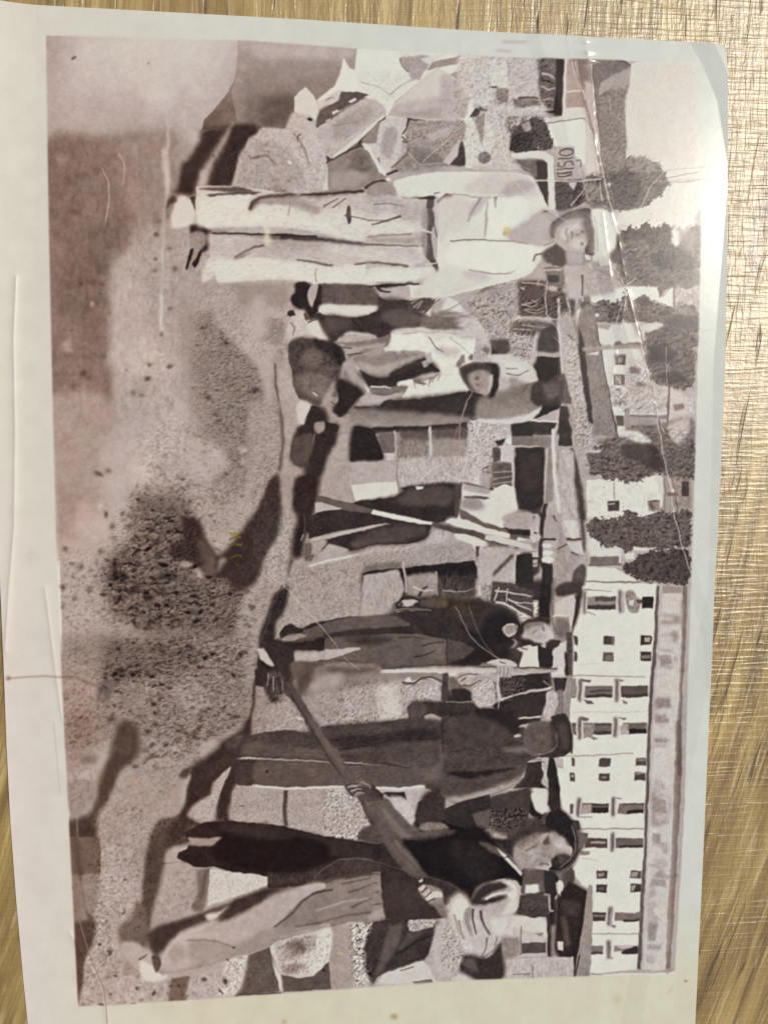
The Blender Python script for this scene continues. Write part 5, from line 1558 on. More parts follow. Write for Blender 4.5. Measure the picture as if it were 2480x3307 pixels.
P 200 b4 : 180 960 220 915 300 950 260 1010 240 1100 200 1110 190 1020
P 58 b3 n4 m : 490 760 600 800 700 875 640 900 560 1010 510 1050 450 1000 500 920 490 860
L 110 w8 b3 : 660 880 580 990
F printed_person | man in dark cap, white sleeves and long dark apron crouching over his tools
P 165 b3 n4 uhand : 660 900 720 860 800 850 940 830 960 890 840 910 800 950 760 970 720 965 700 930
P 88 b5 n4 : 740 870 800 850 860 850 800 890
P 214 b3 n3 usleeve : 950 780 1060 770 1240 710 1400 680 1480 760 1530 850 1400 860 1240 890 1000 918 970 880
P 120 b5 : 1060 770 1100 740 1260 710 1200 760 1120 770 1160 800 1090 800
L 130 w8-4 b3 : 1190 750 1170 820
L 140 w8-4 b3 : 1260 730 1240 780
P 60 b3 n4 m : 620 960 720 960 800 960 840 915 1000 920 1240 890 1520 850 1540 960 1545 1060 1400 1060 1000 1000 760 1000 600 980
P 118 b4 n4 m gy150 : 560 1010 700 1000 1000 990 1300 1030 1480 1050 1480 1100 1200 1120 860 1130 640 1100 600 1100
P 80 b8 : 640 980 1000 960 1300 1000 1450 1040 1200 1040 900 1010 700 1020
L 180 w3 b1 : 600 1010 680 1060 740 1100
L 130 w5-7 b2 t14 : 1495 850 1440 980 1400 1100 1390 1168
@ 1550 900
P 150 b4 n6 t4 m : -140 680 0 640 60 650 100 720 80 880 -40 860 -100 820
P 84 b5 t4 : -140 680 -40 640 40 640 120 660 100 700 40 690 -40 700 -100 720
P 190 b4 n8 : -30 720 30 680 70 720 60 800 20 840 -20 820
P 84 b4 t6 : -20 700 0 690 10 760 -30 780 -50 760
P 84 b4 t4 : 10 690 40 680 50 720 0 780 
P 66 b4 : -60 790 -30 780 -20 840 -60 840
P 200 b4 : 20 760 80 720 90 800 60 870 20 860
P 56 b3 n4 ucap : 40 640 110 650 145 720 140 820 100 920 60 900 90 850 100 760 70 680
P 56 b3 n4 m : -60 1040 -100 840 -40 860 20 870 100 910 100 940 20 1000
P 175 b4 n8 m : -10 360 40 440 50 540 60 580 60 620 0 640 -60 630
F printed_person | person in a pale striped shirt seen from behind with dark round head, printed between the cap man and the fence
P 165 b3 n5 m : 60 600 160 570 260 610 350 640 400 700 440 780 380 800 370 900 400 950 470 950 400 1050 240 1080 20 1060 -60 1050 0 960 100 920 150 800 130 680
P 205 b4 n3 : 100 600 200 590 260 660 280 700 180 700 140 740 220 720 200 820 180 890 120 890 140 780 130 680
P 118 b5 n4 : 220 880 340 870 380 960 460 960 300 1010 100 1040 0 1040 0 940 100 930
P 92 b8 n4 : 0 930 300 920 360 1000 180 1030 0 1030
P 198 b5 n3 : 40 1060 200 1050 300 1020 420 980 400 1050 240 1085
L 84 w10-5 b3 : 200 715 280 720 340 690 370 670
L 95 w8-5 b3 : 240 700 290 680
L 75 w8 b3 : 350 840 370 800 440 770
P 195 b5 : 280 660 360 660 400 720 430 770 360 780 290 740
P 150 b5 : 220 740 300 750 360 820 340 880 240 880
P 62 b4 n4 m : 370 870 390 810 440 780 500 790 560 740 600 740 640 880 600 950 540 960 470 940 430 960 390 940
P 88 b8 n4 : 440 820 520 800 560 880 480 930
P 105 b4 n5 m : 560 740 640 720 700 760 730 830 730 890 700 940 640 940 590 900 
P 78 b8 : 640 760 700 790 710 890 650 900
P 90 b4 : 720 820 800 820 800 836 720 840
@ 840 1300
F printed_person | worker in white shirt and dark trousers leaning forward on long poles, between the two printed doorways
P 60 b3 n3 m : 730 745 1000 715 1050 690 1220 610 1460 600 1520 610 1510 700 1490 760 1480 860 1400 890 1290 930 1270 1000 1160 1060 860 1070 690 1115 560 1085 520 1060 440 1140 510 1040 390 1050 380 1030 640 960 760 920 920 900 960 900 800 850 780 800 600 800
P 58 b3 n3 t2 m : 360 880 420 835 620 800 800 800 980 880 940 900 700 950 560 980 400 1010 350 960
P 76 b8 : 860 760 1100 700 1400 640 1460 760 1300 800 1100 800
P 80 b8 : 600 1020 900 960 1240 960 1160 1030 860 1050 700 1080
P 50 b6 : 1040 640 1180 610 1200 680 1100 680
P 212 b3 : 1160 640 1220 630 1220 655 1165 660
P 185 b3 : 410 755 520 770 620 795 420 835
P 195 b3 : 380 1020 520 990 700 950 860 920 980 910 860 935 640 980 480 1030 390 1045
P 165 b4 n4 : 400 1080 490 1040 450 1110 430 1150
P 168 b4 n3 : 460 1140 530 1070 640 1100 600 1140 760 1140 560 1200 420 1220 380 1230
L 205 w12-8 b3 : 380 1230 560 1180 740 1140
P 88 b3 t3 : 1460 610 1510 620 1500 720 1470 870
@ 1350 1540 3.2529
P 212 b3 n3 ushirt : 460 80 640 110 780 130 830 110 900 80 960 100 990 100 1010 200 1000 330 1020 380 960 420 880 480 900 540 800 510 980 600 960 640 860 620 700 580 560 560 380 500 290 460 310 400 400 410 440 330 450 200
P 185 b4 : 460 80 640 110 780 130 740 180 620 200 460 190
P 70 b3 : 460 60 640 90 740 120 770 100 790 140 700 140 560 120
P 84 b4 : 450 190 560 200 760 210 820 230 700 250 640 330 560 280 520 240
P 130 b6 : 540 260 720 260 700 340 600 320
P 214 b3 : 575 225 640 228 650 240 590 240
P 92 b4 t3 : 370 60 450 60 450 200 420 320 410 430 380 430 390 200
P 150 b5 t2 : 430 260 540 260 540 340 440 360
P 108 b4 n4 t2 m : 440 330 520 340 620 420 740 480 860 530 980 570 1060 600 1020 660 900 640 760 570 620 520 520 440 440 400
P 200 b4 : 500 470 700 540 960 610 960 640 860 630 700 570 560 530
P 165 b4 n5 m : 880 460 960 420 1010 370 1100 370 1150 450 1200 530 1160 560 1020 540 900 530
P 78 b4 n5 m : 1000 400 1040 360 1160 350 1250 340 1300 380 1290 440 1240 400 1180 390 1120 420 1060 430 
P 175 b4 n8 m : 1130 440 1170 400 1250 390 1270 440 1290 520 1240 550 1160 560
P 84 b4 : 1180 440 1200 400 1230 420 1200 470
P 110 b4 : 1130 460 1160 480 1150 540 1120 500
P 64 b3 m : 890 540 1000 540 1160 560 1170 610 1060 620 960 580
P 185 b3 n12 m : 1170 560 1260 560 1280 620 1220 640 1300 650 1250 700 1180 660
E 84 b3 : 1220 585 18 10
P 60 b4 : 1260 590 1310 280 1340 270 1350 300 1320 480 1300 640
P 165 b3 n3 ucap : 1380 330 1400 380 1500 420 1480 520 1440 640 1310 620 1340 440
P 110 b4 n12 : 1400 400 1500 400 1500 430 1440 470
F printed_pole | long pale wooden pole slanting across the printed leaning worker
@ 840 1300
P 95 b3 t2 m s : 430 702 640 748 840 795 835 835 620 785 428 742
P 208 b3 m s : 850 798 1100 858 1300 898 1305 922 1100 895 845 838
@ 1350 1540 3.2529
L 88 w50-60 b3 m : 150 500 300 530 560 610 720 650 820 700 1040 745
P 196 b3 s m : 730 612 960 650 1200 720 1230 770 1140 760 940 710 690 650
L 80 w12 b3 m : 820 700 940 735 1050 740
P 165 b3 s : 940 730 980 700 1010 735 1000 745
P 205 b3 m : 1040 630 1180 625 1120 660 1030 665
P 150 b4 n12 : 1160 690 1290 660 1270 740 1200 760
P 70 b3 : 1270 650 1300 640 1300 900 1260 900 1255 740
P 205 b3 : 380 600 460 590 540 640 740 710 680 740 650 830 620 700 480 670 400 650
P 84 b4 : 560 640 740 700 850 710 700 760 650 830 670 760 740 710
P 165 b4 n5 : 700 740 1060 750 1020 900 1010 1020 980 1106 620 1106 600 980 560 880 650 830
T 12 q6 b3 : 650 740 1060 750 1020 900 980 1106 620 1106
L 72 w20-26 b3 : 770 1030 840 950 980 825
L 195 w12 b3 : 1040 780 1010 900 1010 1080
P 90 b3 s : 600 710 625 720 630 830 610 830
L 84 w3 b2 t-25 s : 258 550 258 660
P 188 b3 s : 1180 790 1250 780 1260 840 1180 840
P 170 b3 s : 1180 865 1250 860 1250 900 1180 900
P 160 b3 s : 1180 910 1250 905 1240 940 1170 945
E 208 b4 : 1350 720 52 24
E 208 b4 : 1355 795 54 28
E 210 b4 : 1350 870 60 40
P 72 b3 : 1300 640 1440 640 1440 660 1330 665 1300 690
P 60 b3 n4 : 1270 900 1400 930 1400 1106 1300 1106 1300 980
L 190 w9 b3 : 800 1090 980 1080
@ 840 1850
F printed_person | man in a dark suit and soft pale hat standing in profile holding an upright shovel handle, beside the printed building
P 62 b3 n3 m : 330 410 420 370 620 335 900 305 1020 270 1060 285 1180 260 1280 280 1659 260 1659 520 1410 690 840 730 1000 570 780 560 520 580 270 575 250 525 420 500
P 98 b4 n3 m : 180 480 330 430 480 380 640 345 860 320 980 335 1130 380 1060 405 860 430 620 460 420 490 240 525
P 54 b3 n3 : 240 525 440 490 640 460 860 430 1100 405 1160 450 1100 480 960 540 840 570 700 560 520 570 270 575
P 60 b3 m : 160 490 150 450 190 400 230 375 290 410 340 415 310 450 250 450 200 470
P 150 b4 : 170 500 200 475 300 455 360 470 300 490 240 510
L 190 w5 b2 : 110 490 140 480
P 92 b4 n4 m : 410 670 560 630 740 580 960 530 1060 480 1180 455 1300 480 1405 495 1405 690 1100 700 840 740 700 720 560 680
P 105 b8 : 1080 500 1200 470 1400 510 1400 680 1200 680 1060 620
L 58 w12-6 b4 : 1200 540 1280 520 1350 520
L 62 w10-6 b4 : 1180 630 1260 615 1340 595
P 66 b5 t2 : 560 640 760 600 900 600 860 680 680 680
P 118 b6 n4 m : 400 680 560 680 700 690 860 720 900 740 600 750 520 800 440 840 360 900 310 940 290 900 250 860 260 800 340 720
P 140 b8 n3 : 520 800 700 760 1000 740 1380 760 1370 830 1200 800 1060 800 900 830 700 860 520 900
P 84 b6 : 550 750 680 720 720 740 620 780
P 90 b6 : 310 740 400 700 420 680 560 690 480 760 420 800
P 62 b5 : 280 680 400 680 340 750 270 800 230 820
P 56 b3 m : 1410 490 1500 510 1659 540 1659 690 1410 690
P 88 b8 m : 1410 500 1500 520 1560 560 1480 640 1410 680
P 70 b3 m : 1020 240 1050 190 1100 170 1180 190 1300 190 1659 190 1659 290 1280 290 1180 260 1080 270 1030 268
P 190 b3 n4 m : 1050 215 1110 190 1180 200 1170 235 1130 245 1080 240
P 60 b3 : 1050 240 1090 225 1130 240 1080 250
E 160 b3 : 1262 212 26 12
L 175 w10-4 b3 : 1040 285 1120 275 1220 268 1290 295
P 88 b10 t4 m : 1300 180 1659 180 1659 280 1400 270
@ 1240 1870
P 58 b3 n3 m : 100 235 350 130 520 120 620 140 780 190 900 210 980 270 1020 330 980 380 900 350 900 420 980 460 970 490 820 600 700 630 540 640 480 630 200 300
P 84 b10 t6 m : 300 130 540 120 640 150 620 200 480 230 320 200
P 46 b8 : 700 220 900 220 980 320 900 340 800 500 620 420 560 300
P 72 b6 t2 m : 820 520 1000 510 1040 560 1000 640 880 640 760 620
P 190 b4 n6 m : 890 390 930 330 970 350 1000 340 980 390 940 420 900 420
L 84 w10-6 b3 : 990 330 960 380
P 66 b3 t3 m : 1000 350 1100 310 1200 280 1250 300 1220 340 1060 340 1050 400 1060 450 1140 480 1180 520 1040 490 980 440 1000 400
P 196 b4 n4 uface : 1050 360 1100 335 1200 330 1240 370 1270 430 1230 460 1200 480 1140 480 1070 450 1020 430 1040 400
P 84 b4 : 1185 370 1205 360 1210 400 1190 410
P 110 b4 : 1120 400 1165 370 1150 400 1110 420
P 196 b4 m : 1180 480 1220 480 1225 515 1195 520 1170 500
P 74 b4 m t3 : 1220 460 1300 450 1290 510 1250 540 1220 520
P 150 b3 n5 uhat : 1250 200 1262 290 1330 280 1370 290 1400 380 1380 430 1340 480 1290 460 1260 420 1240 350
P 130 b4 n3 : 1290 290 1370 300 1390 380 1360 430 1290 440
L 118 w26-22 b3 m : 1258 180 1262 290 1250 360
L 205 w8 b3 : 1260 290 1330 275 1370 290 1400 340
P 185 b3 n6 m : 990 520 1060 500 1080 520 1020 540
P 205 b3 m : 1010 640 1060 510 1150 495 1160 660
P 190 b3 n8 uhand : 760 625 860 600 940 605 1000 650 900 660 860 650 800 640
F printed_shovel | upright long-handled shovel held beside the printed man in the dark suit
P 150 b3 n4 m : -460 700 -300 620 -260 650 -20 670 480 650 850 660 860 690 480 695 -20 690 -260 700 -400 740
P 186 b3 m : -20 680 480 665 840 672 840 705 480 700 -20 692
L 205 w12 b3 m : -30 694 240 690 460 700
P 150 b3 m n5 : 860 650 960 660 950 740 860 740 810 710 850 690
P 180 b3 m : 950 660 1300 670 1305 690 1240 700 950 720
L 92 w10 b3 m s : 1020 668 1300 676
L 84 w8 b3 m : -20 672 300 648 480 645 850 658
P 208 b3 : 485 700 550 700 530 735 490 725
L 84 w30 b4 m s : 460 700 460 920
@ 1240 2200
F printed_person | man in dark uniform-like clothes and wide dark hat facing the viewer with arms hanging, printed before the long building
P 76 b3 n3 t1 m : 420 160 560 150 680 170 720 200 860 210 980 250 1010 340 1060 350 1100 520 1160 560 1080 600 1040 700 940 800 800 850 540 915 420 860 330 800 -60 780 -1100 780 -1120 600 -1200 480 -1150 440 -900 380 -700 360 -600 380 -480 340 -200 320 0 300 120 280 180 280 200 200 250 160
P 58 b4 t1 : 400 160 660 160 640 250 460 260 370 230
P 66 b6 : 200 180 360 160 380 240 300 300 200 280
P 72 b4 : 190 170 360 165 400 200 380 260 260 270 200 300 180 230
E 165 b3 : 240 245 16 12
P 170 b3 : 270 290 360 255 430 270 420 305 330 300
P 50 b5 : 720 200 980 250 1020 380 900 390 840 280
P 84 b10 : -1000 400 -600 420 -200 330 0 310 60 380 -140 440 -500 500 -900 500
P 92 b10 n3 : -600 640 -200 600 0 640 200 560 400 480 430 640 300 760 0 760 -400 760 -900 740 -1000 680
L 50 w8-16 b4 : -700 560 -400 540 -100 480 0 475 60 450 240 430 380 450
L 50 w10-6 b4 : -400 640 0 610 160 640 200 650
L 52 w8 b4 : 430 280 430 420 440 600
P 84 b6 : 440 700 900 620 1040 600 1030 680 900 760 540 840 430 800
P 48 b8 : 470 680 800 660 1000 640 860 680 620 730 520 700
P 175 b4 : 420 865 620 860 800 800 960 740 1050 680 1070 600 1050 700 960 790 800 850 550 915 500 900
P 165 b8 a60 : 600 860 800 800 940 740 800 840 600 890
T 6 q9x.5 b5 : 440 300 1000 300 1000 800 440 840
P 92 b8 t2 uface : 1050 400 1100 310 1200 290 1280 310 1290 460 1230 540 1140 540 1060 480
P 100 b8 t2 : 1120 360 1200 330 1240 400 1240 480 1160 500
P 70 b6 : 1110 420 1140 420 1140 450 1110 440
P 74 b6 : 1180 360 1210 360 1200 400 1180 390
P 74 b6 : 1190 450 1220 440 1215 490 1190 480
P 64 b4 n4 uhat : 1250 260 1360 240 1390 300 1405 420 1400 520 1340 560 1180 570 1150 555 1250 530 1300 470 1300 360 1280 300
P 84 b6 : 1300 270 1370 280 1390 400 1380 520 1310 540 1330 420
L 52 w10 b3 : 1390 300 1405 420 1410 540
P 100 b4 : 1060 500 1140 540 1160 560 1120 560 1050 520
P 190 b3 : 970 400 1000 395 1010 410 980 415
@ 740 2180
L 200 w16-18 b4 : 180 830 400 850 600 845 860 830
L 196 w20 b4 : 1080 850 1260 850 1480 835
P 96 b5 n3 m : 200 660 440 650 800 670 1100 680 1380 700 1440 780 1480 830 1100 840 860 830 600 840 200 830 180 780
P 74 b6 m : 60 660 200 650 190 820 60 820
P 84 b5 n3 m : 60 500 240 470 440 460 600 440 700 400 800 380 1000 375 1100 360 1340 320 1600 320 1600 500 1240 520 1100 560 800 600 300 600 40 600
P 110 b8 : 50 560 400 600 760 620 760 560 400 520 60 500
P 78 b6 : 700 400 1000 380 1300 360 1600 400 1580 480 1200 480 900 540 760 540
L 52 w12-8 b4 : 820 560 1000 530 1180 510 1280 480 1560 480
P 100 b6 : 1240 520 1400 500 1600 520 1600 760 1460 800 1200 640
F printed_pole | thin shiny metal strip lying along the legs of the printed man in the wide hat
L 196 w12-8 b2 m s : 40 622 500 635 780 655
L 186 w8-4 b2 m s : 870 655 1180 668
L 84 w6-6 b2 s t-12 : 80 600 500 608 760 620
L 52 w10-5 b3 s : 80 650 300 655
L 60 w9-5 b3 : 1180 655 1280 680 1370 690
@ 500 2600
@ 500 2600
F printed_person | bent man in peaked cap, dark waistcoat and rolled white sleeves gripping a long thick pole, largest at the bottom of the photograph
P 52 b3 n3 t3 m : 180 350 240 330 260 300 440 300 500 250 240 240 230 200 400 120 620 115 960 150 1120 190 1300 225 1659 280 1900 300 1900 900 1640 600 1400 560 1000 620 860 620 850 540 740 515 560 490 440 460 300 460 240 430 170 400
P 62 b10 t2 : 620 140 960 170 1300 240 1640 300 1620 400 1400 380 1100 260 800 220
P 46 b10 : 860 380 1200 360 1400 400 1240 480 1000 500
P 132 b6 : 250 280 400 260 500 230 470 290 380 300 260 300
P 66 b6 : 1300 440 1659 400 1900 420 1900 600 1659 500 1400 540 1240 560
P 150 b4 n3 utrouser_leg : 0 930 0 1060 60 1200 20 1260 120 1260 280 1230 480 1180 700 1120 870 1060 960 1010 1200 940 1400 880 1500 850 1640 840 1659 510 1560 520 1400 550 1200 600 860 620 600 720
P 62 b4 t4 : 0 930 200 860 400 800 600 710 860 615 1000 600 1150 600 1000 620 860 660 760 720 600 850 520 880 560 780 600 730 500 770 380 830 240 900 160 980 100 1060 30 1100 0 1060
P 196 b8 a80 : 240 960 400 820 480 800 440 900 340 960
P 168 b14 n2 : 600 900 760 730 960 680 1140 640 1200 640 1100 740 1000 820 900 900 740 920
P 176 b8 t5 : 60 1140 240 960 400 940 500 1010 340 1010 260 1020 200 1100 120 1220 60 1220
P 162 b8 t6 n3 : 200 1080 280 1000 460 1040 540 1110 480 1160 280 1210 160 1220
L 120 w8-4 b4 : 280 1000 420 1010 520 1040 600 1070
L 205 w5 b3 a60 : 240 1000 330 1010 480 1030 540 1090
P 200 b6 a70 : 1140 590 1300 560 1420 560 1300 620 1180 640 1040 760 1060 680
L 80 w10-16 b4 : 940 890 1020 800 1100 720 1200 660 1320 620 1400 590
P 135 b10 n5 : 960 880 1100 730 1300 640 1640 560 1640 720 1480 820 1240 840 1060 900
L 92 w10-6 b4 : 1420 580 1540 540 1659 530
L 88 w12-8 b4 : 1460 660 1560 620 1659 600
L 92 w12-8 b4 : 1540 780 1600 720 1659 700
L 80 w10-16 b4 : 1060 910 1240 880 1480 830 1540 790 1620 790
L 180 w14 b4 : 1240 900 1420 870 1600 840
L 120 w6 b3 : 880 910 1040 870 1300 800 1500 800
L 150 w8 b4 : 900 1000 1100 960 1300 900
L 60 w4 b2 : 548 1158 560 1162
F printed_rock | rounded pale boulder under the printed bent man, touching the yellowed border
P 196 b4 n5 m : 870 1060 960 1010 1160 960 1320 930 1330 1060 1310 1160 1240 1240 1180 1290 1060 1300 960 1260 920 1190
P 130 b8 n8 : 980 1040 1100 1000 1120 1060 1060 1120 1000 1090
P 150 b8 n8 : 1010 1210 1100 1180 1140 1220 1040 1250
P 165 b8 : 1140 980 1240 960 1220 1060 1140 1100 1060 1160 960 1160 920 1080
P 208 b6 : 1240 960 1320 950 1310 1160 1220 1240 1160 1220 1260 1100
P 92 b3 n4 s : 950 1270 1100 1300 1200 1280 1310 1170 1330 1375 970 1400
P 205 b3 : 900 1200 940 1260 970 1390 940 1390 910 1290 880 1140
P 160 b4 n6 s t3 : 1335 930 1480 890 1500 1100 1480 1350 1335 1370 1320 1170
E 185 b3 y34 : 1400 1110 24 10
P 95 b3 n6 s : 710 1120 870 1060 890 1200 950 1390 610 1430 660 1320 690 1200
P 196 b3 n8 : 560 1160 700 1120 690 1220 650 1390 600 1425 480 1420 540 1330 520 1240
T 14 q6 b3 : 560 1160 700 1120 640 1400 480 1420
E 95 b4 : 540 1320 14 18
L 95 w14-6 b3 : 485 1390 525 1415
@ 1100 2750
P 132 b4 n4 t1 utrouser_leg s : -80 230 0 190 220 150 300 140 310 300 330 500 240 520 60 520 -80 560
L 88 w14-6 b4 : 0 230 120 200 240 180
L 84 w18-8 b4 : 120 215 200 190 270 180
L 88 w16-8 b4 : 90 290 180 260 250 240
L 92 w14-8 b4 : 100 430 160 380 290 340
L 84 w18-10 b4 : 60 480 140 460 200 440
L 92 w10 b4 : -60 500 40 490 140 460
L 165 w12 b4 : 0 330 140 310 290 270
P 60 b3 n3 t3 m : 300 140 310 -120 420 -100 520 0 660 180 860 230 940 330 980 400 860 440 800 480 760 490 340 495 330 300
P 66 b8 t3 m : 310 280 400 200 560 240 620 300 700 440 740 490 340 495
P 40 b3 n2 m s : 300 -120 470 -260 540 -290 700 -300 780 -320 860 -300 940 -260 1060 -120 1200 -20 1280 60 1350 160 1340 210 1200 180 1080 220 980 290 990 400 960 400 900 290 780 210 660 170 600 120 480 0
@ 1200 2560
P 40 b3 n2 m : 260 350 440 330 640 300 700 260 760 255 860 310 920 360 1000 440 1060 500 1100 580 1120 620 1130 680 1100 650 1000 640 900 660 800 740 760 840 720 820 660 720 600 660 420 620 340 540 240 400
P 96 b4 m : 250 330 360 300 480 275 640 290 560 320 440 345 320 350
P 62 b6 m t2 : 800 370 900 370 960 410 1000 450 900 470 840 430
P 205 b3 m : 940 405 980 400 1020 440 1040 480 1080 530 1130 600 1110 610 1040 520 1000 470
P 50 b2 : 1005 465 1035 465 1030 480 1005 480
P 60 b3 n4 : 900 330 1000 340 1100 300 1080 420 1060 490 980 400
P 178 b4 n4 usleeve : 760 850 840 740 900 660 1000 645 1080 660 1115 700 1110 800 1060 880 1060 920 1300 930 1310 1000 1290 1090 1120 1100 1060 1080 980 1080 900 1160 800 1230 700 1220 620 1120 600 1000 580 930 540 900 580 820 660 740 740 840
P 66 b6 m : 760 840 800 740 860 680 960 670 1060 700 1080 740 960 740 860 790 960 790 1060 800 900 830 820 860
P 205 b4 : 860 790 940 750 1060 735 1020 760 940 785
P 205 b5 : 920 655 1020 655 1100 690 1110 780 1080 720 1000 670
P 200 b6 : 1080 800 1110 800 1060 900 1000 920 940 900 1000 850
P 205 b6 : 840 870 940 910 1060 920 1180 930 1290 950 1300 1080 1160 1080 1000 1040 960 960
P 198 b6 : 600 830 660 750 720 830 740 860 640 900 600 930 570 900
P 130 b6 : 680 860 740 850 720 960 740 1080 700 1000
P 84 b5 : 780 880 840 870 850 960 860 1060 800 960
P 84 b4 : 850 965 880 980 910 1030 880 1030
L 120 w10-6 b4 : 700 960 740 1060 800 1160
L 110 w8-5 b4 : 900 1060 910 1120 870 1180
L 205 w10 b4 : 800 1230 900 1170 980 1080
P 205 b8 a80 : 640 960 680 920 700 1060 760 1160 700 1180 640 1080
P 135 b4 n6 uhand : 350 710 380 690 460 690 530 720 530 780 560 850 580 900 540 920 480 830 420 800 380 760
P 196 b4 : 440 740 520 740 530 770 480 770 430 800 420 770
P 196 b3 : 350 710 390 680 400 700 360 730
P 185 b3 : 380 740 420 715 430 735 390 760
L 60 w8 b3 : 395 700 370 740
L 60 w8 b3 : 430 710 400 770
P 175 b4 : 430 790 500 800 470 825 430 820
P 185 b3 : 350 650 380 640 385 655 360 660
P 62 b4 t2 m : 420 620 540 620 640 690 660 730 580 800 540 790 530 710 460 680 400 660
P 120 b4 m : 540 870 590 870 580 920 540 920
P 205 b4 : 60 100 100 60 20 0 -20 160 10 240
@ 1630 2560 5.53
P 84 b10 n8 m : 150 900 200 760 380 640 560 560 700 540 800 680 640 700 540 760 400 800 260 880 180 1040
P 60 b12 : 380 640 700 560 740 680 560 720 420 780 260 800
P 165 b10 n7 t2 uface : 160 1060 180 920 300 840 440 780 540 730 720 710 800 680 950 780 1080 920 1110 1000 1060 1060 960 1050 860 1060 790 1120 780 1320 700 1360 560 1330 460 1300 300 1340 240 1260
P 195 b14 : 540 740 720 720 640 850 580 880 520 800
P 200 b18 : 800 860 960 800 1060 920 1100 980 1040 1040 860 1040 780 960
P 185 b14 : 560 940 640 960 760 1080 740 1130 560 1080
P 165 b14 : 180 1080 420 1060 500 1160 440 1280 300 1320 240 1220
P 60 b8 : 660 860 730 770 760 760 790 880 770 920 700 910
P 88 b12 : 640 900 760 900 740 960 680 960 620 940
L 84 w26-14 b10 : 340 980 470 960 560 880
L 130 w18-10 b10 : 560 980 640 1000 700 960
P 110 b10 n6 : 180 900 280 840 360 840 280 930 200 1000
L 120 w14 b10 : 480 1180 620 1170 740 1130
P 190 b8 : 480 1280 600 1240 780 1230 790 1330 700 1360 560 1340
P 66 b6 : 600 1290 660 1250 740 1280 740 1310 680 1330 620 1310
P 62 b8 n4 m : 780 1180 860 1080 980 1060 1090 1120 1080 1200 960 1280 800 1290
P 100 b10 : 900 1160 960 1140 960 1220 900 1240
P 48 b6 n3 ucap : 700 560 740 400 820 300 960 290 1080 360 1160 480 1230 640 1250 800 1250 960 1210 1120 1120 1280 980 1380 860 1370 760 1340 800 1290 960 1290 1080 1200 1160 1080 1180 960 1060 900 960 760 860 640 780 640
P 60 b20 : 860 320 960 320 1100 420 1180 560 1200 700 1120 620 980 460
P 100 b6 m : 1160 470 1260 490 1310 680 1470 710 1420 860 1330 1000 1240 1160 1120 1340 960 1430 820 1390 980 1400 1120 1290 1220 1100 1260 940 1250 760 1210 600
P 62 b6 : 1160 480 1250 490 1290 600 1240 660
L 120 w14 b5 : 1180 560 1220 760 1220 960 1120 1180 980 1290
P 84 b6 : 1320 700 1470 710 1440 760 1320 760
P 130 b6 n6 : 1300 780 1420 760 1380 940 1280 1000
P 110 b6 n4 : 1000 1430 1090 1400 1160 1300 1180 1480 1080 1700 960 1720 920 1600 940 1450
P 50 b6 : 760 1370 900 1420 940 1560 820 1570 760 1500
P 56 b6 : 1110 1420 1180 1300 1200 1560 1100 1600
P 66 b8 m n3 : 290 1360 460 1310 560 1340 740 1370 780 1540 560 1560 320 1560 280 1480
P 205 b4 m : 0 1040 80 1090 180 1220 300 1400 280 1460 240 1420 100 1240 0 1150
P 40 b4 s m : 0 1160 90 1240 230 1410 280 1480 300 1640 240 1640 200 1560 0 1540
F printed_pole | thick long wooden pole held diagonally in both hands by the printed bent man in the peaked cap
@ 740 2180
P 84 b4 n4 m : 380 60 470 60 560 200 600 280 800 560 880 700 950 780 860 800 780 640 720 580 600 420 560 320 480 180 410 130
P 118 b5 n3 m : 600 340 680 390 800 560 860 660 800 680 720 560 640 450 590 400
P 70 b4 m : 820 660 880 680 950 780 870 800
P 88 b4 n4 m : 980 930 1100 960 1180 1060 1240 1160 1340 1300 1480 1500 1360 1500 1240 1300 1160 1160 1060 1010
P 104 b8 n4 m : 1110 960 1160 920 1200 930 1280 1010 1400 1140 1440 1160 1380 1200 1300 1230 1240 1180
P 96 b8 : 1220 1000 1340 1130 1320 1200 1240 1120
P 66 b3 n4 t2 uhand : 990 800 1080 820 1160 900 1150 950 1120 970 1010 950 980 880
P 130 b4 n4 m : 930 790 1000 790 1060 810 1080 850 1010 830 940 810
P 58 b3 m : 870 800 940 790 1000 840 1000 880 930 910 880 850
L 165 w12-8 b3 : 890 840 930 825 980 810
L 165 w12-8 b3 : 920 880 950 860 990 845
L 150 w12-8 b3 : 945 905 970 890 1000 870
P 58 b4 : 1000 1140 1100 1130 1200 1240 1100 1260 1020 1230
P 100 b4 n4 : 1360 1210 1480 1160 1659 1160 1560 1230 1420 1240
@ 1200 2560
P 92 b3 n3 m s : 0 170 80 130 220 330 330 490 430 615 370 640 270 560 200 440 100 330
P 112 b6 m : 60 220 140 280 260 430 380 600 340 600 220 450 120 330
@ 525 540 1.0578
P 198 b9 : 640 90 720 80 800 100 870 110 880 180 860 230 740 240 640 230 560 170 540 120
P 178 b8 : 690 90 760 75 800 110 870 120 890 180 850 200 780 150 720 160 680 130
P 150 b3 : 690 80 720 60 760 55 790 70 800 100 760 95 710 100
P 186 b9 : 540 100 640 100 700 110 720 150 640 150 580 140 520 130
P 206 b8 : 560 150 640 155 720 190 880 200 880 230 740 235 660 225 580 200
P 186 b8 : 160 235 300 240 360 250 540 255 700 270 860 275 880 320 740 320 600 325 480 310 380 300 300 300 220 310 170 290
P 170 b8 : 300 250 540 250 560 270 480 290 380 290 340 270
P 196 b7 : 560 275 700 280 820 290 860 310 740 318 640 315 580 300
P 212 b7 : 180 325 300 322 460 328 560 345 700 350 860 345 900 370 860 390 700 400 540 395 400 380 300 382 200 388
P 176 b3 : 170 212 300 208 420 214 520 222 620 250 480 240 300 232
L 62 w5-8 b1.5 : 170 228 260 230 360 232 460 236 530 238
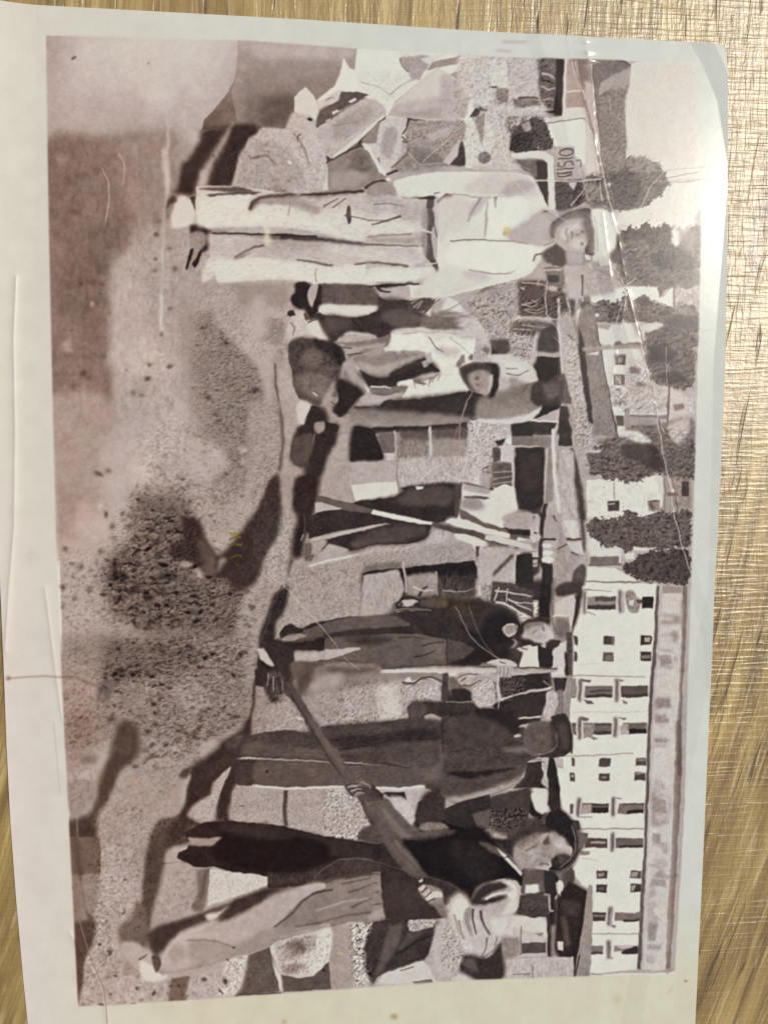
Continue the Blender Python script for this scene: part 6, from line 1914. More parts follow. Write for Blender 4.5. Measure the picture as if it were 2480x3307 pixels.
L 64 w14-5 b2 : 400 240 500 246 560 248 620 256 690 264
L 80 w4-2 b1.5 : 690 264 780 270 870 272
L 90 w3-7 b2 : 250 310 280 290 320 275 350 268
L 96 w4-8-3 b2 : 460 318 520 328 580 334
L 100 w4-6 b2 : 660 332 720 326 780 332 840 340
L 110 w4-2 b1.5 : 620 165 700 180 780 186
L 84 w3-7 b1.5 : 715 195 760 186 815 168
L 120 w3-5 b2 : 700 240 760 234 850 230
L 120 w4-3 b1.5 : 720 130 770 126 820 134
L 84 w10-5 b2 : 300 150 310 125 340 105 400 98 470 92
L 60 w6-9 b2 : 470 96 560 92 640 86 690 84
L 90 w4-3 b1.5 : 550 135 580 118 600 108
L 90 w4-3 b1.5 : 580 140 610 120 630 108
L 150 w3 b1 : 525 350 522 370 526 395
L 175 w5 b1.5 : 520 270 516 300
E 90 b1.5 : 637 165 9 32
E 84 b1.5 : 636 150 5 14
P 215 b7 y14 : 350 200 366 200 370 270 352 270
T 7 q9x.5 b8 : 120 80 900 80 900 400 120 400
P 150 b2 : 700 60 740 50 780 70 760 90 710 95
L 60 w9-4 b1.5 : 690 75 720 55 760 45
T 10 h q9 b10 : 100 400 440 400 440 660 100 660
P 150 b10 : 250 400 430 400 430 470 260 480
P 176 b10 : 300 450 350 440 360 560 320 600
@ 1350 540 1.0578
P 200 b8 : 70 110 160 100 170 200 120 230 70 220
P 186 b4 : 170 160 190 130 220 110 240 110 215 150 180 170
L 150 w8-3 b2 : 215 105 200 130 180 160 170 190
L 140 w6-3 b2 : 262 108 262 140
L 160 w5-3 b2 : 236 120 232 180 226 240
P 196 b8 : 240 20 330 25 400 60 420 100 360 100 250 95 150 80
P 176 b4 : 300 60 360 45 400 60 380 80 330 95 290 95
P 205 b7 : 20 380 100 340 200 370 180 400 60 440 10 430
P 190 b4 : 150 360 190 355 230 365 250 380 180 385
L 150 w4-2 b1.5 : 170 350 240 365 320 365
L 125 w4 b1 : 395 320 400 300 425 297
P 178 b4 t1 : 305 245 310 220 360 190 420 150 450 180 455 240 430 270
P 92 b3 t2 : 450 220 460 190 500 160 560 145 590 165 590 200 540 175 500 180 470 200 465 235 455 240
P 176 b3 t1 : 466 225 480 200 520 178 560 178 575 200 578 250 560 280 520 285 490 270 470 250
P 200 b2 : 480 215 500 205 505 240 495 265 475 245
P 205 b2 : 520 195 545 190 550 220 530 225
P 206 b1.5 : 528 240 565 240 575 262 540 280 525 262
L 105 w5-3 b1.5 t2 : 512 208 508 225 514 245 508 262
L 100 w7-4 b1.5 t2 : 516 216 522 232 518 244
L 110 w6-4 b1.5 t2 : 530 234 552 232
E 100 b1.5 t2 : 556 228 5 7
E 96 b1.5 t2 : 556 266 5 8
L 150 w4 b1.5 : 492 215 498 250
P 98 b2 t3 : 574 190 590 180 600 220 602 300 585 300 578 240
P 168 b2 : 505 290 560 288 560 330 510 330
P 170 b3 n8 : 500 335 600 330 660 345 665 430 520 440 500 380
P 212 b2 : 594 150 630 150 655 170 672 220 668 270 640 300 612 310 605 290 600 230
L 186 w5 b1.5 : 600 170 640 165
P 84 b2 : 455 270 490 280 500 330 440 330 420 300
T 26 h q9 b3 : 340 400 480 390 540 420 540 500 340 510
L 180 w4-2 b1 : 345 410 380 430 420 425
L 176 w4-2 b1 : 350 470 390 462 410 450 380 440
L 172 w4-2 b1 : 360 490 400 500 430 492
L 178 w5-3 b1 : 350 395 420 400 440 412
L 175 w3 b1 : 438 395 430 440 440 510
P 86 b2 : 365 405 400 402 430 430 400 450 360 440
P 120 b2 : 430 345 490 340 490 410 440 400
L 180 w6 b1.5 : 425 355 490 350
P 70 b1.5 : 440 370 480 368 480 392 445 394
P 178 b2 t2 : 500 335 560 338 560 450 505 450
L 95 w8-5 b1.5 : 560 370 558 440
L 150 w3 b1 : 580 360 610 350 640 362
L 150 w3 b1 : 575 385 610 378 650 386
P 196 b1.5 : 605 310 655 300 650 335 620 340
T 16 h q8 b2 : 200 440 320 440 240 620 200 560
T 20 h q7 b2 : 300 520 400 520 390 640 300 640
L 100 w3 b1 : 320 560 385 566
L 180 w3 b1 : 320 552 385 558
L 180 w3 b1 : 322 575 386 582
L 180 w3 b1 : 326 600 380 606
P 60 b2 : 245 590 280 590 290 640 250 640
P 84 b2 r8 : 700 215 720 200 740 220 770 190 800 210 850 200 860 250 830 280 780 270 720 280 690 250
P 92 b2 r8 : 820 200 845 190 850 240 880 270 900 240 940 200 945 320 820 320
P 110 b3 r10 : 690 300 800 290 940 310 940 400 760 400 690 380
P 80 b3 r8 : 780 300 860 290 940 310 940 350 820 350
P 215 b3 : 860 210 900 230 880 275 860 265
@ 1350 540 1.0578
T 24 h q11x.8 b3 : 690 200 940 200 945 400 700 400
P 150 b4 a70 : 880 220 940 210 940 300 890 280
P 140 b4 a60 : 700 250 760 240 780 270 720 280
@ 825 900 1.0578
P 96 b1.5 n5 : 225 25 400 28 420 60 415 95 230 92 215 60
L 60 w5 b1.5 : 390 30 470 22 560 20
P 52 b1.5 : 135 15 190 20 185 45 180 70 190 100 215 95 215 30 225 25 228 80 210 110 180 120 140 100 120 75 135 45
P 172 b1.5 : 182 40 195 22 215 24 205 70 190 95 178 60
P 206 b1.5 : 215 100 240 88 300 92 412 95 415 108 370 118 320 132 280 125 230 122
P 58 b1.5 : 410 30 430 20 500 18 560 15 575 12 480 28 430 35
P 190 b1.5 n6 : 110 160 130 120 150 108 170 115 178 140 170 160 200 140 220 150 250 210 200 205 160 200 120 215
P 66 b1.5 : 110 110 130 108 140 125 115 130
P 84 b1.5 : 165 120 175 118 180 140 170 145
L 70 w5-3 b1.5 : 178 150 210 140
P 205 b2 : 175 165 210 143 225 165 246 208 200 200
L 120 w4 b1.5 : 120 150 135 170 130 195
P 66 b1.5 n4 : 215 130 280 128 330 135 380 130 420 110 420 70 500 70 520 95 575 120 570 160 520 165 480 175 440 190 410 190 370 185 320 180 290 200 250 205 230 160
P 84 b7 : 235 140 300 135 330 160 280 190 245 190
P 90 b7 : 430 120 500 110 560 130 540 160 470 165
L 52 w6-4 b1.5 : 330 140 350 160 360 180
P 172 b1.5 n4 : 280 210 320 180 370 188 405 195 410 208 350 218 300 216 275 218
L 196 w4-2 b1.5 : 300 190 340 186 390 194
P 125 b1.5 n4 : 270 225 320 225 380 215 440 205 460 200 450 230 400 240 340 262 300 270 280 250
P 172 b1.5 : 270 222 300 224 310 232 280 236
P 168 b1.5 : 285 238 350 232 400 225 445 220 440 232 380 240 340 258 300 265
L 66 w3 b1 : 300 236 330 240
L 66 w3 b1 : 305 262 360 258
P 188 b1.5 : 295 260 312 258 318 272 300 272
P 78 b1.5 n4 : 120 220 150 205 200 205 230 220 290 240 305 280 300 310 280 350 275 400 240 430 160 400 140 360 125 290
P 108 b7 n3 : 170 250 210 240 230 280 200 310 150 290
P 116 b8 : 140 330 180 320 260 330 270 380 240 420 160 390
P 92 b4 : 220 300 270 300 270 340 230 330
P 56 b2 : 200 205 290 232 310 280 290 300 270 270 210 235 
T 8 q8 b3 : 130 220 300 240 280 400 160 400
L 205 w4-3 b1 : 198 388 214 402
P 160 b1.5 n4 : 225 430 250 380 268 350 275 375 262 400 282 412 258 424 280 440 262 450 290 480 320 460 330 520 285 520 290 490 245 475
L 84 w3 b1 : 262 400 278 402
L 84 w3 b1 : 258 424 276 430
P 168 b2 n3 : 300 290 330 275 350 310 375 350 390 385 375 392 340 380 300 340
L 205 w4-7 b1.5 : 345 300 365 340 386 388
P 130 b4 : 300 300 320 330 330 360 300 345
P 54 b1.5 n3 : 285 345 320 350 370 385 340 420 300 470 270 455 265 440 290 420 278 380
L 120 w3 b1 : 375 385 340 430 320 460
P 165 b2 n3 : 345 285 420 260 480 250 570 252 580 265 540 295 480 312 440 335 400 330 365 315
P 140 b3 : 350 280 400 270 440 258 520 255 560 260 480 280 420 300
L 120 w4-2 b1.5 : 470 252 480 270 500 285
L 120 w4-2 b1.5 : 500 250 510 265 530 275
P 58 b1.5 n3 : 350 315 400 332 440 336 460 330 470 318 540 285 575 270 600 280 625 312 560 325 500 340 480 355 400 372 380 360 360 340
P 66 b2 : 460 325 520 295 570 275 590 290 540 305 490 330
P 160 b1.5 : 565 285 585 278 590 300 575 305
P 176 b2 : 575 262 600 250 605 285 590 295
P 120 b2 : 400 380 440 372 500 365 520 372 500 400 440 400
L 196 w6-4 b1.5 : 392 370 430 368 465 372
P 175 b1.5 n4 : 355 408 380 400 440 395 490 385 505 400 460 405 430 420 400 440 380 430 365 420
P 110 b2 : 390 385 440 390 490 380 495 390 440 400
L 130 w4-2 b1.5 : 540 345 545 375
L 130 w4-2 b1.5 : 575 335 570 370
L 135 w4-2 b1.5 : 610 325 600 355
P 178 b3 : 540 340 600 320 640 325 580 345
P 60 b1.5 n3 : 335 445 420 435 470 415 560 405 640 395 740 385 760 400 758 470 700 468 600 465 500 455 420 450
P 118 b4 gy155 : 330 445 430 450 560 458 700 470 750 478 700 492 560 505 420 508 340 495
P 118 b2 n3 : 560 130 660 132 720 128 730 140 680 160 720 172 640 175 570 165
P 176 b3 : 600 110 620 75 650 65 640 95 620 120
L 100 w5-3 b1.5 : 575 120 600 90 630 70
L 84 w4 b1.5 : 525 100 545 80 570 70
L 150 w6-3 b1.5 : 535 100 560 80
L 150 w5-3 b1.5 : 650 110 690 90 710 80
L 160 w4-2 b1.5 : 640 130 700 118 740 110
P 190 b7 : 680 140 740 130 790 180 800 230 770 220 740 180
P 196 b4 : 460 185 500 170 580 168 590 180 500 190
L 170 w3 b1.5 : 590 185 640 184 700 190
P 186 b7 : 600 230 700 240 690 270 620 260
P 130 b2 : 690 285 700 262 712 262 714 290
P 120 b2 : 770 245 785 230 800 245 790 262
T 6 q9x.6 b4 : 450 170 800 100 800 300 500 400
P 88 b2 t2 n5 : 695 305 740 290 790 290 810 300 800 330 800 360 780 385 740 380 710 350
P 140 b2 n6 : 735 320 780 300 800 330 800 375 780 390 745 380
P 172 b2 : 780 330 800 330 800 380 785 388
P 168 b2 : 745 340 770 345 765 370 745 375
L 60 w5 b1.5 : 770 300 790 330 785 350
L 62 w5-3 b1.5 : 740 330 755 325 768 335
P 50 b1.5 : 795 290 825 290 832 310 828 360 815 410 790 402 800 380 810 345 806 310
L 110 w4 b1.5 : 700 315 720 310
L 110 w4 b1.5 : 712 330 730 322
P 175 b3 n4 : 830 320 860 330 865 380 845 400 820 405 832 360
P 110 b4 gy140 n4 : 760 425 830 405 880 400 940 390 945 450 860 470 760 470
L 84 w5-3 b1.5 : 860 315 900 325 940 318
P 196 b3 n3 : 800 265 860 260 920 280 945 310 900 318 850 310 820 290
P 150 b3 n4 : 870 350 945 340 945 400 880 400
P 195 b2 : 760 480 860 488 945 470 945 485 850 498 760 490
P 165 b7 n8 : 700 80 880 20 890 80 860 200 820 240 790 170
T 30 h q8 b4 : 720 75 885 30 870 230 810 240
L 185 w4-2 b1 : 800 200 830 150 850 130
L 100 w4-2 b1 : 820 120 850 110 870 140
P 84 b3 : 800 210 860 205 870 250 830 260
T 22 h q7 b1.5 : 870 170 945 170 945 280 880 280
P 50 b1.5 n3 : 332 506 400 512 410 545 440 605 440 622 325 626
L 54 w10 b2 : 400 512 500 510 600 508 722 495
P 110 b2 n5 : 412 525 475 520 478 590 436 592
P 138 b3 n6 : 480 525 590 530 592 666 480 666
T 14 q5x2.4 b3 : 480 520 720 515 720 666 480 666
P 150 b4 n6 : 600 545 720 540 720 666 600 666
P 96 b4 n5 : 490 525 590 518 590 548 500 552
P 96 b4 n5 : 602 516 720 505 720 545 610 545
L 192 w7-6 b1.5 : 594 506 598 560 598 666
L 175 w6 b1.5 : 476 520 480 580 478 640
P 190 b2 n8 : 728 490 760 485 762 666 728 666
T 30 h q7 b1.5 : 728 490 800 485 800 666 728 666
P 165 b2 n3 : 325 628 440 622 478 625 478 666 320 666
P 185 b2 n8 : 765 495 865 490 870 540 830 560 810 600 770 666 765 666
T 26 h q7 b1.5 : 765 495 865 490 830 600 770 666
P 60 b1.5 : 815 555 850 545 845 562 825 570
P 58 b1.5 : 868 498 945 490 945 540 872 540
P 120 b1.5 n3 : 872 540 945 540 945 570 874 570
L 190 w4 b1 s : 830 575 880 572 945 576
P 190 b2 n4 : 835 575 880 572 885 605 875 625 845 625
P 84 b2 n8 : 808 580 832 580 835 620 812 628
P 56 b2 n4 : 180 445 235 440 250 470 250 500 285 500 275 550 250 600 225 666 165 666 190 620 210 560 200 520 170 530 150 600 130 640 125 600 135 540 160 490
P 84 b3 : 135 540 190 530 200 560 180 620 150 640 125 620
P 196 b2 : 145 430 165 418 190 440 175 470 165 498 150 490
P 150 b2 : 205 492 235 490 235 520 215 530 200 510
@ 750 90 1.0578
P 172 b1.5 gy128 t4 s : 20 48 250 58 428 74 418 150 400 140 380 105 372 150 350 200 290 245 252 208 225 235 205 335 150 345 100 335 90 350 20 340 0 220 22 150
P 168 b10 gy110 t2 : 60 60 240 70 410 90 370 170 290 240 250 210 210 320 60 330 40 160
P 196 b8 t5 a50 : 60 60 420 76 410 110 80 110
P 100 b10 : 100 240 220 230 200 330 100 330
P 60 b3 t3 : 0 340 80 335 95 350 60 380 20 470 0 500
P 205 b1.5 s : 213 240 252 207 280 235 292 270 290 310 280 330 230 300 212 290
P 184 b3 n7 s : 205 290 260 300 300 330 300 370 330 440 330 555 270 560 220 570 160 540 40 545 0 540 30 430 60 385 105 340 130 350 180 345
T 15 h q6 b3 : 0 400 60 385 105 345 200 350 330 440 330 555 0 545
P 168 b5 n9 s : 30 430 60 388 150 395 215 440 250 520 240 555 10 540
P 186 b3 n7 s : 90 355 130 345 190 352 240 400 200 410 120 380
P 186 b2 n8 s : 250 330 300 380 326 450 328 540 290 550 270 470 240 400
L 196 w5-3 b2 : 200 400 240 460 262 540
L 110 w5-3 b2 : 60 450 120 440 150 470
L 110 w4-3 b2 : 210 360 250 420 262 470
G 110 6 30 : 40 400 200 380 320 440 320 540 40 535
L 84 w4-2 b1 : 232 365 222 380 224 395
E 62 b1.5 : 265 316 9 6
P 200 b2 : 310 530 326 525 330 552 310 556
P 212 b1 : 190 455 200 460 208 470 190 468
P 218 b2 s : 290 250 350 200 372 140 380 105 405 150 415 150 428 75 560 82 600 130 640 150 700 90 820 100 820 330 760 330 600 310 520 300 460 240 370 220 320 265
P 210 b4 n6 : 430 160 560 150 620 180 560 240 500 290 470 240 430 210
L 165 w3-2 b1 : 440 190 500 205 540 230
L 160 w3-2 b1 : 540 230 590 190 620 180
P 150 b1.5 t3 s : 665 150 680 118 740 108 780 95 770 125 700 138
P 165 b2 n6 s : 570 105 640 95 690 100 660 150 640 145 610 160 590 150
L 110 w4-2 b1 : 570 108 582 135 600 150
P 205 b2 : 640 110 700 92 720 98 670 130
P 168 b2 n4 s : 600 160 660 140 640 180 610 180
P 182 b1.5 t3 s : 530 300 560 250 620 200 700 137 745 165 800 205 815 240 800 290 790 310 700 315 600 312
P 200 b6 t3 : 560 260 700 140 760 180 790 220 720 240 620 250
P 165 b4 t3 : 560 295 640 285 780 270 790 305 600 310
L 205 w3-2 b1 : 520 300 700 136
P 160 b2 t6 s : 740 160 790 140 820 130 820 230 800 205
P 96 b1.5 n6 s : 287 340 300 290 330 270 365 250 370 225 420 220 468 232 440 245 400 262 360 290 330 310 310 330 290 345
P 195 b1.5 s : 300 250 365 215 370 228 355 245 330 262 310 268
L 120 w3-2 b1 : 318 250 340 240 350 244
P 196 b1 s : 395 255 420 240 425 248 405 260
P 196 b1 s : 340 290 360 280 365 288 345 300
P 182 b1.5 n5 s : 290 350 330 325 380 290 440 250 480 245 512 262 525 290 520 310 440 385 400 410 350 452 320 400
P 165 b4 n6 s : 330 340 420 280 470 270 480 310 420 350 350 390
P 205 b1.5 s : 440 380 520 305 512 300 430 370 345 440 350 452
L 130 w2 b1 : 340 335 430 325
L 140 w2 b1 : 380 380 430 350
L 60 w9-5 b1.5 s : 430 400 470 360 522 308
P 84 b1.5 s : 320 440 340 452 400 415 440 400 450 415 400 425 345 470 325 465
P 140 b1.5 n4 s : 440 390 500 320 510 325 490 380 460 395
P 192 b1.5 n7 s : 510 320 540 308 598 312 590 350 575 385 560 440 555 470 520 512 500 490 470 420 450 400 490 395 500 350
P 210 b1.5 s : 445 400 470 408 500 470 528 505 515 515 480 480
P 165 b3 n6 : 520 350 560 340 560 400 540 450 510 430
L 84 w5-3 b1 : 500 445 503 460
L 70 w8-4 b1.5 s : 602 318 596 345 582 368
L 60 w6-3 b1 s : 596 314 660 322
L 84 w5-3 b1 s : 580 375 600 392 605 410
L 70 w8-4 b1.5 s : 525 505 570 485 600 450
L 110 w4-3 b1 s : 545 480 590 440 620 400
P 155 b2 n9 s : 605 320 790 315 800 340 770 420 740 470 640 470 580 500 560 480 610 430 590 370
T 16 h q6 b2 : 600 320 790 320 760 460 560 490
P 176 b3 n6 : 660 370 760 330 740 370 680 390
P 128 b3 n6 s : 620 400 700 430 740 470 660 475 610 460
L 190 w3-2 b1 s : 650 460 720 400 780 340
L 186 w3-2 b1 s : 600 430 640 470 720 465
L 180 w3-2 b1 s : 620 350 700 345
E 130 b3 : 600 465 14 14
P 72 b2 s : 750 440 785 395 795 430 795 475 740 470
P 188 b2 s : 720 460 750 420 780 380 770 440 740 470
P 138 b1.5 n5 s : 325 465 400 425 440 410 470 430 500 495 530 515 470 530 440 555 330 556
P 118 b3 n6 s : 410 430 440 415 470 450 480 490 440 500 400 480
P 156 b5 : 340 500 420 490 470 510 420 545 340 545
L 90 w5-3 b1 s : 320 465 370 440
P 200 b2 n6 s : 820 130 880 110 880 260 860 280 830 260 800 330 820 420 880 440 890 470 800 470 800 330 840 230
P 84 b1.5 s : 808 310 832 275 845 285 835 305
P 150 b2 n6 s : 830 310 860 290 860 360 850 400 870 430 820 400
P 205 b3 s : 800 320 830 330 850 400 880 440 880 465 800 470
E 130 b2 : 860 445 22 20
P 206 b2 s : 885 110 930 110 930 210 900 205
L 66 w4 b1 s : 878 204 908 203
P 130 b2 n10 s : 900 215 940 215 940 260 910 250
L 215 w2 b1 : 880 170 885 250 905 330 920 400 945 490
@ 825 1470 1.0578
P 160 b3 n5 : 360 345 500 325 640 300 750 305 755 360 600 378 380 395 350 380
T 14 h q6 b2 : 360 345 640 305 750 305 750 360 380 390
L 186 w8-4 b2 : 200 372 280 355 350 338 380 330 
P 120 b2 n6 : 370 378 490 362 500 380 480 388 370 400
P 48 b1.5 n3 s : 366 402 400 392 520 384 640 370 745 358 756 390 756 420 366 434
P 66 b4 gy110 n5 s : 366 420 756 405 750 490 600 492 500 488 480 530 430 550 360 552
T 14 q4x4 b2 : 366 425 750 415 745 480 380 540
P 168 b7 n6 : 370 500 420 475 480 470 480 510 440 545 366 552
P 112 b5 n8 : 520 445 600 440 600 485 530 485
L 180 w6-3 b1.5 : 505 365 510 420 512 470
L 180 w6-3 b1.5 : 615 395 618 440 620 480
L 60 w7-4 b1.5 : 560 480 575 455 590 450
L 180 w4-2 b1 : 530 470 560 455
L 172 w4-2 b1 : 640 460 700 465 745 455
P 62 b2 : 470 515 480 492 500 482 530 486 560 486 600 486 700 492 800 505 870 520 900 560 700 560 560 545 500 530 480 528
L 190 w5-3 b1 : 488 512 495 500 515 496 540 502
L 172 w3 b1 : 500 515 520 508 540 512
P 84 b6 y5 : 600 488 720 492 800 506 780 530 680 525 600 510
L 172 w4-2 b1 : 482 532 520 528 600 526
P 58 b1.5 n3 : 345 160 430 148 480 140 520 105 600 95 690 95 690 200 640 225 600 230 590 275 560 292 480 302 400 305 330 328 290 315 245 290 225 325 240 290 320 262 460 232 395 195 350 180
P 60 b1.5 n3 s : 180 215 210 195 300 182 390 200 460 228 400 240 260 262 185 285
P 84 b6 : 520 120 620 105 680 120 660 170 560 170 480 160
P 80 b6 : 400 255 560 240 590 260 540 285 420 290 330 300
P 92 b4 : 320 300 420 285 520 290 400 302 340 318
P 176 b1.5 s : 190 285 260 268 400 238 465 232 400 248 270 280 190 295
P 165 b2 n3 s : 195 300 240 285 220 330 190 340
P 170 b2 n3 s : 210 345 240 320 260 305 320 322 300 335 240 355
L 205 w5-3 b1.5 : 180 378 250 360 330 345
P 208 b1.5 s : 545 105 572 105 572 115 548 117
P 80 b1.5 t4 s : 678 95 700 95 700 160 690 205 680 205
P 100 b1.5 t2 s : 215 138 300 155 400 185 395 198 320 190 215 158
P 210 b1.5 s : 400 185 520 210 610 232 608 240 500 224 395 200
P 176 b1.5 s : 205 160 280 175 300 180 205 192
P 172 b1.5 n4 s : 325 25 480 22 483 100 338 108
P 206 b1.5 n3 s : 325 102 478 90 485 128 345 154
L 120 w2 b1 s : 482 20 486 130
P 178 b3 n8 s : 484 10 740 0 735 92 600 96 520 104 486 112
T 12 q5x3 b2 : 484 0 740 0 735 92 486 112
L 195 w5-3 b1 : 560 90 600 50 640 30
L 195 w5-3 b1 : 640 60 680 80 730 90
P 208 b2 n3 s : 705 100 760 120 800 130 850 105 885 110 890 180 880 215 840 240 780 230 730 200 700 180
P 168 b3 s : 706 98 800 112 800 135 740 128 706 118
P 90 b1.5 s : 705 140 760 140 800 145 780 152 720 150
P 150 b4 : 700 150 760 150 780 180 740 190 705 180
P 100 b1.5 t2 s : 695 190 720 195 780 235 840 250 930 270 935 285 860 275 780 255 700 215
P 205 b1.5 s : 660 215 720 220 790 250 870 268 865 282 790 270 700 240 650 230
P 86 b1.5 s : 600 230 700 248 780 268 780 282 720 275 600 242
P 196 b1.5 s : 785 272 850 285 935 308 930 320 840 300 780 285
P 205 b1.5 s : 680 265 720 272 760 285 790 298 760 305 750 330 740 305 690 285
P 58 b1.5 s : 850 248 935 255 935 275 870 268
P 168 b2 n6 : 840 215 890 190 945 200 945 245 860 245
P 176 b2 n6 : 760 312 880 318 885 430 760 440
P 84 b1.5 s : 750 310 762 310 760 345 752 345
L 66 w9-11 b1 s : 808 408 840 375 880 340
P 54 b1.5 n3 s : 890 340 945 335 945 440 880 435
L 180 w4 b1 s : 885 335 880 440
P 80 b2 n8 s : 805 430 870 435 945 460 945 560 880 520 800 500
L 196 w6-4 b1 s : 815 460 880 470 940 480
L 200 w7-5 b1 s : 820 500 860 510 945 560
L 196 w5-4 b1 s : 830 450 815 495
L 196 w5-3 b1 s : 860 490 940 530
L 190 w4-3 b1 s : 880 500 945 505
L 186 w4 b1 s : 860 455 855 500
P 196 b2 : 840 575 865 555 880 580 890 560 880 610 860 615
T 12 h q5x.8 b4 : 240 200 0 400 90 666 350 540 350 400 230 380
T 13 h q6 b4 : 0 0 80 0 70 100 0 180
L 84 w3 b1.5 : 90 440 60 520 20 640
@ 1050 1800 1.0578
P 170 b2 n4 s : 130 60 250 40 270 110 250 150 160 180 120 200
T 10 q5x3 b2 : 130 60 500 30 500 130 130 180
P 150 b3 n8 : 270 60 380 50 385 125 280 130
L 180 w5-3 b1.5 : 266 25 272 70 276 120
L 60 w8-5 b1.5 : 318 130 335 105 350 98
L 190 w6-4 b1.5 : 300 100 330 110 370 112
L 56 w9-7 b1.5 s : 245 160 262 140 290 135 330 150
L 50 w5-4 b1.5 : 245 165 248 178 290 180
P 178 b1.5 n5 : 262 152 290 143 318 150 300 160 275 168
P 58 b1.5 n3 : 240 185 360 178 300 172 350 150 520 145 600 170 640 190 660 215 640 240 600 240 560 200 400 190
P 88 b3 n4 : 320 145 400 138 420 160 380 170 330 165
L 150 w3-2 b1.5 s : 235 178 300 172 360 180
P 66 b4 : 420 160 560 170 620 220 600 280 480 240
P 46 b6 : 560 190 640 200 660 260 600 300 520 290
P 50 b6 : 480 290 600 300 640 330 560 360 460 350
P 84 b2 n4 s : 415 275 470 290 510 310 470 345 415 362
P 98 b1.5 n4 s : 0 270 120 262 240 258 330 262 412 280 412 362 250 365 100 350 0 345
P 112 b4 : 330 280 400 290 400 350 340 340
L 60 w5-8-3 b1.5 : 330 300 370 290 405 288
L 64 w5-3 b1.5 : 300 338 340 330 375 318
P 70 b4 : 60 270 200 268 240 280 160 300 80 290
P 60 b3 : 0 250 120 240 260 236 290 248 160 264 0 272
L 66 w4-3 b1.5 : 250 275 300 270 340 278
P 178 b1.5 s : 0 312 60 310 120 306 122 314 60 332 0 348
P 96 b2 s : 80 205 180 195 240 198 290 225 240 236 120 240 0 260 0 218
P 188 b1.5 n6 : 602 240 618 226 640 222 656 236 645 262 625 270 608 258
L 90 w3 b1 : 622 232 630 250 622 262
L 84 w3 b1 : 645 225 652 250
P 62 b1.5 t2 : 655 235 680 215 720 202 760 205 770 220 740 225 700 222 680 235 680 262 700 280 740 290 760 290 690 300 650 280
P 192 b1.5 t1 n3 : 680 232 700 224 740 222 765 235 780 262 770 278 750 288 720 286 690 278 668 268 682 250
P 150 b2 t1 : 690 240 715 235 710 262 690 262
L 84 w4-3 b1 : 708 252 722 240 732 234
L 76 w6-4 b1.5 : 742 238 746 252 750 260
L 120 w3 b1 : 728 262 742 270
P 205 b2 : 755 245 776 262 766 272 752 266
P 185 b1.5 : 738 290 752 290 754 304 742 302
P 66 b1.5 : 752 290 800 280 790 305 770 320 752 310
P 150 b1.5 n4 s : 768 205 778 205 828 200 832 240 828 270 800 282 778 262 768 240
P 118 b3 : 790 210 825 215 825 262 800 275 786 250
L 84 w3 b1.5 : 770 204 778 230 790 262
L 205 w3 b1 : 775 200 830 196 838 230
P 190 b1.5 n6 : 655 310 690 298 700 300 680 320 660 318
L 60 w3 b1 : 665 306 690 312
P 206 b1.5 s : 662 365 692 302 722 300 726 365
P 58 b1.5 s : 724 298 772 312 776 370 728 368
P 195 b2 s : 776 312 815 290 820 375 776 375
P 60 b2 n5 : 815 320 830 330 828 400 815 400
P 84 b2 n10 : 815 255 840 250 842 400 830 400
P 188 b1.5 n8 : 548 358 590 344 620 348 640 366 610 368 560 362
L 70 w3 b1 : 590 352 615 360
L 150 w8-5 b1.5 s : 0 366 190 376
L 88 w3 b1 s : 190 370 420 366 580 372
L 196 w5 b1 s : 190 382 420 384 580 390
P 172 b1.5 s n5 : 584 368 632 372 626 410 590 408
L 96 w2 b1 : 596 372 594 404
L 96 w2 b1 : 608 372 606 406
L 96 w2 b1 : 620 374 618 406
L 160 w11-8 b1.5 s : 632 380 792 382
L 84 w4 b1 s : 640 374 792 377
P 206 b1.5 s : 420 390 446 390 442 404 424 404
P 76 b1.5 n3 s : 402 392 418 392 420 480 395 485
P 110 b2 n6 : 420 408 445 405 470 450 500 460 500 480 430 470
P 60 b2 : 430 450 480 445 500 465 495 490 440 490
P 172 b2 n10 : 450 395 580 392 580 430 540 440 500 440 460 430
L 60 w3 b1 : 470 432 500 432 530 418
L 70 w3 b1 : 450 410 470 400 520 396
L 80 w3 b1 : 460 422 480 408
P 185 b1.5 n10 : 505 440 560 420 580 440 575 500 520 505 500 480
T 22 h q6 b2 : 500 400 590 400 590 510 500 510
P 80 b1.5 n10 s : 600 410 680 405 680 460 640 490 600 480
T 30 h q6 b1.5 : 600 410 690 405 680 470 600 480
L 190 w5-3 b1 s : 588 400 590 520
L 196 w6-4 b1 s : 596 482 690 455 770 440
P 62 b1.5 s : 640 470 750 450 750 500 735 540 640 545 630 500
L 196 w4 b1 s : 655 548 736 540
P 180 b2 n10 : 760 455 785 460 790 500 770 540 740 540 748 500
L 205 w5-3 b1 : 270 428 310 420 340 408 400 432
L 66 w6-4 b1.5 : 262 422 300 428 330 410 360 408 395 420
E 205 b2 : 282 415 10 8
T 16 h q7 b3 : 0 420 260 420 400 440 395 480 280 550 0 570
P 196 b4 n8 a70 : 190 430 250 430 260 540 200 550
P 66 b2 n4 : 285 500 310 488 400 490 500 490 510 510 450 520 330 520 300 545 285 530
P 168 b1.5 : 335 540 360 532 392 545 390 560 350 556
P 84 b2 n4 : 290 500 330 495 350 515 320 545 290 545
L 150 w3 b1 s : 410 492 500 490
P 68 b5 : 0 575 280 555 395 560 395 610 280 620 160 640 0 640
P 84 b6 n3 : 20 590 200 575 340 572 380 590 240 610 60 625
P 60 b2 : 150 640 260 625 330 612 395 605 395 618 300 632 180 650
T 7 h q9x.6 b3 : 400 530 680 540 680 666 400 666
P 76 b5 : 420 560 560 540 640 570 600 640 440 640
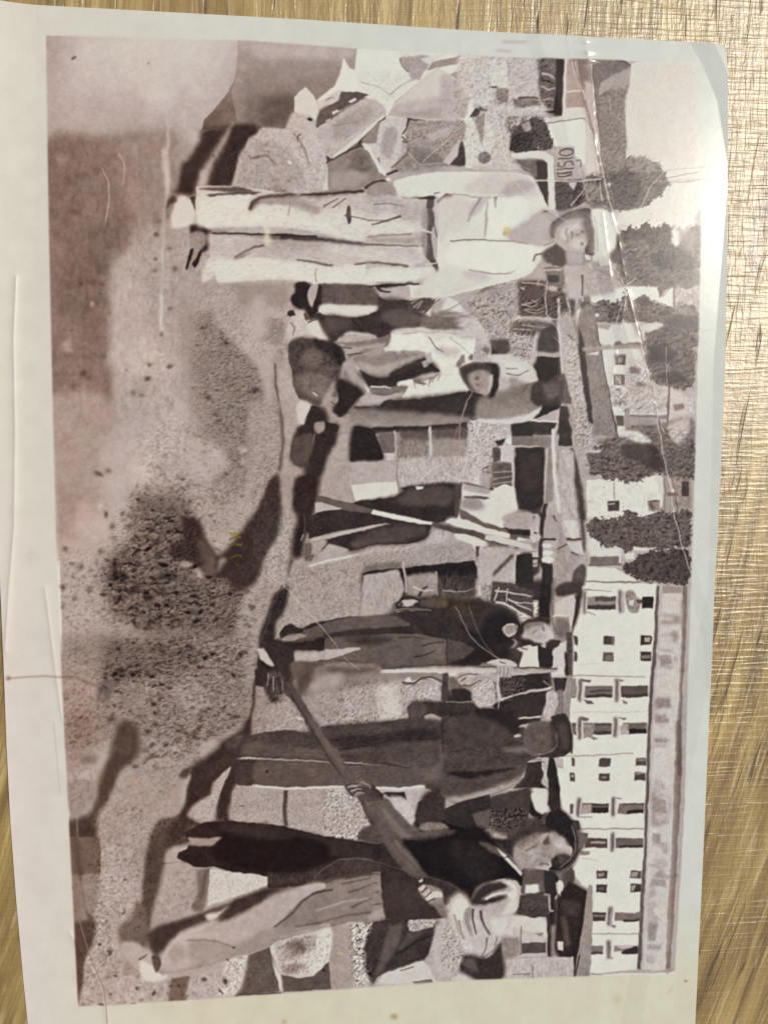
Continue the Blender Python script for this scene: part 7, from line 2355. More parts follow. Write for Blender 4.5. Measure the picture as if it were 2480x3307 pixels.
P 52 b4 : 500 515 640 520 660 560 640 600 600 570 520 540
L 54 w4-3 b1.5 s : 400 560 402 666
P 94 b2 t2 : 680 590 710 560 760 560 785 580 785 640 760 660 700 660 676 630
P 108 b4 t2 : 700 590 740 575 770 600 765 640 720 645
E 66 b2 t2 : 738 592 9 7
E 66 b2 t2 : 742 630 9 7
L 70 w3 b1.5 t2 : 712 600 716 620
L 78 w3 b1.5 t2 : 722 604 740 612
P 60 b2 n3 : 765 560 800 535 830 560 840 620 838 660 790 666 790 600
P 78 b4 : 795 560 825 570 830 650 800 655
P 175 b1.5 : 650 600 668 604 664 612 652 610
@ 525 2070 1.0578
T 15 h q11x.7 b10 : 0 0 320 0 310 180 200 340 0 400
T 11 h q7x.7 b8 : 0 60 300 60 300 260 160 360 0 500
T 12 h q8 b4 : 330 160 450 200 520 300 300 320
T 12 h q7 b3 : 250 500 560 500 560 620 250 620
P 180 b6 a60 : 110 350 180 330 200 360 140 400
P 76 b2 n12 : 355 105 400 100 440 120 430 160 400 175 370 200 350 170
L 60 w9-5 b1.5 : 370 130 365 170 380 205
L 60 w8-5 b1.5 : 395 120 400 160 410 180
L 160 w4-2 b1 : 380 120 378 170
L 150 w4-2 b1 : 362 110 360 150
L 150 w3-2 b1 : 410 130 412 165
P 186 b1.5 s : 325 25 345 25 380 80 360 80 335 60
P 60 b2 n3 s : 345 0 445 0 450 100 430 140 390 90
P 60 b2 n3 s : 318 95 350 90 360 130 350 155 320 150
P 128 b4 n4 : 450 120 520 80 620 72 740 78 740 110 640 130 540 170 480 190 450 160
P 92 b4 : 560 90 680 90 740 95 660 108 580 112
P 88 b4 : 460 120 500 90 520 90 500 150 470 185
P 160 b6 : 500 150 560 110 620 110 600 150 520 175
P 96 b3 : 440 70 560 72 520 90 470 120 445 120
P 66 b1.5 n4 : 415 130 445 150 480 200 500 250 495 265 470 230 430 170
P 92 b2 n4 : 425 145 440 150 490 230 540 290 610 400 650 470 620 480 570 400 500 290 440 190
P 118 b2 : 510 285 525 290 570 360 605 410 585 412 540 350
L 70 w4 b1.5 : 505 300 560 390 610 470
P 70 b1.5 : 595 415 622 415 660 475 625 490
P 76 b1.5 n4 : 660 475 700 480 740 520 745 545 720 555 690 545 670 510
P 110 b1.5 n5 : 620 478 650 470 690 478 710 495 680 492 660 500 690 530 670 540 640 510
L 168 w5-3 b1 : 632 495 650 490 668 492
L 168 w5-3 b1 : 642 508 662 502 680 506
L 160 w5-3 b1 : 654 522 672 516 688 520
L 54 w3 b1 : 628 488 650 482 670 484
L 54 w3 b1 : 638 502 656 497 674 499
L 54 w3 b1 : 648 515 666 509 684 513
L 150 w5-3 b1.5 : 680 478 700 488 712 500
P 78 b4 n3 s : 255 330 350 325 450 310 520 305 600 290 700 285 840 270 945 265 945 320 800 335 720 350 600 362 420 372 260 370
P 92 b4 : 255 350 340 345 440 360 560 375 580 390 450 392 260 385
P 60 b4 : 560 330 700 320 840 300 940 300 900 330 760 340 620 362
L 54 w4-8-3 b1.5 : 610 365 720 350 800 330 860 332 940 330
P 96 b4 : 320 410 560 415 610 420 660 470 560 480 320 480
P 92 b5 : 680 420 820 420 880 460 880 490 740 488 690 460
P 84 b5 : 740 360 860 340 940 345 940 420 860 430 780 400
L 62 w5-3 b1.5 : 760 415 810 425 840 430
E 56 b2 : 358 444 8 5
L 204 w7-6 b1.5 : 320 492 420 500 540 498 620 492
L 204 w7-8 b1.5 : 730 498 820 500 895 492
T 6 h q9x.5 b3 : 260 300 940 270 940 480 260 480
P 165 b2 n6 s : 240 510 320 500 415 505 412 610 235 605
P 165 b2 n6 s : 428 508 560 508 565 620 430 612
T 12 h q6 b2 : 240 510 565 508 565 620 235 605
L 80 w9-7 b1.5 : 420 505 418 560 424 625
L 90 w3 b1 s : 262 560 282 562
P 180 b1.5 n10 : 565 510 620 505 640 530 680 560 715 600 700 645 600 640 560 610
T 40 h q7 b1.5 : 565 510 640 520 720 610 700 650 560 620
P 84 b3 n5 : 690 540 720 560 740 600 790 650 860 660 740 666 700 600
P 100 b3 n4 : 745 540 790 570 860 620 870 655 800 650 750 600
P 58 b1.5 s : 752 515 825 512 835 545 800 545 780 535
P 196 b1.5 n8 : 790 548 840 550 858 600 850 625 830 600
P 176 b2 n5 s : 830 515 900 500 870 560 855 580
P 64 b3 n5 : 860 600 890 520 945 500 945 640 900 640 870 620
@ 1050 2550 1.0578
P 92 b3 n4 : 145 30 190 35 240 90 300 130 330 150 280 160 240 170 180 130
P 112 b3 : 200 50 240 90 260 120 230 140 200 110
P 176 b1.5 n12 s : 0 0 110 30 130 60 160 90 160 120 100 140 60 150 0 150
T 34 h q7 b2 : 0 0 110 30 160 90 130 150 0 150
P 84 b2 n6 : 130 125 200 120 210 170 160 175 110 165
P 190 b1.5 n10 : 220 20 270 25 300 60 305 100 280 100 240 60
P 66 b2 n4 s : 315 40 370 10 410 20 410 100 330 115 310 80
P 120 b2 n10 : 330 110 400 110 420 130 360 135 320 130
P 60 b1.5 n3 s : 410 60 440 45 560 10 562 120 520 150 480 130 410 110
P 98 b2 s : 500 80 560 60 560 130 520 130
P 90 b2 n4 : 265 160 330 140 400 132 450 138 430 150 360 165 300 172
P 40 b1.5 n2 : 262 170 330 165 420 150 490 125 540 128 580 165 630 220 665 275 668 300 640 300 600 295 545 310 500 370 490 385 460 345 430 310 350 290 300 220
P 50 b6 : 420 180 500 170 560 220 600 280 500 300 440 240
P 92 b2 t2 n5 : 522 175 560 178 590 195 620 220 600 225 560 205
L 84 w7-4 b1.5 : 524 178 580 190 610 210
P 198 b1.5 s : 582 190 612 215 640 245 668 275 668 290 640 262 612 232
L 54 w3 b1 : 610 228 628 224
P 84 b1.5 n4 s : 110 20 140 10 200 120 250 200 345 290 330 305 270 275 205 190 150 110
P 106 b2 : 150 70 170 80 230 180 310 270 300 280 220 190
P 66 b1.5 t2 n4 : 345 295 400 300 440 320 460 340 430 370 400 390 395 345 370 325
P 140 b1.5 n5 : 318 335 335 320 360 325 390 335 400 350 405 390 425 430 400 430 375 400 345 375
P 196 b1.5 : 360 345 395 345 398 362 372 362 352 375 340 370
P 186 b1 : 320 332 338 320 342 328 326 342
P 180 b1 : 332 350 352 332 358 342 342 360
P 190 b1 : 318 305 332 300 334 308 322 312
L 52 w3 b1 : 328 345 346 328
L 52 w3 b1 : 342 362 362 345
L 60 w3 b1 : 350 378 376 364
P 120 b2 : 372 380 400 385 410 420 400 430
P 118 b2 : 400 410 425 408 420 430 402 432
P 186 b1.5 n5 : 420 370 465 342 500 385 560 400 640 420 640 460 600 500 580 545 540 570 500 560 460 520 440 470 420 430
P 176 b1.5 n5 : 500 380 520 330 560 310 620 303 655 315 662 350 655 400 600 420 540 410
P 60 b2 n4 : 498 385 520 335 560 312 600 312 620 330 570 345 530 370 600 355 620 362 560 385
L 206 w8-4 b1.5 : 545 368 580 352 620 345
P 205 b2 : 600 310 645 320 655 350 640 380 620 350 640 335
P 200 b3 : 620 380 655 365 650 410 600 425
P 206 b3 : 430 390 460 360 490 390 470 440 440 430
P 150 b2 : 470 430 480 400 500 400 490 450 505 500 485 480
L 84 w8-5 b1.5 : 505 400 500 440 515 490
L 66 w9-5 b1.5 : 530 405 535 450 560 490
L 130 w6-3 b1.5 : 455 440 465 490 490 530
L 120 w6-3 b1.5 : 550 500 545 540 530 565
L 110 w5-3 b1.5 : 580 470 585 500 575 530
L 120 w4-2 b1.5 : 440 420 450 460 455 490
L 206 w5-3 b1.5 : 500 562 540 572 575 550 605 505
P 204 b4 : 560 440 620 430 620 480 580 500
P 204 b4 : 470 500 500 530 500 555 470 530
P 200 b3 n4 s : 640 425 700 428 740 440 745 490 720 500 660 495 620 490
P 150 b2 : 700 490 740 480 740 500 705 505
L 100 w3 b1 : 720 492 742 486
P 78 b1.5 n5 s : 665 355 752 345 752 430 700 432 650 415
T 8 q6x.4 b2 : 665 355 752 345 752 430 650 415
P 96 b2 n4 s : 675 262 745 262 748 345 668 345
P 210 b2 s : 680 320 728 318 728 345 680 347
P 58 b1.5 s : 745 275 775 275 790 350 775 370 752 350
P 206 b1.5 s : 790 305 812 310 805 370 792 350
P 84 b2 n5 : 810 280 845 270 850 300 830 330 805 310
P 54 b2 n3 s : 830 310 895 345 900 360 880 480 860 560 800 565 785 540 790 400 800 350
P 72 b4 t3 : 800 370 870 380 860 430 810 420
P 84 b3 : 800 430 820 430 835 520 820 530
P 196 b1.5 s : 792 515 812 515 812 545 792 542
P 148 b1.5 n4 s : 892 330 908 330 905 560 880 636 846 640 870 500
L 56 w5 b1.5 s : 868 560 850 636
P 84 b1.5 s : 668 520 750 516 752 552 668 556
P 186 b1.5 n4 s : 640 460 740 500 745 515 665 520 660 560 640 570
P 182 b1.5 n5 s : 602 575 845 565 845 636 602 640
L 110 w3 b1 s : 640 628 700 625
L 110 w3 b1 s : 706 596 706 640
L 100 w3 b1 s : 666 460 664 560
T 10 q6x2.5 b1.5 : 602 575 845 565 845 636 602 640
L 180 w6 b1 s : 668 562 752 556
P 62 b2 n4 : 450 570 500 560 560 570 600 510 608 560 605 640 520 645 470 600
P 92 b4 n4 : 455 575 510 570 520 620 480 610
P 140 b2 n8 : 600 500 660 500 660 560 610 580
L 160 w7-5 b1 s : 745 352 762 352 765 410 775 410
L 60 w8 b1.5 s : 758 420 762 565
P 80 b3 n8 : 560 100 620 90 700 90 740 110 720 140 640 160 600 150
T 40 h q7 b1.5 : 560 60 680 60 680 130 560 130
P 70 b2 n4 : 640 150 700 120 740 110 770 140 720 155 660 180 645 210
P 158 b2 n6 t1 : 645 190 680 165 720 150 760 148 800 150 830 190 835 220 800 215 770 235 755 262 720 262 690 265 660 250 640 225
P 198 b3 : 770 165 805 165 828 195 825 215 790 205 775 190
P 190 b3 : 715 155 755 148 750 165 725 180
P 176 b3 : 660 195 700 190 720 220 700 250 665 235
P 58 b1.5 : 738 178 748 165 760 152 766 178 758 190 745 188
P 100 b2 : 735 188 762 186 758 202 740 202
L 78 w5-3 b1.5 : 680 205 702 196 722 180
L 110 w4-3 b1.5 : 700 222 730 220 755 228
L 120 w3 b1.5 : 670 225 690 240
P 182 b1.5 : 705 248 735 240 765 240 770 258 745 268 720 264
L 70 w5-4 b1 : 728 250 745 246 758 252
P 62 b2 n4 : 768 235 785 215 815 212 838 228 830 248 800 258 775 258
P 84 b2 : 795 225 815 228 810 245 795 248
P 50 b1.5 n3 : 750 100 765 75 800 65 830 85 850 120 862 165 862 200 850 235 825 265 790 282 765 275 770 262 810 262 835 240 848 200 835 170 800 148 765 140
L 118 w4-3 b1 : 838 120 850 160 850 200 835 230 800 262
P 104 b2 n5 : 845 105 862 105 875 145 892 150 885 180 865 215 840 262 800 290 780 280 830 262 860 215 862 165
P 70 b1.5 : 848 100 864 105 868 130 855 135
P 205 b2 : 700 10 740 15 755 60 740 80 715 65
P 60 b2 n4 s : 760 0 795 0 795 60 770 70 755 50
P 66 b2 n5 s : 165 450 270 440 285 470 370 455 372 480 350 560 330 575 200 625 160 640 150 560 130 540
P 92 b3 s : 220 460 265 450 250 520 200 610 165 640 190 560
P 84 b3 s : 290 480 365 465 300 510 240 550
L 50 w6 b2 : 365 490 300 520 240 560
L 52 w5 b2 s : 285 440 280 480
P 176 b1.5 n12 s : 285 440 370 440 368 462 300 480 285 478
T 34 h q6 b1 : 285 440 370 440 368 462 285 478
T 36 h q7 b1.5 : 85 460 165 450 130 540 160 640 100 650 85 560
P 196 b2 s : 195 625 330 575 365 620 365 645 180 655
L 100 w3 b1 s : 200 620 340 572
L 84 w3 b1 : 255 612 300 600
L 60 w4 b1 : 300 650 362 644
P 182 b3 n6 : 375 460 410 470 410 560 440 620 400 640 370 600
P 180 b2 n12 : 410 480 450 500 470 560 450 620 430 600
T 30 h q7 b2 : 400 470 480 500 480 580 440 640 400 600
P 134 b2 n4 s : 0 300 185 275 200 430 140 440 60 445 0 450
L 88 w7-4 b1.5 : 0 310 60 295 140 285
L 84 w8-4 b1.5 : 70 300 130 285 185 282
L 90 w8-4 b1.5 : 50 340 110 325 180 312
L 84 w7-4 b1.5 : 60 380 110 365 185 345
L 88 w8-4 b1.5 : 80 410 130 395 195 385
L 84 w7-4 b1.5 : 20 430 80 422 140 405
L 168 w5-3 b1.5 : 0 360 60 350 120 345
L 160 w5-3 b1.5 : 100 345 150 335 190 330
L 168 w5-3 b1.5 : 20 405 70 395
P 160 b3 : 140 420 200 400 202 432 150 445
@ 300 2625 1.0578
P 40 b4 : 440 60 600 60 800 100 800 160 600 200 420 150
P 60 b6 t2 : 420 40 560 40 700 70 640 90 480 70
P 70 b2 n6 : 600 200 650 215 760 190 860 155 952 155 952 200 860 215 740 235 640 245 598 250
P 198 b1.5 n4 s : 400 190 560 210 596 215 596 245 480 285 395 315
T 12 h q7 b2 : 400 190 596 215 596 245 395 315
P 150 b2 : 330 85 400 85 440 80 410 105 340 105
P 66 b5 t4 n6 : 250 60 300 10 330 30 320 70 260 110 240 90
P 82 b4 t4 n5 : 205 80 260 40 250 110 240 200 215 300 190 380 180 380 180 200
P 110 b4 t4 : 95 380 130 370 150 300 180 320 185 400 170 440 110 430
P 176 b4 t3 : 100 440 150 440 210 480 200 530 150 530 110 490
P 70 b2 t4 : 185 405 260 385 340 355 420 325 500 295 600 255 640 260 600 280 560 305 460 340 400 365 340 385 280 410 240 450 225 485 200 460
P 172 b6 n3 : 350 400 420 370 500 330 600 290 680 260 780 235 750 270 690 320 640 380 560 400 440 420
P 68 b3 : 430 365 480 310 560 280 600 280 540 320 470 360
P 200 b3 : 385 345 440 330 470 310 430 350 400 365
P 178 b5 t5 : 230 520 270 430 330 400 440 400 560 400 470 460 380 500 260 545
P 158 b6 t5 : 330 440 400 430 480 450 480 480 400 510 340 500
P 160 b6 t4 : 255 460 300 440 320 480 270 520
L 110 w3 b2 t3 : 320 432 400 432 450 445 480 455
L 186 w4 b2 : 230 530 250 480 300 420 380 390
P 206 b3 : 165 500 200 515 240 555 200 572 165 540
L 84 w6-4 b2 : 160 500 180 485 190 480
P 90 b2 t4 : 205 485 225 480 235 510 222 540 210 520
P 134 b5 : 640 380 700 320 760 280 860 240 952 220 952 340 800 370 700 390
L 78 w5-7 b2 : 620 388 680 340 710 305 760 272 820 258
L 100 w4-6 b2 : 690 385 760 372 840 350 952 335
L 84 w5-3 b2 : 850 240 952 215
L 84 w6-3 b2 : 870 270 952 240
L 84 w6-3 b2 : 880 320 920 300 952 290
L 168 w6-4 b2 : 760 330 860 300 940 290
L 170 w5-3 b2 : 640 420 760 395 860 375
E 70 b1.5 : 462 498 4 4
E 84 b1.5 : 484 456 5 4
P 120 b4 n8 : 660 440 720 430 730 470 690 480
P 140 b4 n8 : 640 520 700 510 700 545 660 550
P 205 b3 n6 : 770 400 815 390 810 470 770 530 740 545 760 480
P 180 b3 n6 : 620 440 650 430 660 500 640 520
T 20 h q9 b3 : 620 430 810 400 800 540 650 550
T 22 h q7 b3 : 470 500 520 490 500 600 440 600
E 88 b3 : 382 565 9 7
E 84 b3 : 454 570 8 10
L 92 w6-3 b2 : 432 600 448 612
T 12 h q8 b6 : 0 0 200 0 180 400 90 400 0 600
@ 1350 540 1.0578
P 104 b4 t2 a85 : 450 215 470 185 520 158 570 148 592 165 592 180 560 172 520 176 485 196 466 212 462 240 452 235
P 172 b3 t1 : 464 222 482 198 522 176 566 172 580 200 582 250 562 284 522 288 488 272 468 250
P 190 b3 t1 : 486 214 510 200 545 190 555 210 520 222 500 250 484 240
P 192 b3 t1 : 530 244 566 246 572 268 545 282 522 272
P 122 b3 t2 : 560 178 580 190 590 230 596 290 584 296 578 250 568 210
L 120 w4-3 b2 t2 : 508 208 503 225 510 245 504 262
L 112 w5-3 b2 t2 : 520 222 526 236 520 246
L 128 w5-4 b2 t2 : 535 234 552 230
E 108 b2 t2 : 558 222 4 6
E 108 b2 t2 : 560 262 4 6
L 140 w3-2 b2 : 552 212 556 232
L 140 w3-2 b2 : 552 254 556 272
P 214 b2 : 594 152 632 150 655 172 670 220 666 268 640 298 614 308 602 270 600 230 594 190
P 92 b3 : 672 230 690 240 700 300 690 330 660 330 650 305 668 280
L 200 w3 b1 : 655 178 672 225 668 268
@ 525 2070 1.0578
P 66 b2 n3 : 140 470 200 400 260 350 300 300 260 400 250 460 200 440
P 174 b1.5 n5 s : 102 580 130 560 170 520 190 470 225 430 235 425 215 480 190 540 170 600 150 612 120 605
T 16 h q6 b1 : 102 580 225 430 190 540 150 612
P 168 b3 n5 : 60 520 80 470 100 455 80 520 70 560
@ 825 900 1.0578
P 100 b3 a60 : 430 120 520 105 570 150 500 165 440 150
L 90 w3-2 b1 : 590 200 620 240 640 250
L 150 w3-2 b1 : 500 190 560 182 590 186
L 165 w4-2 b1.5 : 660 200 700 230 730 260
@ 525 2070 1.0578
P 88 b1.5 n4 s : 425 140 445 150 478 195 520 270 570 345 610 410 640 450 662 474 640 482 610 455 575 400 530 330 480 240 440 175
P 112 b1.5 : 500 262 512 262 560 335 600 395 640 450 632 456 590 400 540 330
P 98 b1.5 n4 s : 690 545 745 540 800 600 850 655 865 666 770 666 730 610
P 116 b2 : 745 560 770 580 830 650 850 666 810 666 770 610
L 60 w3 b1.5 : 440 180 480 245 530 335 575 405 610 458
@ 1425 90 1.0578
P 196 b2 n6 : 60 100 160 105 165 200 110 260 60 200
P 178 b3 n6 : 0 160 60 200 90 260 60 320 0 310
P 206 b2 n4 s : 165 110 220 118 222 200 190 205 168 200
P 188 b2 n6 s : 225 115 325 115 330 235 300 240 262 235 240 200 225 190
L 90 w4 b1 : 168 204 188 203
P 140 b2 n8 : 186 210 220 212 222 250 200 260 186 235
L 90 w6-4 b1.5 : 262 240 325 240
P 130 b2 n10 : 240 245 330 245 340 270 250 275
L 165 w5-3 b1.5 : 330 120 332 235
P 110 b1.5 n10 : 335 115 388 112 385 200 380 280 350 270 335 220
L 190 w7-4 b1.5 : 340 158 365 165 385 180
L 186 w6-4 b1.5 : 338 200 360 215 385 212
L 170 w5-3 b1 : 345 250 370 245 385 255
L 66 w6-4 b1 : 340 180 370 190 385 198
T 20 h q7 b1.5 : 335 115 388 112 380 280 335 270
T 14 h q9 b3 : 60 100 330 110 330 280 220 440 60 440
P 60 b1.5 t3 s : 388 110 417 112 414 240 408 305 380 295 386 220
L 206 w9-7 b1 s : 421 112 412 320
P 168 b1.5 t14 s : 424 128 460 118 470 190 480 215 424 220
P 158 b1.5 t16 s : 424 226 480 222 490 278 424 276
L 200 w4 b1 s : 420 223 482 220
P 205 b1.5 n3 s : 415 280 490 280 492 310 350 330 352 320 410 306
L 120 w3 b1 s : 350 330 410 322 488 312
L 186 w3 b1 : 220 282 300 285 385 300
L 186 w3 b1 : 225 300 350 305
L 176 w4 b1 : 222 285 220 320
L 170 w3 b1 : 265 295 262 320
L 170 w3 b1 : 290 295 288 322
P 84 b2 r6 : 235 390 250 340 280 320 320 310 350 320 365 350 375 390 370 415 330 410 300 425 255 425 235 410
P 62 b3 : 240 370 300 360 310 410 290 425 240 420
T 26 h q6 b1.5 : 235 320 370 320 375 420 235 425
P 160 b2 n10 : 270 330 300 320 310 350 285 360
P 205 b1.5 s : 236 432 350 424 382 445 386 620 366 622 362 462 340 448 240 445
P 60 b1.5 t3 s : 325 462 360 464 362 610 345 570 330 540
P 110 b2 n8 : 250 450 320 460 325 510 280 490
L 150 w3 b1 : 240 455 300 490
P 176 b3 n5 s : 388 410 470 405 480 520 390 520
P 215 b2 s : 448 330 488 325 486 480 452 440
L 84 w4 b1 : 402 424 402 436 425 440 446 432 444 418 420 416 402 424
L 84 w4 b1 s : 396 450 446 449
L 84 w4 b1 : 400 460 398 474 416 476 420 462 440 460 444 474
L 84 w4 b1 s : 394 485 446 484
L 80 w5 b1 s : 396 494 398 512 442 504 440 496 398 500
L 90 w3 b1 : 455 460 470 455 470 480
P 84 b2 n8 s : 390 522 475 522 480 600 450 615 390 620
T 22 h q6 b1 : 390 522 478 522 478 615 390 620
L 196 w4 b1 : 320 522 390 524 480 526 545 520
L 180 w5-3 b1 s : 440 610 480 560 495 530
L 180 w4-3 b1 s : 452 620 510 590
P 188 b1.5 s : 432 530 460 530 448 556
L 160 w3 b1 : 480 470 484 530 500 600
P 118 b3 n6 s : 510 115 600 112 640 133 628 150 560 180 530 230 525 300 520 200
L 70 w6-4 b1.5 s : 590 112 620 120 640 132
P 160 b2 n8 s : 540 190 640 140 632 180 635 200 600 205 560 210 530 240
P 134 b3 n8 s : 528 240 600 210 628 215 622 300 628 400 622 470 600 490 545 500 540 400
T 14 h q8 b3 : 528 230 628 210 628 470 545 500
P 186 b3 t12 s : 488 180 510 200 525 330 542 480 530 500 500 440 490 300
P 200 b3 t8 s : 490 330 515 340 535 490 490 505
P 108 b3 r8 n6 : 545 520 620 500 628 450 690 450 740 480 770 530 745 545 760 560 720 590 690 610 620 620 560 615
P 92 b3 r8 n6 : 580 510 640 500 680 540 660 600 600 610
P 140 b3 r8 n6 : 630 455 700 455 740 485 700 500 640 490
T 24 h q8x.8 b3 : 545 500 700 450 770 530 690 615 560 615
L 84 w8-3 b2 : 700 540 745 545 772 540
P 205 b1.5 : 560 535 575 530 572 545
P 205 b3 n2 t6 a80 : 650 150 860 140 865 500 800 540 780 500 720 450 640 440 640 220
@ 1350 1050 1.0578
P 196 b3 n4 : 245 110 300 108 350 125 390 150 400 190 370 200 330 180 290 180 270 150
P 206 b3 : 280 120 340 130 370 160 320 160
P 176 b3 n3 : 275 180 305 190 310 230 290 248 265 240 278 210
L 92 w4-2 b1.5 : 300 165 340 172 375 152
L 110 w3-2 b1.5 : 300 150 340 148
P 112 b5 gy150 n5 : 205 250 290 225 380 200 395 260 420 270 380 300 280 320 205 318
P 200 b2 s : 205 320 300 325 370 310 425 275 410 300 360 332 250 336 205 332
L 90 w4-3 b1.5 : 355 230 370 205 400 195
P 66 b2 n4 : 385 205 410 195 440 190 480 170 490 190 490 260 450 275 410 275 385 260
P 100 b4 n4 : 420 205 470 195 480 240 440 260
P 98 b3 n4 : 475 180 510 170 540 200 542 240 520 265 485 265
P 80 b2 : 478 190 492 190 495 255 480 258
P 70 b2 t2 n4 : 145 150 180 135 235 132 260 140 240 155 190 165 175 200 160 190
P 160 b2 t2 n7 : 178 170 220 158 240 175 245 215 230 240 205 225 185 205
P 110 b3 t3 : 190 165 210 160 215 180 195 190
P 115 b3 t3 : 205 195 222 190 220 205 208 210
P 190 b2 : 235 180 255 165 255 210 240 230
P 50 b1.5 n2 : 240 130 268 132 276 160 270 210 258 245 238 250 250 220 258 180 255 150
L 150 w3 b1 t14 s : 185 225 165 260 145 330 130 460
P 180 b2 n8 s : 485 60 530 50 550 110 560 200 575 320 600 420 560 400 540 350 520 250 500 180
T 26 h q8 b1.5 : 500 50 540 50 600 400 530 380
L 190 w8-6 b1.5 s : 478 0 488 160
P 66 b2 n4 s : 545 0 565 60 575 150 590 280 600 340 580 330 565 220 548 110
P 136 b1.5 n5 s : 565 0 605 0 630 150 655 280 672 370 600 380 590 260 575 120
T 8 q6x2 b1 : 565 0 605 0 672 370 600 380
L 84 w4 b1 s : 605 0 640 190 680 385
P 160 b2 t4 n4 s : 560 78 660 70 760 68 760 82 640 84 560 92
P 206 b1.5 s : 575 100 612 90 612 103
P 172 b2 n10 s : 515 290 560 290 590 400 600 430 560 440 540 380
T 30 h q7 b1 : 515 290 560 290 600 430 540 400
P 66 b1.5 n3 s : 482 275 505 280 525 410 478 412
P 178 b1.5 n6 s : 500 420 525 430 545 560 555 666 470 666 460 540
T 10 q8x2 b1 : 470 420 520 430 550 666 470 666
L 206 w9-8 b1.5 s : 460 355 464 500 480 640
P 140 b1.5 n4 s : 432 430 452 420 455 600 428 605
L 190 w7 b1 s : 438 420 428 600
P 74 b3 n4 s : 535 440 560 560 570 666 548 666 530 520
P 56 b3 n3 s : 330 420 430 420 425 600 400 640 345 625 330 560
P 64 b5 : 340 440 420 440 410 560 350 560
P 186 b4 n10 t3 : 700 205 840 210 840 300 720 300
T 16 h q9 b3 : 650 200 840 130 850 300 690 310
P 130 b3 t6 : 720 145 755 150 750 160 722 158
P 126 b3 t6 : 740 195 780 200 770 212 742 208
T 8 q12 b4 : 575 560 830 510 830 660 575 660
@ 1050 2550 1.0578
P 150 b3 t1 n5 a80 : 650 200 680 172 720 158 790 156 822 190 824 214 780 222 755 252 700 258 662 240
P 186 b4 a80 : 775 170 805 172 822 198 800 206 782 196
P 176 b3 a80 : 690 200 730 195 735 225 700 240
P 84 b2 a90 : 742 172 758 160 762 176 752 186 742 184
L 108 w4-3 b2 : 682 204 702 197 720 184
L 130 w3 b2 : 712 214 735 214 752 222
L 120 w3 b2 : 665 215 690 222
L 104 w4-3 b2 : 728 252 746 248 760 254
P 118 b4 n6 : 652 180 690 155 730 140 735 152 690 170 660 196
T 8 q8 b3 : 650 150 830 150 830 260 650 260
@ 1050 1800 1.0578
P 170 b3 t1 n4 a80 : 684 234 740 226 768 240 774 262 745 280 700 276 678 262
P 192 b3 : 735 250 765 246 776 262 760 272
P 120 b3 t1 : 680 225 740 222 745 232 700 236 682 250
L 96 w4-3 b1.5 : 740 236 745 250
L 120 w4-2 b2 : 706 256 726 244
L 110 w3 b1.5 : 752 284 748 300
P 140 b3 n8 : 608 236 640 228 650 245 630 262 610 254
P 96 b5 t2 n4 : 690 585 745 570 778 600 770 645 720 655 686 630
L 76 w5-4 b3 t2 : 734 582 742 600
L 76 w5-4 b3 t2 : 738 622 742 640
L 84 w4-3 b3 t2 : 705 598 708 626
L 108 w5-3 b3 t2 : 722 606 745 612
P 62 b4 : 768 565 782 570 786 640 770 655
P 150 b4 a60 : 600 650 680 640 700 660 640 666
@ 825 900 1.0578
L 92 w3 b2 : 745 325 765 322
L 100 w3 b2 : 748 345 765 352
P 150 b3 t2 n5 a80 : 725 325 775 310 798 335 790 372 755 380 728 355
P 104 b2 t2 : 748 335 762 333 764 344 750 346
P 108 b2 t2 : 752 358 766 358 762 366 752 365
@ 1350 540 1.0578
P 132 b3 t1 a70 : 452 215 475 186 520 160 570 150 592 165 592 182 560 174 520 178 485 198 466 214 462 240 452 235
P 140 b3 t1 a60 : 566 176 584 188 596 230 600 296 586 298 578 250 570 210
P 216 b2 : 590 150 634 149 657 172 672 220 668 268 642 300 612 312 600 290 598 230 590 190
L 178 w3 b1 : 598 170 606 220 608 290
@ 1550 1900
P 194 b8 n6 a55 : 1368 60 1510 60 1500 700 1470 1402 1430 2300 1392 2800 1225 2800 1268 1900 1295 1402 1330 700
L 150 w8 b6 : 1360 250 1480 262
L 140 w10 b6 : 1345 460 1440 470
L 150 w10 b7 : 1330 860 1420 880
L 150 w12 b8 : 1310 1180 1400 1190
L 145 w12 b8 : 1290 1650 1390 1680
L 145 w12 b8 : 1270 2080 1360 2100
P 140 b5 n8 a70 : 1325 500 1430 500 1440 560 1350 580
P 138 b5 n9 a70 : 1330 820 1430 830 1430 890 1320 900
P 140 b5 n9 a70 : 1310 950 1395 950 1395 1010 1315 1010
P 142 b5 n9 a70 : 1305 1120 1420 1140 1400 1160 1310 1160
P 140 b5 n9 a70 : 1300 1570 1390 1590 1400 1690 1300 1680
P 136 b5 n9 a70 : 1292 1830 1350 1840 1350 1920 1292 1900
P 145 b5 n9 a70 : 1280 2180 1390 2180 1390 2240 1285 2230
P 140 b5 n9 a70 : 1260 2500 1320 2520 1310 2640 1255 2650
@ 1570 120
L 205 w3 b1 : 20 240 60 640 90 800 120 960 180 1040 240 1130 330 1210 400 1270 560 1370 690 1450
L 195 w4 b1 : 130 680 135 740 150 850 180 910
L 120 w6 b2 t2 : 600 20 640 180 700 380 760 600 820 860 870 1060
L 190 w4 b1 : 590 20 620 140 680 340 730 440 790 680 850 820
L 215 w5 b1 : 780 180 800 460 830 700 850 900 885 1080 910 1200 950 1360 980 1480
L 120 w7 b2 t2 : 740 480 780 640 820 800 860 1000
L 112 w4 b1 : 1240 1100 1380 1070 1500 1040 1660 1020
L 120 w4 b1 : 1260 1115 1440 1100 1660 1085
L 215 w4 b1 : 1410 930 1340 1020 1240 1120 1160 1280 1080 1400
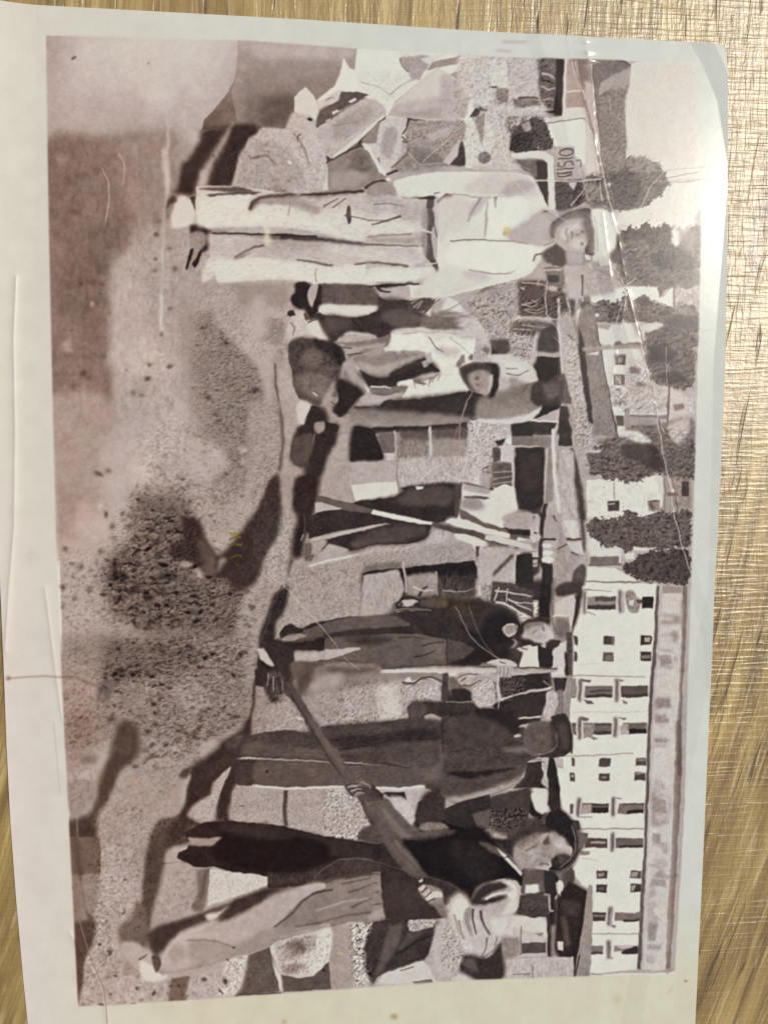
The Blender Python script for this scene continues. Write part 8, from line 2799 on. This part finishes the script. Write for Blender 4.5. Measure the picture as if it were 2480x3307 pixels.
L 200 w3 b1 : 915 440 930 560 935 590
@ 1550 900
L 110 w8 b2 t2 : 1030 0 1100 100 1160 280 1220 500 1270 760 1330 1060 1360 1168
L 210 w4 b1 : 1050 0 1090 90 1150 260 1190 420 1230 600 1270 780 1310 960 1340 1080 1380 1160
L 205 w4 b1 : 1110 90 1040 270 1000 420 980 560 1000 700 1060 800 1100 900 1130 960
L 210 w4 b1 : 1080 60 1170 0
L 205 w3 b1 : 505 20 490 160 500 270 600 400
L 205 w3 b1 : 550 440 640 530 740 600
L 205 w3 b1 : 1385 520 1395 760 1405 880
@ 1550 1350
L 108 w8 b2 t2 : 1340 0 1390 300 1440 480 1480 700 1530 960
L 212 w5 b1 : 1320 0 1350 140 1380 340 1420 500 1440 660 1500 900 1550 1100 1620 1300
L 205 w3 b1 : 1200 60 1230 110 1270 170
P 120 b3 t14 : 1390 560 1480 570 1490 590 1400 590
P 205 b3 : 1430 530 1450 540 1450 565 1430 560
@ 840 1300
L 190 w3 b1 : 1030 450 1060 500 1130 590
L 170 w3 b1 : 700 60 800 130 880 180
L 140 w5 b2 t18 : 1560 0 1500 160 1440 360 1440 440
L 195 w2 b1 a60 : 880 480 920 580
@ 840 1850
L 200 w3-2 b1 : 60 0 200 120 380 310 560 520 660 660 760 730
L 185 w3-2 b1 : 100 0 260 170 420 350 590 560
@ 1240 1870
L 200 w3 b1 : 540 200 640 420 720 500 830 580 960 650 1080 700
L 170 w2 b1 : 640 180 690 360 770 510 860 600
@ 150 1400
P 140 b2 y34 : 1370 740 1420 745 1470 735 1460 755 1410 765
L 120 w14 b2 y34 : 1380 800 1430 775 1470 785
L 100 w10 b2 y34 : 1390 840 1440 830 1480 850
L 92 w10 b2 y34 : 1390 940 1440 920 1480 930
L 90 w8 b2 y34 : 1430 980 1460 1000
L 110 w6 b2 y34 : 1450 605 1490 610
@ 500 2600
L 120 w3 b1 : 1180 590 1240 500 1380 410 1500 390 1659 410
@ 1100 2750
L 110 w3 b1 : 0 50 160 50 320 80 480 130 640 180 800 220 900 280
"""
MARKS = """
@ 0 0 1
L 135 w4-4 b2 t16 : 30 2189 60 2187 100 2184 150 2182 205 2186 250 2192
L 130 w4-3 b2 t8 : 250 2192 300 2206 330 2214
E 120 b3 t18 : 32 2188 7 7
L 190 w3 b1 : 176 2330 186 2440 196 2560
L 130 w3 b1 t6 : 240 2840 262 2980 300 3100 338 3190 350 3300
E 95 b2 : 242 192 10 4 -30
E 130 b2 : 483 209 4 3
E 170 b3 y30 : 1272 3278 12 9
E 180 b3 y22 : 918 3295 9 6
E 200 b6 y16 : 1990 3222 16 14
E 130 b2 : 2208 3160 6 3
L 180 w8 b3 t4 : 1620 138 1700 140
L 178 w6 b3 t8 : 1600 165 1650 170
L 165 w2 b1 : 2050 560 2250 545 2300 540
L 165 w2 b1 : 2100 590 2250 582 2335 588
L 188 w2 b1 : 2240 1080 2300 1062
L 178 w2 b1 : 2150 3200 2165 3180
E 175 b8 t3 a60 : 20 580 5 4
"""
INK = 1.0
CREASES = [
 ([(1828, 125), (1845, 230), (1880, 330), (1925, 500), (1955, 650), (1990, 760), (2020, 930), (2068, 1130), (2108, 1310), (2155, 1560), (2225, 1850)], .04, 6),
 ([(1878, 118), (1893, 200), (1908, 290), (1916, 460), (1932, 620), (1950, 760), (1968, 900), (2012, 935)], .05, 5),
 ([(1885, 120), (1905, 240)], .22, 20),
 ([(2018, 940), (1995, 1080), (1972, 1240)], .05, 6),
 ([(60, 900), (52, 1100), (56, 1400), (52, 1700), (36, 1900), (24, 2100)], .22, 10),
 ([(150, 1900), (185, 2180), (205, 2320)], .12, 8),
 ([(380, 500), (404, 540), (402, 600)], .05, 5),
 ([(230, 3010), (330, 3180), (350, 3307)], .10, 7),
]
FOLDS = [
 ([(2320, 900), (2296, 1200), (2292, 1500), (2280, 1900), (2262, 1990)], -.25, 60),
 ([(2220, 140), (2262, 215), (2310, 330), (2330, 450)], -.30, 60),
 ([(2215, 1890), (2262, 2050), (2272, 2200)], -.15, 40),
]
# ---------------------------------------------------------------- the photograph
C = Canvas(); C.run(DATA); finish(C); C.run(MARKS)
rgb = np.clip(to_srgb(C), 3, 250)/255
lin = np.where(rgb <= .04045, rgb/12.92, ((rgb+.055)/1.055)**2.4).astype(np.float32)*INK
OUT_T = [(-50, -4), (0, 14), (250, 28), (1000, 68), (1480, 99), (1900, 124), (2240, 142), (2322, 154)]
OUT_B = [(105, 3420), (800, 3432), (1500, 3440), (2236, 3436)]
OUT_L = [(-50, -4), (-42, 800), (-20, 1400), (2, 1760), (16, 2100), (26, 2400), (38, 2650), (56, 2900), (78, 3150), (105, 3420)]
OUT_R = [(2322, 154), (2334, 178), (2341, 250), (2343, 420), (2341, 800), (2333, 1200), (2325, 1400), (2312, 1700), (2300, 1900), (2286, 2250), (2275, 2500), (2262, 2800), (2250, 3050), (2238, 3307), (2236, 3436)]
NX, NY = 930, 1360
def curve(P, n, ax):
    P = np.array(P, float); s = (P[:, ax]-P[0, ax])/(P[-1, ax]-P[0, ax])
    u = np.linspace(0, 1, n+1)
    return np.stack([np.interp(u, s, P[:, 0]), np.interp(u, s, P[:, 1])], 1)
T_, B_, L_, R_ = curve(OUT_T, NX, 0), curve(OUT_B, NX, 0), curve(OUT_L, NY, 1), curve(OUT_R, NY, 1)
u = np.linspace(0, 1, NX+1)[None, :, None]; v = np.linspace(0, 1, NY+1)[:, None, None]
G = (1-v)*T_[None]+v*B_[None]+(1-u)*L_[:, None]+u*R_[:, None] \
    - ((1-u)*(1-v)*T_[0]+u*(1-v)*T_[-1]+(1-u)*v*B_[0]+u*v*B_[-1])
X, Y = G[..., 0], G[..., 1]
fx = np.clip(X/RS-.5, 0, RW-1.001); fy = np.clip(Y/RS-.5, 0, RH-1.001)
ix, iy = fx.astype(int), fy.astype(int); ax, ay = (fx-ix)[..., None], (fy-iy)[..., None]
col = (lin[iy, ix]*(1-ax)+lin[iy, ix+1]*ax)*(1-ay)+(lin[iy+1, ix]*(1-ax)+lin[iy+1, ix+1]*ax)*ay
# height of the sheet above the table: thickness, slight waves, lifted corner, creases and a dog-ear
def dist(P):
    d = np.full(X.shape, 1e9); side = np.zeros(X.shape)
    for (x0, y0), (x1, y1) in zip(P[:-1], P[1:]):
        dx, dy = x1-x0, y1-y0; L2 = dx*dx+dy*dy
        k = np.clip(((X-x0)*dx+(Y-y0)*dy)/L2, 0, 1)
        e = np.hypot(X-x0-k*dx, Y-y0-k*dy); c = (dx*(Y-y0)-dy*(X-x0))/math.sqrt(L2)
        side = np.where(e < d, c, side); d = np.minimum(d, e)
    return d, side
MM = .001
Z = np.full(X.shape, .30*MM)
Z += .10*MM*np.sin(X/420+1)*np.sin(Y/610+.4)
Z += 2.4*MM*np.clip((120-X)/900, 0, 1)*np.clip((1700-Y)/1700, 0, 1)
Z += .55*MM*np.clip((110-X)/150, 0, 1)**2
for P, h, wd in CREASES:
    d, s = dist(P); Z += h*MM*np.exp(-d/wd)*(1 if P[0][0] < 600 else np.clip(.5+.5*np.sin(Y/37+X/23)*np.sin(Y/71+1)+.3*np.sin(Y/6.3+1.7*np.sin(Y/29))+.3*np.sin(Y/13.7), .1, 1.3))
for P, h, wd in FOLDS:                      # the sheet bends along a line, the far side tilts
    d, s = dist(P); Z += abs(h)*MM*np.clip(-s, 0, wd)/wd
wx, wy = at(X, Y)
wz = Z
vid = np.arange((NX+1)*(NY+1)).reshape(NY+1, NX+1)
quads = np.stack([vid[1:, :-1], vid[1:, 1:], vid[:-1, 1:], vid[:-1, :-1]], -1).reshape(-1, 4)
cx = (X[:-1, :-1]+X[1:, 1:])/2; cy = (Y[:-1, :-1]+Y[1:, 1:])/2
ci = np.clip((cy/RS).astype(int), 0, RH-1), np.clip((cx/RS).astype(int), 0, RW-1)
ids = C.id[ci].astype(int); inpic = C.pic[ci] & (cx > 0) & (cy > 0) & (cx < W0) & (cy < H0)
ids = np.where(inpic, ids, -1).ravel()
co_all = np.stack([wx, wy, wz], -1).reshape(-1, 3).astype(np.float32)
col_all = np.concatenate([col, np.ones(col.shape[:2]+(1,))], -1).reshape(-1, 4).astype(np.float32)
ink, t, p = mat('glossy_print')
a = N(t, 'ShaderNodeAttribute', attribute_name='ink'); t.links.new(a.outputs['Color'], p.inputs['Base Color'])
co = N(t, 'ShaderNodeTexCoord').outputs['Object']
bp = N(t, 'ShaderNodeBump'); bp.inputs['Strength'].default_value = .35; bp.inputs['Distance'].default_value = .00003
t.links.new(noise(t, co, (420, 420, 1), 4, .6), bp.inputs['Height']); t.links.new(bp.outputs[0], p.inputs['Normal'])
p.inputs['Roughness'].default_value = .22; p.inputs['Specular IOR Level'].default_value = .30
def sheet(name, mask, parent, label=''):
    q = quads[mask]
    if len(q) == 0: return None
    used, inv = np.unique(q, return_inverse=True); inv = inv.reshape(-1)
    m = bpy.data.meshes.new(name); m.vertices.add(len(used)); m.vertices.foreach_set('co', co_all[used].ravel())
    m.loops.add(len(inv)); m.loops.foreach_set('vertex_index', inv.astype(np.int32))
    m.polygons.add(len(q)); m.polygons.foreach_set('loop_start', (np.arange(len(q))*4).astype(np.int32))
    m.update(calc_edges=True)
    m.polygons.foreach_set('use_smooth', np.ones(len(q), bool))
    at_ = m.attributes.new('ink', 'FLOAT_COLOR', 'POINT'); at_.data.foreach_set('color', col_all[used].ravel())
    m.materials.append(ink); o = bpy.data.objects.new(name, m); SC.collection.objects.link(o); o.parent = parent
    if label: o['label'] = label
    return o
root = bpy.data.objects.new('old_photograph', None); SC.collection.objects.link(root); root.empty_display_size = .01
root['label'] = 'creased sepia photograph of workers and a long white building, lying sideways on wood'
root['category'] = 'photograph'
sheet('paper_margin', ids == -1, root, 'pale border of the photograph, yellowed along its foot')
picture = sheet('printed_ground', ids == 0, root, 'printed bare earth, gravel, trench and long shadows')
made = {}
for k in range(1, len(C.figs)):
    nm, lb, par = C.figs[k]
    made[k] = sheet(nm, ids == k, made.get(par) or root, lb)
# cut edge and back of the paper
loop = np.concatenate([vid[0, :-1], vid[:-1, -1], vid[-1, :0:-1], vid[:0:-1, 0]])[::4]
n = len(loop); top = co_all[loop]; bot = top.copy(); bot[:, 2] = .02*MM
me = bpy.data.meshes.new('paper_edge')
me.from_pydata([tuple(a) for a in np.concatenate([top, bot]).tolist()], [],
               [(i, (i+1) % n, n+(i+1) % n, n+i) for i in range(n)]+[tuple(range(n, 2*n))])
edge, t, p = mat('paper_edge'); p.inputs['Base Color'].default_value = (.62, .60, .54, 1); p.inputs['Roughness'].default_value = .8
me.materials.append(edge); o = bpy.data.objects.new('paper_edge', me); SC.collection.objects.link(o); o.parent = root
